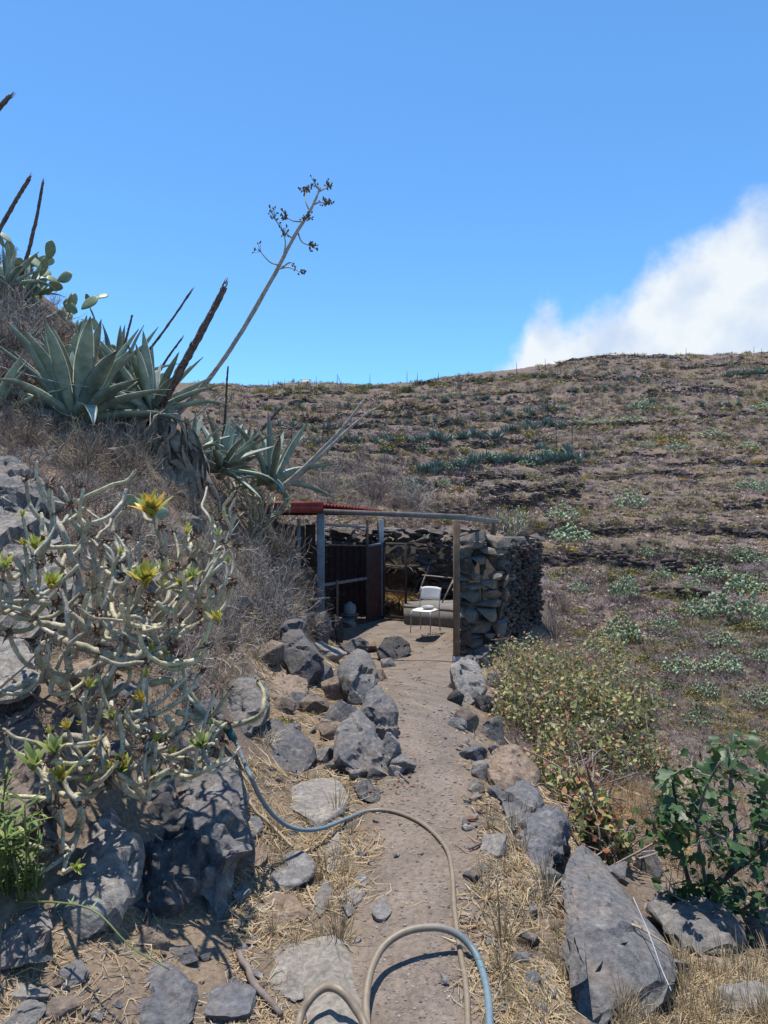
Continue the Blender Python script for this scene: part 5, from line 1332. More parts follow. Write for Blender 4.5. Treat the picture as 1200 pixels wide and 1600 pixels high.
# (pixels along the branch, distance at its two ends, half-widths in pixels at its two ends)
BR = [
 (zz5((400,1290),(400,1180),(380,1110),(340,1050),(310,980),(270,930),(200,870),(180,800),(215,762)), 2.85, 2.6, 10, 7.5),
 (zz5((215,762),(280,750),(350,765),(450,800),(540,820),(640,830),(700,790)), 2.6, 2.45, 7.5, 6.2),
 (zz5((510,1010),(515,930),(540,850),(580,760),(605,680),(590,600)), 2.6, 2.5, 7, 5),
 (zz5((560,850),(640,830),(700,790),(780,830),(860,860),(940,840),(972,790)), 2.5, 2.4, 6.5, 4.5),
 (zz5((330,900),(310,800),(300,690)), 2.7, 2.75, 6.5, 5.5),
 (zz5((320,700),(250,690),(180,680),(130,650),(112,560),(110,430),(40,350)), 2.65, 2.55, 5.8, 4.6),
 (zz5((110,430),(160,385),(212,310)), 2.6, 2.6, 4.8, 4.6),
 (zz5((430,695),(340,630),(260,580),(180,565),(132,520)), 2.55, 2.5, 6, 4.8),
 (zz5((330,720),(352,640),(360,600),(372,480),(335,360),(290,230),(250,160),(232,40)), 2.75, 2.9, 5.8, 4.2),
 (zz5((335,355),(390,290),(420,190)), 2.85, 2.85, 4.6, 4.2),
 (zz5((285,215),(330,140),(350,90)), 2.9, 2.95, 4.2, 3.6),
 (zz5((470,720),(490,600),(520,500),(542,430)), 2.55, 2.55, 5.2, 4.2),
 (zz5((780,830),(690,660),(630,630),(600,550),(590,450),(570,400)), 2.5, 2.6, 5, 4.4),
 (zz5((640,690),(700,680),(760,690),(808,645),(740,580)), 2.5, 2.45, 4.8, 4),
 (zz5((700,790),(740,660),(800,590),(850,530),(940,480),(1000,390)), 2.6, 2.7, 5.2, 4.4),
 (zz5((720,770),(800,725),(860,680),(920,610),(945,500)), 2.5, 2.55, 5, 4),
 (zz5((830,780),(860,720),(905,680)), 2.5, 2.5, 4.5, 4),
 (zz5((900,860),(975,690),(970,620),(955,560)), 2.45, 2.45, 4.5, 4),
 (zz5((590,360),(560,330),(530,260),(550,190),(600,130)), 3.1, 3.1, 4.2, 3.4),
 (zz5((770,310),(745,250),(728,180),(715,120)), 3.2, 3.2, 4, 3.4),
 (zz5((935,405),(905,350),(870,300)), 2.9, 2.9, 4, 3.2),
 (zz5((960,450),(1000,350),(1030,250),(1020,200)), 2.9, 3.0, 3.6, 2.6),
 (zz5((700,960),(790,940),(880,1000),(960,1110),(1050,1150),(1150,1130),(1225,1090),(1240,1000),(1215,950)), 2.5, 2.7, 5.5, 3.6),
 (zz5((0,480),(15,560),(40,620),(90,650),(140,655)), 2.5, 2.6, 4.2, 4.8),
 (zz5((270,900),(170,930),(80,960),(-20,1010)), 2.6, 2.5, 7, 6),
 (zz5((330,930),(420,890),(520,840),(590,830)), 2.7, 2.55, 5.4, 5.2),
 (zz5((300,960),(310,860),(300,780)), 2.55, 2.5, 5.5, 4.5),
 (zz5((380,1110),(430,1040),(480,980),(500,930)), 2.6, 2.55, 5.5, 5),
 (zz5((480,770),(520,690),(600,600),(610,590)), 2.65, 2.7, 5, 4),
 (zz5((580,800),(600,740),(680,740),(760,800)), 2.6, 2.5, 4.8, 4.2),
 (zz5((700,650),(720,610),(780,570),(800,500)), 2.75, 2.8, 4.4, 3.8),
 (zz5((430,660),(430,560),(460,450),(455,380)), 2.85, 2.95, 4.4, 3.4),
 (zz5((310,570),(290,440),(310,350)), 2.9, 3.0, 4.4, 3.6),
 (zz6((340,330),(262,160),(300,135),(360,145),(412,195),(420,260),(395,290)), 2.35, 2.3, 6.8, 5.2),
 (zz6((400,160),(310,190),(330,270),(385,310),(440,275)), 2.35, 2.3, 5.6, 4.8),
 (zz6((215,310),(250,360),(310,385),(380,390),(440,350)), 2.3, 2.3, 5.5, 4.6),
 (zz6((205,400),(250,480),(300,520),(330,470),(325,400)), 2.25, 2.25, 5, 4.8),
 (zz6((330,480),(320,545),(290,580),(240,600)), 2.25, 2.2, 4.8, 4),
 (zz6((505,290),(530,350),(570,385),(622,388),(615,300),(625,230)), 2.35, 2.4, 5.2, 4.4),
 (zz6((640,330),(690,285),(780,300),(860,270),(915,235),(930,160)), 2.4, 2.4, 4.8, 3.6),
 (zz6((440,240),(500,250),(570,262),(635,205),(690,200)), 2.4, 2.4, 5.2, 4.2),
 (zz6((120,260),(170,285),(200,330),(205,400)), 2.25, 2.25, 4.4, 4.8),
 (zz6((400,100),(440,160),(440,240),(450,300)), 2.5, 2.35, 6, 5),
 (zz6((480,40),(540,80),(600,120),(650,180),(640,260)), 2.5, 2.4, 5.6, 4.4),
 (zz6((560,40),(600,70),(640,160)), 2.6, 2.5, 5.4, 4.6),
 (zz6((700,60),(720,120),(680,150)), 2.5, 2.5, 4.6, 4),
 (zz6((740,40),(830,60),(900,30),(960,-60)), 2.55, 2.6, 4.8, 3.6),
 (zz6((700,200),(760,230),(830,235),(880,200)), 2.5, 2.5, 4.4, 3.6),
 (zz6((540,180),(500,120),(470,60),(465,-10)), 2.45, 2.5, 4.8, 4),
 (zz6((240,220),(215,180),(205,130)), 2.25, 2.25, 4, 3.2),
]
kb = thing('succulent_bush', px(150, 1185, 2.85), 'big candelabra succulent with thick pale curling stems on the left boulders', 'succulent')
kbo = np.array(kb.location)
tips = []
allpts = []
def add_stem(P, rad, parent, org, rs, sides=8):
    n = max(8, int(len(P) * 4.5))
    Q, rr = smooth_path(P, n, rad)
    step = np.linalg.norm(np.diff(Q, axis=0), axis=1); s = np.concatenate([[0], np.cumsum(step)])
    wob = fbm(Q * 14 + rs.uniform(0, 50), 2, 3)
    Q = Q + np.stack([fbm(Q * 6 + 10, 2, 1), fbm(Q * 6 + 30, 2, 2), fbm(Q * 6 + 60, 2, 4)], -1) * rr[:, None] * 0.9
    rr = rr * (1.0 + 0.16 * wob + 0.07 * np.sin(s * 150))
    rr = np.r_[rr, rr[-1] * 0.75, rr[-1] * 0.15]; d = norm(Q[-1] - Q[-2])
    Q = np.r_[Q, [Q[-1] + d * rr[-3] * 0.5], [Q[-1] + d * rr[-3] * 0.75]]
    V, fs = tubes([Q - org], [rr], sides, True)
    tint = np.array([1, 1, 1]) * rs.uniform(0.82, 1.15) * np.array([1, rs.uniform(0.97, 1.03), rs.uniform(0.85, 1.1)])
    mb = MB(); mb.add(V, fs, tint); mb.build('stem', M_STEM, parent, True)
    return Q, rr
rs = np.random.RandomState(21)
for pts, Y0, Y1, r0, r1 in BR:
    if pts[0][1] > 1112: Y0, Y1 = Y0 - 0.12, Y1 - 0.14
    n = len(pts); f = np.linspace(0, 1, n)
    P = np.array([px(u, v, Y0 + (Y1 - Y0) * a + rs.normal(0, 0.02)) for (u, v), a in zip(pts, f)])
    rad = 0.98 * (r0 + (r1 - r0) * f) * (Y0 + (Y1 - Y0) * f) / F
    Q, rr = add_stem(P, rad, kb, kbo, rs)
    allpts.append((Q[2:-3], rr[2:-3])); tips.append((Q[-1], Q[-1] - Q[-3]))
# side shoots grown from the main limbs
for i in range(215):
    Q, rr = allpts[rs.randint(0, min(len(allpts), 60))]
    j = rs.randint(len(Q) // 4, len(Q)); p = Q[j]
    if p[0] > -0.35: continue
    r = min(rr[j] * 0.9, 0.0105)
    t_ = norm(Q[min(j + 1, len(Q) - 1)] - Q[max(j - 1, 0)])
    d = norm(t_ * rs.uniform(-0.2, 0.7) + rs.normal(0, 1, 3) * np.array([0.9, 0.9, 0.4]) + np.array([0, 0, 0.1]))
    P = [p]; L = rs.uniform(0.035, 0.075)
    for k in range(rs.randint(3, 6)):
        P.append(P[-1] + d * L); d = norm(d + rs.normal(0, 0.32, 3) + np.array([0, 0, 0.38]))
    P = np.array(P)
    up = (P[:, 0] / P[:, 1] * F + 600)
    if up.max() > 375: continue
    Q2, rr2 = add_stem(P, np.linspace(r, r * 0.72, len(P)), kb, kbo, rs, 7)
    tips.append((Q2[-1], Q2[-1] - Q2[-3]))
    if i < 70: allpts.append((Q2[2:-3], rr2[2:-3]))

def rosette(name, parent, c, d, L, n, rs, cols, wd=0.13, open_=0.9):
    """a tuft of narrow fleshy leaves round the direction d"""
    d = norm(np.asarray(d, float)); ref = np.array([0, 0, 1.0]) if abs(d[2]) < 0.9 else np.array([1.0, 0, 0])
    a = norm(np.cross(d, ref)); b_ = np.cross(d, a)
    mb = MB()
    for k in range(n):
        ang = k * 2.4 + rs.uniform(-.3, .3); op = open_ * (0.15 + 0.85 * (k + 0.5) / n) * rs.uniform(0.8, 1.15)
        out = a * math.cos(ang) + b_ * math.sin(ang); l = L * rs.uniform(0.7, 1.1)
        t = np.linspace(0, 1, 5); e = op * (0.7 + 0.5 * t)
        P = np.cumsum(np.concatenate([[np.zeros(3)], (d[None] * np.cos(e[1:])[:, None] + out[None] * np.sin(e[1:])[:, None]) * l / 4]), 0)
        w_ = wd * L * np.array([0.5, 0.8, 1.0, 0.8, 0.08])
        side = np.cross(d, out); nrm = np.cross(side, norm(P[-1]))
        lft = P - side * w_[:, None]; rgt = P + side * w_[:, None]; mid = P - nrm * (w_ * 0.45)[:, None]
        V = np.concatenate([lft, mid, rgt]); i = np.arange(4)
        f = np.concatenate([np.stack([i, i + 5, i + 6, i + 1], -1), np.stack([i + 5, i + 10, i + 11, i + 6], -1)])
        c0 = np.array(cols[rs.randint(len(cols))]) * rs.uniform(0.85, 1.15); c1 = np.array(cols[rs.randint(len(cols))])
        cc = c0 * (1 - t[:, None]) + (c0 * 0.4 + c1 * 0.6) * t[:, None]
        mb.add(V, [f], np.concatenate([cc, cc * 0.9, cc]))
    return mb.build(name, M_ROSE, parent, False, c)
def withered(name, parent, c, s, rs, n=16):
    mb = MB(); V0 = []
    for k in range(n):
        d = norm(rs.normal(size=3) + np.array([0, 0, 0.3])); sd = norm(np.cross(d, rs.normal(size=3)))
        l = s * rs.uniform(0.6, 1.3); w_ = s * 0.16
        o_ = rs.normal(0, s * 0.25, 3)
        mb.add([o_ - sd * w_, o_ + sd * w_, o_ + d * l * .6 + sd * w_ * .7, o_ + d * l + np.array([0, 0, -l * .3]), o_ + d * l * .6 - sd * w_ * .7], [np.array([[0, 1, 2, 4]]), np.array([[4, 2, 3]])])
    return mb.build(name, M_WITHER, parent, False, c)
YG = [(0.60, 0.54, 0.09), (0.42, 0.50, 0.10), (0.70, 0.48, 0.08), (0.30, 0.42, 0.10)]
GR = [(0.38, 0.46, 0.15), (0.30, 0.38, 0.13), (0.50, 0.52, 0.20)]
OR = [(0.75, 0.38, 0.04), (0.70, 0.52, 0.09), (0.52, 0.54, 0.12), (0.34, 0.46, 0.14)]
for u, v, Y, s, n, cl in [(238,800,3.2,0.115,26,OR),(80,912,2.5,0.062,14,YG),(227,908,2.5,0.085,18,YG),(260,888,2.7,0.06,14,GR),(300,900,2.75,0.058,13,GR),(283,908,2.65,0.052,11,YG),(55,850,2.6,0.055,11,YG),(341,965,2.5,0.055,9,YG),(316,1162,2.4,0.062,15,GR),(195,1200,2.35,0.068,15,YG),(98,1212,2.25,0.06,12,YG),(52,1195,2.25,0.085,9,GR),(86,1172,2.25,0.07,8,GR),(175,1118,2.5,0.05,10,GR),(222,1090,2.5,0.05,9,OR),(8,880,2.45,0.05,8,YG),(341,830,3.0,0.035,7,GR),(150,1160,2.3,0.04,7,OR),(213,900,2.6,0.045,9,YG),(330,1130,2.5,0.03,7,GR)]:
    rosette('leaf_rosette', kb, px(u, v + 8, Y - 0.2) - kbo, (rs.uniform(-.25, .25), rs.uniform(-.5, -.1), 1), s * 1.15, n, rs, cl)
for c, d in tips:
    if rs.rand() < 0.72: withered('withered_head', kb, c - kbo, rs.uniform(0.016, 0.032), rs, 16)
    elif rs.rand() < 0.35: rosette('leaf_rosette', kb, c - kbo, d, rs.uniform(0.03, 0.05), 8, rs, YG)
for u, v, Y in [(185,888,2.6),(195,900,2.55),(112,790,2.9),(70,845,2.6),(80,870,2.65),(90,940,2.5),(235,935,2.5),(228,950,2.45),(200,830,3.0),(225,872,2.8),(315,955,2.5),(268,1015,2.45),(150,985,2.5),(225,1035,2.45),(180,1060,2.6)]:
    withered('withered_head', kb, px(u, v, Y) - kbo, 0.03, rs, 26)

# smaller shrubs of the same kind farther off
def small_kleinia(u, v, Y, hpx, wpx, label, seed, n=26):
    rs = np.random.RandomState(seed); base = px(u, v, Y); k = Y / F
    t_ = thing('succulent_bush', base, label, 'succulent')
    for i in range(n):
        a = rs.uniform(0, 6.28); rr = rs.uniform(0.1, 0.55) * wpx * k
        P = [np.array([0, 0, -0.05])]; d = norm(np.array([math.cos(a), math.sin(a), rs.uniform(0.5, 2.0)]))
        ns = 5; L = hpx * k * rs.uniform(0.6, 1.1) / ns
        for j in range(ns): P.append(P[-1] + d * L); d = norm(d + rs.normal(0, 0.28, 3) + np.array([0, 0, 0.22]))
        P = np.array(P); Q, r_ = smooth_path(P, 12, np.linspace(0.022, 0.014, len(P)))
        V, fs = tubes([Q], [r_], 5, True); MB().add(V, fs).build('stem', M_STEM, t_, True)
        for m_ in range(2):
            j = rs.randint(5, 11); d2 = norm(rs.normal(0, 0.7, 3) + np.array([0, 0, 1.0])); l2 = hpx * k * 0.3
            V, fs = tubes([smooth_path([Q[j], Q[j] + d2 * l2 * .5 + rs.normal(0, .03, 3), Q[j] + d2 * l2 + np.array([0, 0, .05])], 6)], [np.linspace(0.015, 0.010, 6)], 5, True)
            MB().add(V, fs).build('stem', M_STEM, t_, True)
        if rs.rand() < 0.7: rosette('leaf_rosette', t_, Q[-1], (0, 0, 1), 0.10, 7, rs, GR)
small_kleinia(388, 838, 11.5, 105, 95, 'grey many-stemmed succulent bush growing over the red roof edge', 31, 30)
small_kleinia(800, 838, 16.0, 44, 60, 'pale green-stemmed succulent bush behind the stone pillar', 32, 22)
# ------------------------------------------------------------------ agaves, their dead stalks, prickly pears
def agave_mat():
    m, t, b = mat('agave_leaf', 0.5, 0.35)
    co = coords(t)
    mp = nn(t, 'ShaderNodeMapping'); mp.inputs['Scale'].default_value = (9, 9, 1.6); t.links.new(co, mp.inputs[0])
    n = noise_n(t, 1.5, 5, 0.6, mp.outputs[0], 0.4); n2 = noise_n(t, 40, 3, 0.6, co)
    c = mix(t, 1.0, vcol(t), ramp(t, n, [(0.3, 0.75), (0.7, 1.22)]), 'MULTIPLY')
    c = mix(t, 1.0, c, ramp(t, n2, [(0.3, 0.9), (0.7, 1.1)]), 'MULTIPLY')
    c = mix(t, 1.0, c, ramp(t, obrand(t), [(0, 0.68), (1, 1.22)]), 'MULTIPLY')
    t.links.new(c, b.inputs['Base Color'])
    return m
M_AGAVE = agave_mat()
M_DEADLEAF = simple('dead_agave_leaf', (0.25, 0.205, 0.165), 0.9, 0.4, 12, 0.4, 0.006)
M_STALKD = simple('brown_stalk', (0.125, 0.085, 0.072), 0.9, 0.45, 22, 0.5, 0.01)
M_STALKP = simple('pale_stalk', (0.36, 0.33, 0.30), 0.85, 0.35, 18, 0.4, 0.008)
M_POD = simple('dry_pods', (0.12, 0.10, 0.07), 0.9, 0.4, 20, 0)

def agave_leaf(seed, bend, wmax=0.064):
    """a thick channelled blade along +X, unit length, curving by bend"""
    rs = np.random.RandomState(seed); n = 15; t = np.linspace(0, 1, n)
    th = bend * (0.15 * t + 0.85 * t ** 2.0) + 0.12 * np.sin(t * 5 + seed)
    dx = np.cos(th); dz = np.sin(th)
    X = np.concatenate([[0], np.cumsum((dx[1:] + dx[:-1]) / 2 / (n - 1))]); Z = np.concatenate([[0], np.cumsum((dz[1:] + dz[:-1]) / 2 / (n - 1))])
    wd = wmax * np.interp(t, [0, 0.12, 0.25, 0.5, 0.75, 0.9, 0.97, 1.0], [0.85, 0.72, 0.78, 1.0, 0.74, 0.36, 0.12, 0.012])
    thick = 0.038 * np.interp(t, [0, 0.3, 0.8, 1], [1.5, 0.9, 0.35, 0.1])
    nx_, nz = -dz, dx
    prof = [(-1, 0.30), (-0.55, 0.05), (0, -0.08), (0.55, 0.05), (1, 0.30), (0.6, -0.5), (0, -1.0), (-0.6, -0.5)]
    V = []; Cc = []
    for k, (s, h) in enumerate(prof):
        hh = h * (thick + wd * 0.18) if h > 0 else h * thick * 1.6
        wv = wd * s * (1 + 0.02 * np.sin(t * 60)) if abs(s) == 1 else wd * s
        V.append(np.stack([X + nx_ * hh, wv + 0.02 * np.sin(t * 3 + seed) * t, Z + nz * hh], -1))
        edge = abs(s) == 1
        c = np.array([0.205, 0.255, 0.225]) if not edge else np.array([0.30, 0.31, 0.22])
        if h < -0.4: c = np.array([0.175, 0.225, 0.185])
        band = 1 + 0.25 * np.sin(t * 14 + seed * 1.7) * 0.5
        cc = c[None] * band[:, None]
        tipc = np.clip((t - 0.96) / 0.04, 0, 1)[:, None]
        cc = cc * (1 - tipc) + np.array([0.06, 0.035, 0.03]) * tipc
        Cc.append(cc)
    V = np.stack(V, 1); Cc = np.stack(Cc, 1); k = len(prof)
    idx = np.arange(n * k).reshape(n, k)
    q = np.stack([idx[:-1], np.roll(idx[:-1], -1, 1), np.roll(idx[1:], -1, 1), idx[1:]], -1).reshape(-1, 4)
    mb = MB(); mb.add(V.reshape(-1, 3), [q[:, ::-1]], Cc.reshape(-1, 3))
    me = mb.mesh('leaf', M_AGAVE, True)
    return me
LEAVES = [agave_leaf(k, b_) for k, b_ in enumerate([0.05, -0.15, -0.35, -0.6, -0.95, -1.3, 0.2, -1.7])]
def agave(c, n, L, label, seed=0, emin=0.0, emax=1.5, tilt=(0, 0), group=None, width=1.0, az=None):
    rs = np.random.RandomState(seed)
    t_ = thing('agave', c, label, 'agave', group, (tilt[0], tilt[1], rs.uniform(0, 6)))
    mb = MB(); V, Fc = ico(2); mb.add(V * np.array([0.11, 0.11, 0.16]) * L, [Fc], (0.2, 0.19, 0.14)); mb.build('heart', M_AGAVE, t_, True)
    for i in range(n):
        f = (i + 0.5) / n
        e = emax + (emin - emax) * f ** 0.85 + rs.normal(0, 0.09)
        a = i * 2.39996 + rs.normal(0, 0.12)
        l = L * (0.72 + 0.33 * math.sin(min(f * 1.9 + 0.35, 2.2))) * rs.uniform(0.88, 1.1)
        k = int(np.clip(round(-0.2 + f * 3.9 + rs.normal(0, 0.9)), 0, 5)); 
        if rs.rand() < 0.1: k = 6
        link('leaf', LEAVES[k], t_, (math.cos(a) * 0.05 * L, math.sin(a) * 0.05 * L, 0.03 * L), (rs.normal(0, 0.12), -e, a), (l, l * width * rs.uniform(0.85, 1.15), l))
    return t_
agave(px(118, 655, 7.5), 46, 1.16, 'largest blue-green agave, sprawling on the bank at the upper left', 1, 0.12, 1.55, (0.1, 0.12), width=1.15)
agave(px(238, 648, 8.3), 34, 0.98, 'agave on the shaggy dead-leaf trunk, at the foot of the thick brown stalk', 2, 0.2, 1.5, (-0.05, 0.22))
agave(px(180, 600, 9.6), 18, 0.95, 'agave half hidden behind the largest one', 3, 0.2, 1.5)
agave(px(345, 735, 10.6), 22, 1.05, 'pale agave left of the pair below the brown stalk', 4, -0.1, 1.4, (0.0, 0.2))
agave(px(425, 752, 11.6), 22, 1.2, 'agave right of the pair, at the foot of the two pale leaning poles', 5, -0.1, 1.5, (0.0, 0.15))
agave(px(298, 712, 10.0), 14, 0.85, 'small agave peeking from behind the dead-leaf trunk', 6, -0.1, 1.2)
agave(px(12, 445, 8.9), 16, 0.62, 'agave at the top of the bank at the left edge', 7, 0.1, 1.5)
agave(px(40, 462, 9.4), 12, 0.55, 'small agave among the prickly pears on top of the bank', 8, 0.2, 1.5)
agave(px(-20, 650, 6.9), 14, 0.8, 'agave cut off by the left edge beside the largest one', 9, -0.1, 1.4)
agave(px(380, 720, 13.2), 14, 0.9, 'agave behind the pair, by the dark leaning stalk', 10, 0.1, 1.5)

# shaggy trunk of dead leaves under the second agave
tr = thing('dead_leaf_trunk', px(252, 780, 8.1), 'shaggy grey-brown skirt of dead agave leaves hanging down the bank', 'dead leaves')
mb = MB(); V, Fc = rock_verts(55, 3, 10, 0.06); mb.add(V * np.array([0.5, 0.45, 1.15]) + np.array([0, 0.12, 0.5]), [Fc]); mb.build('trunk', M_DEADLEAF, tr, True)
rs = np.random.RandomState(9)
DLM = []
for k in range(5):
    t = np.linspace(0, 1, 9); q = MB()
    x = 0.05 * np.sin(t * 4 + k) + 0.25 * t * (1 - t); w_ = 0.05 * np.interp(t, [0, .3, .8, 1], [0.8, 1, 0.6, 0.05]) * (1 + 0.25 * np.sin(t * 9 + k))
    yv = 0.05 * np.sin(t * 6 + k * 2); tw = 1.2 * np.sin(t * 3 + k)
    l_ = np.stack([x - 0.0 + np.sin(tw) * w_, yv - np.cos(tw) * w_, -t], -1); r_ = np.stack([x - np.sin(tw) * w_, yv + np.cos(tw) * w_, -t], -1); m_ = np.stack([x + 0.03, yv, -t], -1)
    i = np.arange(8); q.add(np.concatenate([l_, m_, r_]), [np.concatenate([np.stack([i, i + 9, i + 10, i + 1], -1), np.stack([i + 9, i + 18, i + 19, i + 10], -1)])]); DLM.append(q.mesh('dead_leaf', M_DEADLEAF, True))
for i in range(150):
    a = rs.uniform(0, 6.28); z = rs.uniform(0.35, 1.15); r = 0.2 + 0.08 * rs.rand() + 0.14 * (1.15 - z)
    link('dead_leaf', DLM[i % 5], tr, (math.cos(a) * r, math.sin(a) * r * 0.8 + 0.08, z), (rs.normal(0, 0.18), rs.normal(-0.12, 0.22), a), (rs.uniform(0.7, 1.2), rs.uniform(0.8, 1.7), rs.uniform(0.5, 0.95)))

def stalk(pts, radii, m, label, name='agave_stalk', knots=True, broken=True, seed=0):
    """a dead flower stalk: knobbly tapering pole with bract scars"""
    P = np.array([px(*p) for p in pts]); base = P[0].copy(); rs = np.random.RandomState(seed)
    n = 40; Q, rr = smooth_path(P - base, n, [q * 0.72 for q in radii])
    Q = Q + np.stack([fbm(Q * 1.5, 2, seed), fbm(Q * 1.5 + 9, 2, seed), np.zeros(n)], -1) * 0.03
    rr = rr * (1 + 0.10 * fbm(Q * 12, 2, seed))
    t_ = thing(name, base, label, 'dead stalk')
    V, fs = tubes([Q], [rr], 9, True)
    V = V + rs.normal(0, 0.0025, V.shape)
    MB().add(V, fs).build('shaft', m, t_, True)
    if knots:
        mb = MB()
        for k in range(2, n - 1):
            for _ in range(2):
                a = rs.uniform(0, 6.28); d = norm(Q[k] - Q[k - 1]); s = norm(np.cross(d, [math.cos(a), math.sin(a), 0.1])); l = rr[k] * rs.uniform(0.5, 1.0); w_ = np.cross(d, s)
                o_ = Q[k] + s * rr[k] * 0.85
                mb.add([o_ - w_ * rr[k] * .45, o_ + w_ * rr[k] * .45, o_ + d * l * 1.4 + s * l * 0.35, o_ - d * l * 0.4 + s * 0.25 * rr[k]], [np.array([[0, 1, 2], [0, 3, 1], [0, 2, 3], [1, 3, 2]])])
        tag(mb.build('bracts', m, t_), kind='stuff')
    if broken:
        mb = MB(); d = norm(Q[-1] - Q[-2])
        for _ in range(5):
            o_ = Q[-1] + rs.normal(0, rr[-1] * 0.5, 3); mb.add([o_ + [rr[-1] * .4, 0, 0], o_ - [rr[-1] * .4, 0, 0], o_ + [0, rr[-1] * .4, 0], o_ + d * rs.uniform(0.03, 0.10)], [np.array([[0, 1, 3], [1, 2, 3], [2, 0, 3]])])
        tag(mb.build('splinters', m, t_), kind='stuff')
    return t_, Q, base
stalk([(238,660,8.2),(275,590,8.1),(315,520,8.0),(350,448,7.9)], [0.085,0.07,0.06,0.05], M_STALKD, 'thick dark brown broken agave stalk leaning right out of the shaggy trunk', seed=1)
t0, Qs, bs = stalk([(270,655,8.9),(300,622,8.8),(360,545,8.6),(420,445,8.4),(460,370,8.2),(486,322,8.1),(500,293,8.05)], [0.052,0.046,0.042,0.038,0.030,0.022,0.012], M_STALKP, 'tall pale agave stalk with dry seed branches against the sky', broken=False, seed=2)
rs = np.random.RandomState(12)
PODM = []
V, Fc = ico(1)
PODM.append((V * np.array([0.011, 0.011, 0.024]), Fc))
for (a, mid, e, np_) in [((434,414),(420,408),(403,388),3),((444,396),(446,380),(443,364),9),((436,420),(452,418),(474,427),4),((440,418),(455,410),(462,420),2),((456,372),(440,358),(426,335),7),((465,362),(472,378),(488,385),10),((471,346),(458,345),(444,338),9),((479,345),(484,342),(482,340),9),((484,330),(478,315),(478,297),13),((489,320),(500,316),(510,318),15),((497,300),(505,296),(514,291),8),((499,296),(496,292),(492,290),5)]:
    P = np.array([px(*a, 8.2), px(*mid, 8.2 + rs.normal(0, 0.06)), px(*e, 8.2 + rs.normal(0, 0.12))])
    Q, rr = smooth_path(P - bs, 9, [0.012, 0.009, 0.006]); V, fs = tubes([Q], [rr], 5, True)
    br_ = MB().add(V, fs).build('seed_branch', M_STALKP, t0, True)
    mb = MB()
    for k in range(np_ * 2):
        c = Q[-1] + rs.normal(0, 0.034, 3) + np.array([0, 0, 0.015])
        mb.add(PODM[0][0] @ rotm(rs.normal(0, .6), rs.normal(0, .6), 0).T * rs.uniform(0.7, 1.2) + c, [Fc])
        V, fs = tubes([[Q[-2], c]], [[0.003, 0.003]], 3); mb.add(V, fs)
    tag(mb.build('seed_pods', M_POD, br_), kind='stuff')
stalk([(178,590,9.5),(190,550,9.4),(206,492,9.3)], [0.03,0.026,0.017], M_STALKD, 'short dark pointed stalk rising behind the largest agave', broken=False, seed=3)
stalk([(205,580,9.8),(240,537,9.7),(299,456,9.6)], [0.028,0.025,0.02], M_STALKD, 'thin grey-brown stalk leaning right between the two big agaves', seed=4)
stalk([(245,590,10.5),(264,556,10.4),(284,529,10.3)], [0.028,0.024,0.018], M_STALKD, 'short thin stalk with a broken hooked tip behind the shaggy trunk', seed=5)
stalk([(-45,440,9.0),(0,358,8.9),(45,278,8.8)], [0.043,0.039,0.033], M_STALKD, 'dark stalk at the left edge leaning right, left of two against the sky', seed=6)
stalk([(30,440,9.2),(48,385,9.1),(69,284,9.0)], [0.038,0.034,0.024], M_STALKD, 'dark nearly upright stalk rising from the prickly pears', seed=7)
stalk([(-170,330,8.2),(-70,235,8.1),(17,150,8.0)], [0.048,0.045,0.038], M_STALKD, 'dark stalk tip poking in high at the left edge', seed=8)
stalk([(348,700,12.0),(352,640,12.0),(357,572,12.0)], [0.034,0.030,0.020], simple('green_brown_stalk', (0.075, 0.075, 0.045), 0.9, 0.3, 15, 0.3), 'upright dark green-brown stalk with buds before the far hillside', broken=False, seed=9)
stalk([(382,708,12.5),(410,672,12.4),(440,638,12.3)], [0.045,0.042,0.036], M_STALKD, 'dark broken stalk leaning right above the lower agaves', seed=10)
stalk([(436,768,11.4),(490,718,11.2),(530,675,11.1),(564,629,11.0)], [0.075,0.05,0.038,0.03], M_STALKP, 'steeper of the two pale leaning poles above the red roof', knots=False, seed=11)
stalk([(446,764,11.8),(500,715,11.7),(550,665,11.6),(598,630,11.5)], [0.055,0.042,0.030,0.018], M_STALKP, 'flatter of the two pale leaning poles, with a forked tip', knots=False, seed=12)
stalk([(296,660,11.0),(322,636,11.0),(346,616,11.0)], [0.024,0.022,0.018], M_STALKP, 'short pale thin stalk low beside the tall one', knots=False, seed=13)

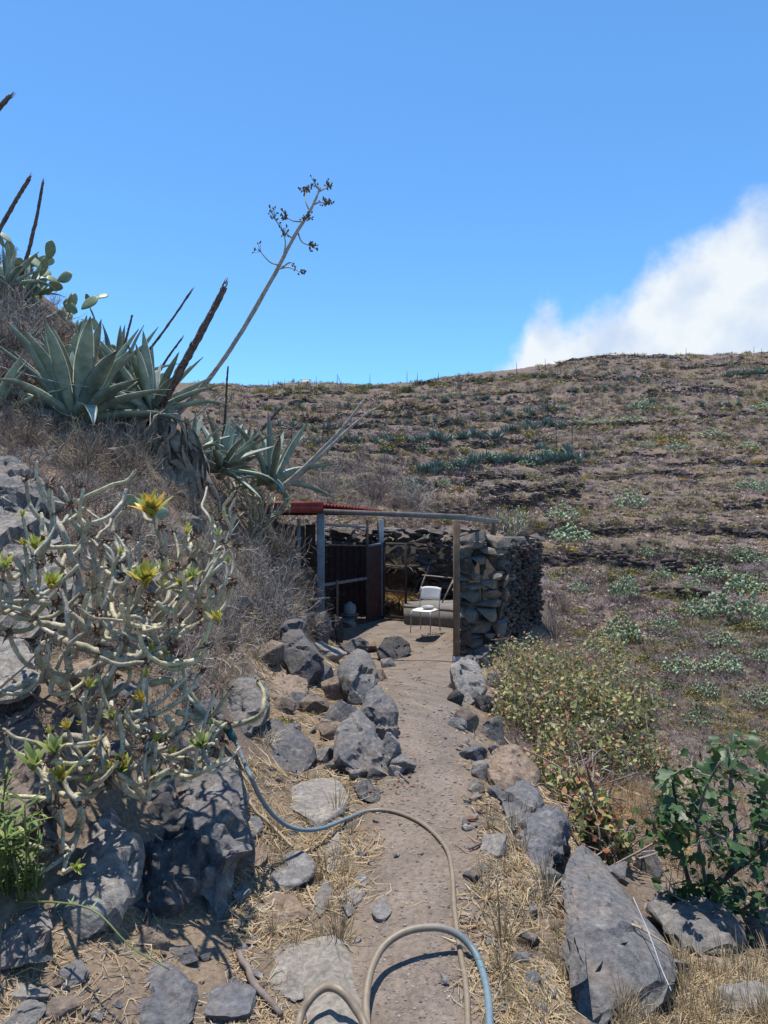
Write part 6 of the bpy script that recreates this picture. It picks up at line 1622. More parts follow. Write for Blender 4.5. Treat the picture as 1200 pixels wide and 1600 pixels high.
# near prickly pears, pad by pad
M_PAD = simple('cactus_pad', (0.155, 0.205, 0.095), 0.5, 0.25, 9, 0.15, 0.004, spec=0.35)
M_PADG = simple('cactus_pad_pale', (0.27, 0.32, 0.20), 0.5, 0.2, 9, 0.15, 0.004, spec=0.35)
def pad_mesh(m, seed):
    V, Fc = ico(3); rs = np.random.RandomState(seed); V = V.copy()
    V[:, 0] *= np.interp(V[:, 2], [-1, -0.4, 0.3, 1], [0.55, 0.85, 1.05, 0.95]) * 0.72
    V[:, 1] *= 0.13; V[:, 1] += 0.06 * V[:, 0] ** 2 * rs.uniform(-1, 1)
    V[:, 2] = V[:, 2] + 1.0
    V = V * 0.5
    return MB().add(V, [Fc]).mesh('pad', m, True)
PADS = [pad_mesh(M_PAD, k) for k in range(2)] + [pad_mesh(M_PADG, k) for k in range(2)]
def prickly(c, n, s, label, seed, spread=0.5):
    rs = np.random.RandomState(seed); t_ = thing('prickly_pear', c, label, 'cactus')
    pads = []
    for i in range(n):
        sz = s * rs.uniform(0.75, 1.15)
        if i < max(3, n // 5): base = Vector((rs.normal(0, spread), rs.normal(0, spread * 0.6), -0.05)); e = Euler((rs.normal(0, 0.5), rs.normal(0, 0.5), rs.uniform(0, 3.14)))
        else:
            b0, M0, s0 = pads[rs.randint(0, len(pads))]; a = rs.uniform(-1.3, 1.3)
            base = b0 + M0 @ Vector((math.sin(a) * 0.34 * s0, 0, s0 * (0.52 + 0.42 * math.cos(a))))
            e0 = M0.to_euler(); e = Euler((e0.x + rs.normal(0, 0.35), e0.y + a * 0.55 + rs.normal(0, 0.2), e0.z + rs.normal(0, 0.7)))
        M = e.to_matrix(); pads.append((base, M, sz))
        link('pad', PADS[rs.randint(0, 4)], t_, base, e, sz)
    return t_
prickly(px(58, 476, 9.3), 34, 0.27, 'dark prickly pear on top of the bank against the sky', 1, 0.32)
prickly(px(14, 420, 9.8), 16, 0.24, 'prickly pear at the left edge, highest on the bank', 2, 0.2)
prickly(px(118, 505, 9.6), 12, 0.22, 'small prickly pear at the shoulder of the bank', 3, 0.22)
prickly(px(92, 560, 8.6), 12, 0.24, 'pale prickly pear pads behind the largest agave', 4, 0.2)
prickly(px(172, 575, 9.9), 22, 0.24, 'prickly pear between the two big agaves', 5, 0.42)
prickly(px(222, 590, 10.2), 10, 0.22, 'small prickly pear beside the second agave', 6, 0.25)
sp = thing('prickly_pear', px(212, 808, 3.4), 'two-pad young prickly pear beside the orange rosette', 'cactus')
link('pad', PADS[2], sp, px(216, 794, 3.4) - px(212, 808, 3.4), (0.5, -0.75, 0.2), 0.10); link('pad', PADS[3], sp, px(238, 806, 3.38) - px(212, 808, 3.4), (-0.5, 1.2, -0.1), 0.085)
# ------------------------------------------------------------------ dry scrub on the near bank, grass tufts, the leafy bush, the fig, the herb
M_TWIG = simple('dry_twig', (1, 1, 1), 0.9, 0.25, 25, 0, vc=True, spec=0.1)
def twig_bush(seed, n, h=1.0, r=1.0, curly=0.4, rad=0.006, cols=((0.30, 0.26, 0.22),), up=0.7, pts=6, fork=2, base=0.3):
    """unit dry bush: n main twigs, each with thinner forks; 3-sided tubes"""
    rs = np.random.RandomState(seed); mb = MB()
    def grow(P0, D0, L, m, cv):
        P = [P0]; d = D0
        w_ = rs.normal(0, cv, (m, 3))
        for j in range(pts - 1):
            P.append(P[-1] + d * (L / (pts - 1))[:, None]); w_ = w_ * 0.75 + rs.normal(0, cv * 0.6, (m, 3)); d = norm(d + w_ + np.array([0, 0, up * 0.12]))
        return np.stack(P, 1), d
    a = rs.uniform(0, 6.28, n); el = rs.uniform(0.15, 1.5, n)
    D = np.stack([np.cos(a) * np.cos(el) * r, np.sin(a) * np.cos(el) * r, np.sin(el) * h], -1); L = np.linalg.norm(D, axis=1) * rs.uniform(0.6, 1.1, n); D = norm(D)
    P0 = np.stack([np.cos(a), np.sin(a), np.zeros(n)], -1) * rs.uniform(0, base, (n, 1)) * r
    P, d = grow(P0, D, L, n, curly)
    def emit(P, r0):
        m = len(P); V, fs = tubes(P, np.repeat(r0 * np.linspace(1, 0.35, pts)[None], m, 0) * rs.uniform(0.7, 1.3, (m, 1)), 3)
        c = np.array(cols)[rs.randint(0, len(cols), m)] * rs.uniform(0.65, 1.35, (m, 1))
        mb.add(V, fs, np.repeat(c, pts * 3, 0))
    emit(P, rad)
    for f in range(fork):
        j = rs.randint(1, pts - 1, n); p0 = P[np.arange(n), j]
        d2 = norm(norm(P[np.arange(n), j + 1] - p0) + rs.normal(0, 0.55, (n, 3)))
        P2, _ = grow(p0, d2, L * rs.uniform(0.3, 0.6, n), n, curly * 1.2)
        emit(P2, rad * 0.65)
    return mb
GREYS = ((0.40, 0.36, 0.33), (0.30, 0.26, 0.24), (0.22, 0.18, 0.165), (0.46, 0.42, 0.37))
BROWNS = ((0.24, 0.18, 0.14), (0.33, 0.27, 0.21), (0.16, 0.115, 0.095), (0.40, 0.32, 0.23))
MAUVE = ((0.24, 0.185, 0.18), (0.32, 0.26, 0.25), (0.18, 0.13, 0.125), (0.38, 0.31, 0.26))
TW = {'grey': [twig_bush(k, 95, 0.9, 1.0, 0.30, 0.0085, GREYS).mesh('dry_bush', M_TWIG) for k in range(3)],
      'curl': [twig_bush(10 + k, 110, 0.9, 1.0, 0.62, 0.0085, GREYS, 0.3).mesh('dry_bush', M_TWIG) for k in range(3)],
      'brown': [twig_bush(20 + k, 120, 0.8, 1.0, 0.35, 0.0075, BROWNS).mesh('dry_bush', M_TWIG) for k in range(3)],
      'mauve': [twig_bush(30 + k, 120, 0.85, 1.0, 0.32, 0.0075, MAUVE).mesh('dry_bush', M_TWIG) for k in range(3)]}
def dry_bush(u, v, wpx, hpx, kind, label, group=None, Y=None):
    p = G(u, v) if Y is None else px(u, v, Y)
    if np.isnan(p[0]): return
    k = p[1] / F
    o = link('dry_bush', TW[kind][R.randrange(3)], None, p, (0, 0, R.uniform(0, 6.28)), (wpx * k / 2, wpx * k / 2, hpx * k * 1.05))
    return tag(o, label, 'dry bush', group)
for q in [(418,985,150,150,'curl','pale grey curly dry bush at the left end of the red roof'),(352,1010,120,140,'grey','pale grey dry bush just right of the candelabra stems'),(478,982,80,62,'curl','grey dry tangle right against the thick hut post'),(422,945,100,100,'curl','pale tangled bush in front of the net panel of the hut'),(440,880,90,80,'grey','grey bush reaching up to the red roof edge'),
          (385,900,110,90,'curl','grey tangle of twigs below the shaggy dead-leaf trunk'),(320,900,110,90,'grey','grey twiggy bush behind the upper candelabra stems'),(300,1000,110,90,'mauve','mauve dry bush low behind the candelabra stems'),
          (130,740,150,110,'brown','brown wiry bush hanging below the largest agave'),(200,745,120,100,'brown','brown wiry tangle left of the shaggy trunk'),(40,700,120,90,'brown','brown dry bush at the left edge under the largest agave'),
          (20,540,140,110,'grey','grey dry bush on top of the bank at the left edge'),(80,530,100,70,'mauve','mauve-grey dry bush on the skyline of the bank'),(110,800,130,90,'mauve','mauve dry bush over the pale outcrop'),(210,840,120,90,'grey','grey dry bush between outcrop and orange rosette'),
          (868,1000,60,60,'mauve','mauve dry bush at the foot of the pillar, right side'),(880,960,50,46,'brown','brown dry bush behind the pillar foot on the drop'),(505,775,110,75,'grey','bare grey bush behind the left part of the red roof'),(580,790,120,90,'mauve','bare leafless bush behind the hut by the roof end'),(640,800,110,70,'grey','grey bare bush behind the back wall')]:
    dry_bush(*q)
# the rest of the scrub on the bank is one mass
def inpoly(U, V, poly):
    c = np.zeros(len(U), bool); n = len(poly); j = n - 1
    for i in range(n):
        xi, yi = poly[i]; xj, yj = poly[j]
        c ^= ((yi > V) != (yj > V)) & (U < (xj - xi) * (V - yi) / (yj - yi + 1e-9) + xi); j = i
    return c
def poly_points(poly, n):
    P = np.array(poly, float); lo, hi = P.min(0), P.max(0)
    U = RS.uniform(lo[0], hi[0], n * 3); V = RS.uniform(lo[1], hi[1], n * 3)
    m = inpoly(U, V, poly); U, V = U[m][:n], V[m][:n]
    p = cast(U, V); return p[~np.isnan(p[:, 0])]
def protos_from(lst):
    r = []
    for mb in lst:
        r.append((np.concatenate(mb.v), np.concatenate([f for f in mb.f if f.shape[1] == 4]), np.concatenate(mb.c)[:, :3]))
    return r
def scatter_col(mb, protos, P, S, RZ, tint):
    """like scatter, keeping each proto's own vertex colours"""
    pick = RS.randint(0, len(protos), len(P))
    for i, (V, Fc, Cc) in enumerate(protos):
        m = pick == i; k = m.sum()
        if not k: continue
        c, s = np.cos(RZ[m]), np.sin(RZ[m])
        x = V[None, :, 0] * c[:, None] - V[None, :, 1] * s[:, None]; y = V[None, :, 0] * s[:, None] + V[None, :, 1] * c[:, None]
        W = np.stack([x * S[m][:, :1], y * S[m][:, 1:2], np.broadcast_to(V[None, :, 2], x.shape) * S[m][:, 2:3]], -1) + P[m][:, None]
        f = (Fc[None] + (np.arange(k) * len(V))[:, None, None]).reshape(-1, Fc.shape[1])
        mb.add(W.reshape(-1, 3), [f], (tint[m][:, None] * Cc[None]).reshape(-1, 3))
SM = protos_from([twig_bush(50 + k, 26, 0.9, 1.0, 0.35, 0.011, (GREYS, GREYS, MAUVE, BROWNS)[k % 4], pts=5, fork=2) for k in range(8)])
BANK = [(-240, 300), (-60, 390), (60, 430), (130, 500), (170, 600), (300, 690), (340, 760), (360, 800), (450, 830), (470, 960), (430, 1010), (380, 1080), (330, 1110), (250, 1080), (150, 1010), (90, 990), (-60, 780), (-240, 760)]
BEHIND = [(345, 690), (420, 720), (470, 745), (560, 765), (640, 770), (760, 800), (840, 815), (830, 838), (700, 826), (600, 826), (500, 800), (380, 780)]
RIGHT = [(800, 1010), (860, 1000), (930, 1080), (1030, 1180), (1240, 1260), (1260, 1480), (1120, 1400), (1000, 1340), (900, 1320), (840, 1230), (770, 1150)]
mb = MB()
P = np.concatenate([poly_points(BANK, 620), poly_points([(0, 960), (340, 990), (350, 1130), (200, 1180), (0, 1120)], 70), poly_points([(430, 840), (500, 880), (505, 975), (470, 1000), (410, 1000)], 60)]); k = P[:, 1] / F
s = RS.uniform(26, 58, len(P)) * k
scatter_col(mb, SM, P, np.stack([s, s, s * RS.uniform(0.6, 1.0, len(P))], -1), RS.uniform(0, 6.28, len(P)), RS.uniform(0.75, 1.2, (len(P), 1)) * np.ones(3))
DB = protos_from([twig_bush(90 + k, 7, 0.5, 1.2, 0.30, 0.020, GREYS, pts=7, fork=3, up=0.3) for k in range(5)])
P = poly_points(BANK, 110); k = P[:, 1] / F; s = RS.uniform(40, 85, len(P)) * k
scatter_col(mb, DB, P, np.stack([s, s, s * 0.8], -1), RS.uniform(0, 6.28, len(P)), RS.uniform(0.8, 1.2, (len(P), 1)) * np.ones(3))
P = poly_points(BEHIND, 170); k = P[:, 1] / F; s = RS.uniform(12, 28, len(P)) * k
scatter_col(mb, SM, P, np.stack([s, s, s * 0.9], -1), RS.uniform(0, 6.28, len(P)), RS.uniform(0.75, 1.2, (len(P), 1)) * np.array([1, .95, .9]))
P = poly_points(RIGHT, 260); k = P[:, 1] / F; s = RS.uniform(16, 42, len(P)) * k
scatter_col(mb, SM, P, np.stack([s, s, s * 0.75], -1), RS.uniform(0, 6.28, len(P)), RS.uniform(0.75, 1.2, (len(P), 1)) * np.array([1, .93, .85]))
P = poly_points([(850, 1000), (1240, 1000), (1240, 1240), (1050, 1190), (930, 1080)], 330); k = P[:, 1] / F; s = RS.uniform(14, 30, len(P)) * k
scatter_col(mb, SM, P, np.stack([s, s, s * 0.7], -1), RS.uniform(0, 6.28, len(P)), RS.uniform(0.8, 1.25, (len(P), 1)) * np.array([1, .95, .95]))
tag(mb.build('bank_scrub', M_TWIG), 'dry grey and brown twigs matted over the near bank and slopes', 'scrub', kind='stuff')

# dry grass tufts growing on bank, verge and slope
GT = []
for k in range(6):
    q = MB(); arch_blades(q, 34, np.random.RandomState(80 + k), (0.5, 1.1), 0.011, (1, 1, 1), 0.22, (0.35, 1.45), 0.55, 0.35); GT.append((np.concatenate(q.v), np.concatenate([f for f in q.f if f.shape[1] == 4]), np.concatenate(q.c)[:, :3]))
mb = MB()
for poly, n, s0, s1, cols in [
    (BANK, 420, 16, 42, [(0.55, 0.44, 0.29), (0.44, 0.36, 0.27), (0.58, 0.50, 0.38)]),
    (BEHIND, 260, 9, 20, [(0.48, 0.35, 0.18), (0.40, 0.30, 0.18), (0.35, 0.28, 0.20)]),
    (RIGHT, 300, 14, 36, [(0.62, 0.43, 0.22), (0.56, 0.43, 0.26), (0.44, 0.33, 0.21)]),
    ([(930, 1230), (1010, 1230), (1080, 1310), (1060, 1350), (960, 1330)], 150, 16, 44, [(0.66, 0.45, 0.22), (0.58, 0.43, 0.25)]),
    ([(400, 1000), (520, 1000), (540, 1200), (600, 1290), (560, 1480), (400, 1500), (380, 1250)], 190, 12, 30, [(0.62, 0.48, 0.29), (0.50, 0.38, 0.23), (0.58, 0.50, 0.37)]),
    ([(730, 1060), (790, 1150), (830, 1330), (900, 1480), (900, 1600), (760, 1600), (740, 1250)], 190, 12, 34, [(0.62, 0.48, 0.29), (0.50, 0.38, 0.23), (0.58, 0.50, 0.37)]),
    ([(980, 1530), (1240, 1500), (1240, 1640), (960, 1640)], 110, 40, 90, [(0.68, 0.54, 0.34), (0.60, 0.47, 0.28)])]:
    P = poly_points(poly, n); k = P[:, 1] / F; s = RS.uniform(s0, s1, len(P)) * k
    P = P[path_mask(P[:, 0], P[:, 1]) < 0.4]; s = s[:len(P)]
    c = np.array(cols)[RS.randint(0, len(cols), len(P))] * RS.uniform(0.75, 1.2, (len(P), 1))
    scatter_col(mb, GT, P, np.stack([s * 0.8, s * 0.8, s], -1), RS.uniform(0, 6.28, len(P)), c)
tag(mb.build('dry_grass', M_STRAW), 'tufts of dry yellow grass rooted along the bank, verges and right-hand slope', 'grass', kind='stuff')
# green-yellow weeds at the foot of the bank
for u, v, w_, lab in [(418, 990, 60, 'yellow-green weed patch between the dry bushes and the boulders'), (385, 965, 50, 'yellow-green weed under the pale grey bush'), (505, 1010, 34, 'small yellow-green weed between boulders near the hut'), (335, 806, 60, 'yellow-green rosettes under the red roof edge'), (440, 1130, 40, 'dark green trailing weed by the slanted slab'), (395, 1118, 36, 'thin green weed beside the block of grey rock')]:
    p = G(u, v); k = p[1] / F; q = MB(); rs = np.random.RandomState(int(u)); n = 240
    a = rs.uniform(0, 6.28, n); r = rs.uniform(0, 1, n) ** 0.6 * w_ * k * 0.5; c = np.stack([np.cos(a) * r, np.sin(a) * r, rs.uniform(0.0, 0.25, n) * w_ * k * (1.1 - r / (w_ * k * .5 + 1e-9))], -1)
    d1 = norm(rs.normal(size=(n, 3))) * 3.6 * k; d2 = norm(rs.normal(size=(n, 3))) * 1.5 * k
    V = np.stack([c - d1, c + d2, c + d1, c - d2], 1).reshape(-1, 3)
    q.add(V, [np.arange(4 * n).reshape(n, 4)], np.repeat(np.array([0.23, 0.22, 0.06]) * rs.uniform(0.5, 1.4, (n, 1)) * np.array([1, 1, .9]), 4, 0))
    tag(q.build('weed', M_BUSH, loc=p), lab, 'weed')

# the broad leafy bush right of the path
rb = thing('leafy_bush', px(880, 1265, 4.1), 'broad green and reddish leafy bush spilling over the edge right of the path', 'bush')
rbo = np.array(rb.location); rs = np.random.RandomState(77)
LOBES = [(815,1045,62,8.2),(850,1060,60,7.6),(900,1040,62,8.0),(950,1055,55,7.8),(985,1080,55,7.4),(1010,1130,48,7.0),(940,1110,75,6.9),(870,1110,75,6.8),(820,1120,58,6.6),(805,1085,45,7.2),(990,1175,48,6.6),(930,1180,62,6.3),(870,1180,55,6.2),(845,1200,36,5.6),(900,1240,50,5.5),(930,1285,44,5.1),(960,1315,34,4.8),(885,1215,46,5.8),(1025,1190,30,6.6),(795,1020,32,8.8),(945,1010,34,8.6)]
LOBES = [(u, v, r, min(Y, G(u, min(v + r * 0.5, 1500))[1] - 0.25)) for u, v, r, Y in LOBES]
pts = []; wts = np.array([l[2] ** 2 for l in LOBES], float); wts /= wts.sum()
NL = 12500
pk = rs.choice(len(LOBES), NL, p=wts)
cc = np.array([px(l[0], l[1], l[3]) for l in LOBES]); rr = np.array([l[2] * l[3] / F for l in LOBES])
off = norm(rs.normal(size=(NL, 3))) * (rs.uniform(0.25, 1.0, (NL, 1)) ** 0.5)
sub = rs.normal(size=(len(LOBES), 9, 3)); sub = norm(sub) * 0.75
clump = sub[pk, rs.randint(0, 9, NL)]
off = off * 0.55 + clump * 0.72
LP = cc[pk] + off * rr[pk][:, None] * np.array([1, 1, 0.95])
def leaf_cloud(mb, C_, size, rs, cols, wts, orient_up=0.5, asp=0.8):
    """round leaves as folded 6-gons"""
    n = len(C_); up = norm(rs.normal(size=(n, 3)) + np.array([0, -0.2, orient_up])); a = norm(np.cross(up, rs.normal(size=(n, 3)))); b_ = np.cross(up, a)
    s = size * rs.uniform(0.6, 1.25, (n, 1)); f = up * s * 0.22
    V = np.stack([C_ - a * s, C_ - a * s * .35 + b_ * s * asp * .8 + f, C_ + a * s * .45 + b_ * s * asp * .7 + f, C_ + a * s * 1.1, C_ + a * s * .45 - b_ * s * asp * .7 + f, C_ - a * s * .35 - b_ * s * asp * .8 + f], 1).reshape(-1, 3)
    i = np.arange(n)[:, None] * 6
    q = np.concatenate([i + np.array([[0, 3, 2, 1]]), i + np.array([[0, 5, 4, 3]])])
    c = np.array(cols)[rs.choice(len(cols), n, p=np.array(wts) / sum(wts))] * rs.uniform(0.7, 1.3, (n, 1))
    mb.add(V, [q], np.repeat(c, 6, 0))
M_LEAF = simple('leaf_mass', (1, 1, 1), 0.55, 0.2, 20, 0, vc=True, spec=0.3, trans=0.3)
mb = MB(); leaf_cloud(mb, LP[:9300] - rbo, 0.024, rs, [(0.32, 0.345, 0.12), (0.40, 0.42, 0.21), (0.21, 0.26, 0.09), (0.44, 0.38, 0.17)], [4, 3, 3, 2]); tag(mb.build('leaves', M_LEAF, rb), kind='stuff')
mb = MB(); leaf_cloud(mb, LP[9300:12200] + rs.normal(0, 0.05, (2900, 3)) + np.array([0, 0, 0.03]) - rbo, 0.020, rs, [(0.44, 0.18, 0.09), (0.34, 0.14, 0.09), (0.54, 0.31, 0.14), (0.58, 0.42, 0.24)], [3, 3, 2, 2]); tag(mb.build('seed_heads', M_LEAF, rb), kind='stuff')
nT = 260; tgt = LP[rs.randint(0, NL, nT)]; kt = rs.randint(0, NL, nT); tgt = LP[kt]; base = cc[pk[kt]] * 0.75 + np.roll(cc, 1, 0)[pk[kt]] * 0.25; base[:, 2] = ground(base[:, 0], base[:, 1]); base += rs.normal(0, 0.06, (nT, 3))
t = np.linspace(0, 1, 6)[None, :, None]; bow = rs.normal(0, 0.16, (nT, 1, 3)) * (t * (1 - t) * 4) + np.array([0, 0, 0.22]) * (t * (1 - t) * 2)
Pt = base[:, None] * (1 - t) + tgt[:, None] * t + bow
V, fs = tubes(Pt - rbo, np.repeat(np.linspace(0.0075, 0.0022, 6)[None], nT, 0), 3); mb = MB(); mb.add(V, fs, np.repeat(np.array(MAUVE)[rs.randint(0, 4, nT)], 18, 0)); mb.build('branches', M_TWIG, rb)
mb = MB(); nT = 900; c0 = LP[rs.randint(0, NL, nT)]; d_ = norm(rs.normal(size=(nT, 3)) + np.array([0, 0, 0.6])) * rs.uniform(0.08, 0.22, (nT, 1))
V, fs = tubes(np.stack([c0 - d_, c0 + rs.normal(0, 0.015, (nT, 3)), c0 + d_ * 0.8], 1) - rbo, np.repeat(np.array([[0.004, 0.0035, 0.002]]), nT, 0), 3); mb.add(V, fs, np.repeat(np.array(MAUVE)[rs.randint(0, 4, nT)], 9, 0)); tag(mb.build('twigs', M_TWIG, rb), kind='stuff')

# the fig at the lower right
fg = thing('fig_tree', px(1098, 1425, 2.95), 'young fig tree with dark green lobed leaves at the lower right edge', 'tree')
fgo = np.array(fg.location); M_FIG = simple('fig_leaf', (0.055, 0.115, 0.035), 0.42, 0.3, 14, 0.2, 0.003, spec=0.45, trans=0.3)
M_BARK = simple('fig_bark', (0.16, 0.14, 0.135), 0.85, 0.4, 18, 0.4, 0.004); M_BARKD = simple('fig_bark_dark', (0.07, 0.058, 0.055), 0.85, 0.4, 18, 0.4, 0.004)
FB = [((1098,1430),(1108,1395),(1140,1365),(1185,1330),(1230,1290), 7, 2.6), ((1105,1400),(1098,1350),(1090,1300),(1100,1240),(1125,1190), 3, 1.4), ((1095,1425),(1080,1390),(1065,1330),(1058,1270),(1050,1215), 4, 2), ((1140,1365),(1150,1300),(1140,1240),(1150,1175), 4.4, 2.2), ((1185,1330),(1195,1260),(1185,1205), 4, 2.2),
      ((1100,1430),(1130,1450),(1170,1470),(1230,1480), 4.5, 2.4), ((1130,1450),(1165,1420),(1205,1400), 3.4, 2), ((1090,1300),(1060,1285),(1038,1250), 3, 1.6), ((1185,1330),(1130,1310),(1100,1290), 2.8, 1.6), ((1098,1430),(1070,1410),(1045,1395), 3, 1.6), ((1150,1300),(1190,1290),(1230,1300), 3, 1.8), ((1140,1475),(1165,1510),(1195,1530), 3, 1.8), ((1125,1215),(1090,1200),(1060,1205), 2.4, 1.4), ((1058,1330),(1035,1310),(1020,1290), 2.4, 1.4)]
rs = np.random.RandomState(15); nodes = []
for i, b_ in enumerate(FB):
    p2 = b_[:-2]; Yb = 2.9 + rs.normal(0, 0.16); P = np.array([px(u, v, 2.95 + (Yb - 2.95) * j / (len(p2) - 1) + (0.0 if j == 0 else rs.normal(0, .03))) for j, (u, v) in enumerate(p2)])
    Q, r_ = smooth_path(P - fgo, 18, np.linspace(b_[-2], b_[-1], len(p2)) * 2.95 / F)
    V, fs = tubes([Q], [r_], 7, True); MB().add(V, fs).build('trunk' if i == 0 else 'branch', M_BARKD if i in (0, 2) else M_BARK, fg, True)
    for k in range(6, 18): nodes.append((Q[k], norm(Q[k] - Q[k - 1])))
def fig_leaf(seed):
    rs_ = np.random.RandomState(seed); out = []
    half = [(0.0, 0.0), (0.16, -0.10), (0.36, 0.02), (0.44, 0.22), (0.30, 0.30), (0.24, 0.40), (0.42, 0.60), (0.34, 0.72), (0.18, 0.68), (0.12, 0.80), (0.0, 1.05)]
    L = np.array([(x * rs_.uniform(.85, 1.1), y) for x, y in half]); Rr = np.array([(-x * rs_.uniform(.85, 1.1), y) for x, y in half])
    mid = np.stack([np.zeros(11), np.linspace(0, 1.05, 11)], -1)
    def z(p): return -0.25 * p[:, 1] ** 2 - 0.35 * p[:, 0] ** 2 + 0.10 * np.abs(p[:, 0]) + 0.03 * np.sin(p[:, 1] * 9)
    V = np.concatenate([np.c_[a, z(a)] for a in (L, mid, Rr)]); i = np.arange(10)
    f = np.concatenate([np.stack([i, i + 1, i + 12, i + 11], -1), np.stack([i + 11, i + 12, i + 23, i + 22], -1)])
    return MB().add(V, [f]).mesh('leaf', M_FIG, True)
FL = [fig_leaf(k) for k in range(4)]
for u, v, n in [(1160,1162,9),(1105,1190,9),(1062,1212,9),(1122,1180,9),(1132,1240,10),(1082,1252,11),(1050,1262,9),(1062,1290,11),(1110,1272,10),(1190,1262,12),(1150,1332,10),(1190,1342,12),(1105,1330,11),(1050,1300,8),(1065,1376,7),(1112,1382,9),(1190,1482,12),(1160,1444,9),(1092,1402,8),(1196,1404,11),(1182,1205,9),(1205,1230,8),(1040,1230,6),(1150,1390,9),(1200,1310,10),(1130,1420,8),(1185,1520,8),(1030,1300,6)]:
    for _ in range(n):
        c = px(u + rs.normal(0, 16), v + rs.normal(0, 14), 2.9 + rs.normal(0, 0.14)) - fgo; s = rs.uniform(0.048, 0.085)
        link('leaf', FL[rs.randint(4)], fg, c, (rs.normal(-0.35, 0.5), rs.normal(0, 0.4), rs.uniform(0, 6.28)), s)

mb = MB(); nf = 380; kk = rs.randint(0, len(nodes), nf); C_ = np.array([nodes[k][0] for k in kk]) + rs.normal(0, 0.05, (nf, 3)) * np.array([1, 1, 0.8])
leaf_cloud(mb, C_, 0.021, rs, [(0.07, 0.14, 0.045), (0.10, 0.17, 0.06), (0.055, 0.10, 0.035)], [3, 2, 2], 0.8); tag(mb.build('small_leaves', M_LEAF, fg), kind='stuff')
mb = MB(); nT = 160; kk = rs.randint(0, len(nodes), nT); c0 = np.array([nodes[k][0] for k in kk]); d_ = norm(rs.normal(size=(nT, 3)) + np.array([0, 0, 0.5])) * rs.uniform(0.05, 0.16, (nT, 1))
V, fs = tubes(np.stack([c0, c0 + d_ * 0.5 + rs.normal(0, 0.01, (nT, 3)), c0 + d_], 1), np.repeat(np.array([[0.003, 0.0025, 0.0015]]), nT, 0), 3); mb.add(V, fs, np.repeat(np.array(GREYS)[rs.randint(0, 4, nT)], 9, 0)); tag(mb.build('twigs', M_TWIG, fg), kind='stuff')

# the green herb at the lower left
hb = thing('herb', px(30, 1400, 1.95), 'green narrow-leaved herb at the left edge above the grey-blue boulder', 'plant')
hbo = np.array(hb.location); rs = np.random.RandomState(3); M_HERB = simple('herb_leaf', (1, 1, 1), 0.5, 0.2, 15, 0, vc=True, trans=0.25)
def herb_stem(P, parent, org, nleaf, L, cols):
    Q, r_ = smooth_path(np.array(P) - org, 16, np.linspace(0.0035, 0.0018, len(P)))
    V, fs = tubes([Q], [r_], 5, True); MB().add(V, fs, (0.20, 0.25, 0.10)).build('stem', M_HERB, parent, True)
    mb = MB()
    for k in range(nleaf):
        j = rs.randint(2, 16); a = rs.uniform(0, 6.28); d = norm(np.array([math.cos(a), math.sin(a), rs.uniform(0.1, 1.1)])); sd = norm(np.cross(d, [0, 0, 1.0])); l = L * rs.uniform(0.6, 1.15); w_ = l * 0.10
        o_ = Q[j]; c = np.array(cols[rs.randint(len(cols))]) * rs.uniform(0.8, 1.2)
        mb.add([o_, o_ + d * l * .4 + sd * w_, o_ + d * l * .4 - [0, 0, w_ * .4], o_ + d * l * .4 - sd * w_, o_ + d * l - [0, 0, l * .15]], [np.array([[0, 1, 2], [0, 2, 3], [1, 4, 2], [2, 4, 3]])], c)
    tag(mb.build('leaves', M_HERB, parent), kind='stuff')
HC = [(0.16, 0.24, 0.06), (0.12, 0.19, 0.05), (0.24, 0.29, 0.08)]
for k in range(16):
    u0 = rs.uniform(-10, 60); u1 = u0 + rs.normal(0, 30)
    herb_stem([px(u0, 1410, 1.95), px((u0 + u1) / 2, 1350, 1.93 + rs.normal(0, .04)), px(u1, rs.uniform(1250, 1330), 1.92 + rs.normal(0, .07))], hb, hbo, 22, 0.062, HC)
for k in range(3): herb_stem([px(-15 + 12 * k, 1330, 2.0), px(5, 1250, 2.0), px(8 + 5 * k, 1190 + 12 * k, 2.0)], hb, hbo, 12, 0.06, HC)
herb_stem([px(20, 1410, 1.95), px(90, 1410, 1.85), px(150, 1425, 1.8), px(205, 1480, 1.75), px(265, 1515, 1.72)], hb, hbo, 14, 0.03, [(0.24, 0.30, 0.12)])
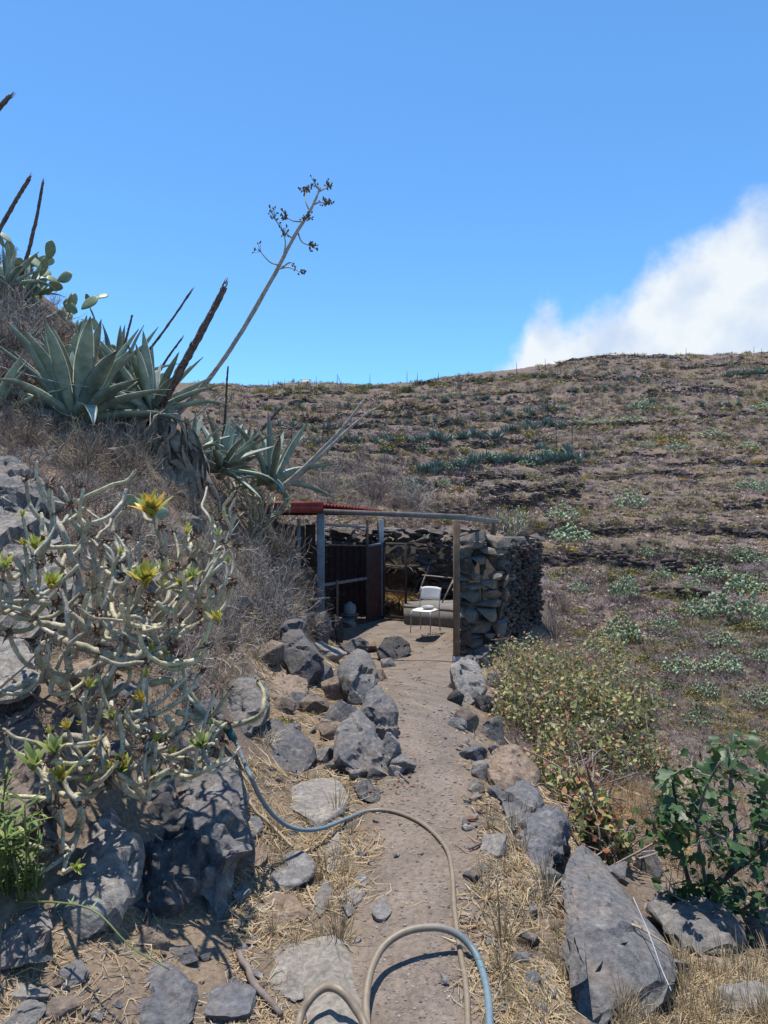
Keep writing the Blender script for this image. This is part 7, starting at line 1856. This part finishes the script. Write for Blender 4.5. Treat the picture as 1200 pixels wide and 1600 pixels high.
# ------------------------------------------------------------------ hoses, sticks, rope, wire
def hose_mat(name, stops):
    m, t, b = mat(name, 0.5, 0.4)
    co = coords(t); n = noise_n(t, 60, 4, 0.6, co); n2 = noise_n(t, 6, 3, 0.6, co)
    c = mix(t, 1.0, vcol(t), ramp(t, n, [(0.3, 0.82), (0.7, 1.12)]), 'MULTIPLY')
    c = mix(t, ramp(t, n2, [(0.5, 0.0), (0.75, 0.45)]), c, (0.24, 0.195, 0.15))
    t.links.new(c, b.inputs['Base Color']); return m
M_HOSE = hose_mat('faded_hose', None)
def hose(pts, r, label, cols, loc_h=0.012):
    """pts: (u, v, height above ground or None to give distance); cols along the length"""
    P = []
    for q in pts:
        if len(q) == 3 and q[2] < 0.9:
            g = G(q[0], q[1])
            if np.isnan(g[0]): continue
            # the point at height h above the ground on this line of sight
            eye = np.array([0, 0, CAMZ]); d = g - eye; f = 1 - (q[2] + loc_h) / max(CAMZ - g[2], 0.2); P.append(eye + d * f)
        else: P.append(px(*q))
    P = np.array(P); base = P[0].copy(); n = len(P) * 14
    Q, _ = smooth_path(P - base, n, np.full(len(P), r))
    c = np.array(cols, float); tt = np.linspace(0, 1, n) * (len(c) - 1); i = np.minimum(tt.astype(int), len(c) - 2); f = (tt - i)[:, None]; cc = c[i] * (1 - f) + c[i + 1] * f
    t_ = thing('hose', base, label, 'hose'); V, fs = tubes([Q], [np.full(n, r)], 12, True)
    MB().add(V, fs, np.repeat(cc, 12, 0)).build('tube', M_HOSE, t_, True)
    return t_, Q, base
BL = (0.12, 0.18, 0.215); TN = (0.195, 0.155, 0.112); GB = (0.09, 0.13, 0.15)
h1, Q, bs = hose([(362,1148,3.35),(372,1168,3.32),(388,1205,0.30),(408,1248,0.21),(432,1278,0.15),(462,1295,0.10),(500,1295,0.06),(540,1280,0.015),(575,1267,0.004),(615,1268,0.0),(660,1287,0.0),(695,1322,0.0),(706,1360,0.0),(710,1420,0.0),(718,1480,0.0),(728,1540,0.0),(731,1600,0.0),(731,1680,0.0)], 0.0092,
     'blue-grey to tan garden hose running from the fitting by the rock and down the path', [GB, GB, BL, BL, BL, TN, TN, TN, TN, TN, TN])
M_TEAL = simple('teal_plastic', (0.02, 0.10, 0.105), 0.4, 0.2, 20, 0)
for a, b_, r in [((355,1136),(366,1158), 0.021), ((350,1131),(357,1140), 0.026), ((340,1128),(352,1133), 0.017)]:
    V, fs = tubes([[px(*a, 3.36) - bs, px(*b_, 3.34) - bs]], [[r, r]], 10, True); MB().add(V, fs).build('fitting', M_TEAL, h1, False)
hose([(578,1680,0.02),(573,1600,0.02),(572,1560,0.03),(580,1515,0.05),(600,1478,0.07),(635,1455,0.08),(680,1449,0.07),(715,1460,0.05),(742,1488,0.02),(757,1530,0.0),(764,1575,0.0),(766,1680,0.0)], 0.0118, 'thick hose looped across the bottom of the path, tan turning blue', [TN, TN, TN, TN, TN, (0.22,0.19,0.155), GB, BL, BL, BL])
hose([(455,1680,0.02),(466,1600,0.04),(484,1562,0.08),(508,1543,0.10),(532,1548,0.09),(555,1575,0.06),(572,1610,0.03),(580,1690,0.0)], 0.0118, 'short arch of tan hose at the bottom over the weathered log', [TN, TN, TN, TN])
m_pipe = simple('black_pipe', (0.015, 0.016, 0.018), 0.4, 0.2, 20, 0)
P = np.array([px(-60, 898, 3.6), px(0, 906, 3.5), px(34, 913, 3.45), px(60, 935, 3.4)])
Q, _ = smooth_path(P - P[0], 30, np.full(4, .016)); V, fs = tubes([Q], [np.full(30, 0.017)], 10, True); t_ = MB().add(V, fs).build('pipe', m_pipe, None, True, P[0]); tag(t_, 'black irrigation pipe at the left edge among the stems', 'pipe')
def stick(pts, r0, r1, m, label, name='stick', cat='stick', h=0.012, seed=0):
    rs_ = np.random.RandomState(seed); P = []
    for q in pts:
        if len(q) == 3: P.append(px(*q))
        else:
            g = G(*q); P.append(g + np.array([0, 0, h]))
    P = np.array(P); Q, rr = smooth_path(P - P[0], 24, np.linspace(r0, r1, len(P))); rr = rr * (1 + 0.2 * fbm(Q * 40 + seed, 2, seed))
    Q = Q + np.stack([fbm(Q * 9, 2, seed), fbm(Q * 9 + 5, 2, seed), 0 * rr], -1) * r0 * 1.2
    V, fs = tubes([Q], [rr], 7, True); return tag(MB().add(V, fs).build(name, m, None, True, P[0]), label, cat)
M_STICK = wood_mat('grey_stick', (0.21, 0.17, 0.15)); M_CANE = wood_mat('pale_cane', (0.40, 0.32, 0.22)); M_ROOT = wood_mat('dark_root', (0.09, 0.065, 0.055))
stick([(376,1497),(386,1520),(402,1550),(440,1598)], 0.011, 0.009, M_STICK, 'grey stick lying at the bottom left of the path', h=0.02, seed=1)
stick([(368,1235),(395,1272),(425,1300),(458,1334)], 0.009, 0.006, M_CANE, 'pale cane lying beside the tall dark boulder', name='cane', cat='cane', h=0.03, seed=2)
stick([(735,1330),(752,1322),(770,1315)], 0.006, 0.004, M_STICK, 'short brown twig at the right of the path by the hose', seed=3)
stick([(470,1370),(484,1400),(494,1420)], 0.006, 0.004, M_CANE, 'short broken cane below the flat rounded slab', name='cane', cat='cane', seed=4)
stick([(640,1225),(625,1212),(610,1200)], 0.005, 0.003, M_STICK, 'thin twig in the path before the small bluish stone', seed=5)
stick([(90,1103,2.6),(60,1090,2.6),(20,1060,2.65)], 0.008, 0.005, M_STICK, 'grey dead branch lying on the left boulders', seed=6)
stick([(0,1075,2.45),(40,1040,2.45),(75,1000,2.5)], 0.005, 0.003, M_CANE, 'pale bent straw stalk among the lower stems', name='cane', cat='cane', seed=7)
stick([(1052,1482,2.15),(1020,1462,2.2),(1000,1450,2.22),(982,1443,2.25)], 0.002, 0.006, M_CANE, 'dry golden seed head lying on the great slab', name='seed_head', cat='dry grass', seed=8)
stick([(990,1402,2.28),(1015,1462,2.14),(1032,1510,2.05),(1048,1548,1.98)], 0.0018, 0.0018, M_METAL, 'thin wire stretched over the great slab', name='wire', cat='wire', seed=9)
stick([(995,1545,2.02),(1000,1566,1.99),(1012,1580,1.97),(1040,1590,1.96),(1070,1592,1.95)], 0.009, 0.008, simple('old_rope', (0.21, 0.16, 0.13), 0.95, 0.4, 50, 0.6), 'frayed brown rope curled round the brownish stone', name='rope', cat='rope', seed=10)
stick([(-40,560,6.9),(35,583,7.0),(90,597,7.05),(135,604,7.1),(260,618,7.6)], 0.003, 0.003, M_METAL, 'thin fence wire strung in front of the largest agave', name='wire', cat='wire', seed=11)
# the weathered log set in the left verge, and the bleached one on the bank
def log(pa, pb, r0, r1, label, seed, m, flat=0.8, dz=0.0):
    A = np.array(pa); B = np.array(pb); n = 46; rs_ = np.random.RandomState(seed)
    Q = A + (B - A) * np.linspace(0, 1, n)[:, None]; Q[:, 0] += 0.012 * np.sin(np.linspace(0, 5, n)); base = A.copy()
    V, fs = tubes([Q - base], [np.r_[r0 * .6, np.linspace(r0, r1, n - 2), r1 * .55]], 28, True)
    ax = norm(B - A); rel = V - np.repeat(Q - base, 28, 0); ang = np.tile(np.arange(28), n) / 28 * 6.28
    g = 1 + 0.3 * fbm(np.stack([np.cos(ang) * 3, np.sin(ang) * 3, np.repeat(np.linspace(0, 2.0, n), 28)], -1), 3, seed) + 0.10 * fbm(np.stack([np.cos(ang) * 9, np.sin(ang) * 9, np.repeat(np.linspace(0, 1.5, n), 28)], -1), 2, seed + 4)
    V = np.repeat(Q - base, 28, 0) + rel * g[:, None] * np.array([1, 1, flat])
    o = MB().add(V, fs).build('log', m, None, True, base); o.data.set_sharp_from_angle(angle=math.radians(40)); return tag(o, label, 'log')
M_LOG = wood_mat('bleached_log', (0.25, 0.225, 0.195), 0.55)
g0 = G(530, 1640); g1 = G(508, 1478)
log(g0 + [0, -0.05, 0.0], g1 + [0, 0, 0.005], 0.10, 0.085, 'bleached cracked log set lengthwise in the left verge under the hose arch', 3, M_LOG, 0.42)
# withered rosette and dried leaves on the path edge
dl = MB(); P = cast(RS.uniform(560, 660, 60), RS.uniform(1185, 1240, 60)); P = P[~np.isnan(P[:, 0])]
leaf_cloud(dl, P + [0, 0, 0.008], 0.012, RS, [(0.20, 0.10, 0.06), (0.30, 0.18, 0.10)], [1, 1], 2.0); tag(dl.build('dead_leaves', M_LEAF), 'fallen brown leaves at the foot of the wedge-shaped boulder', 'leaves', kind='stuff')
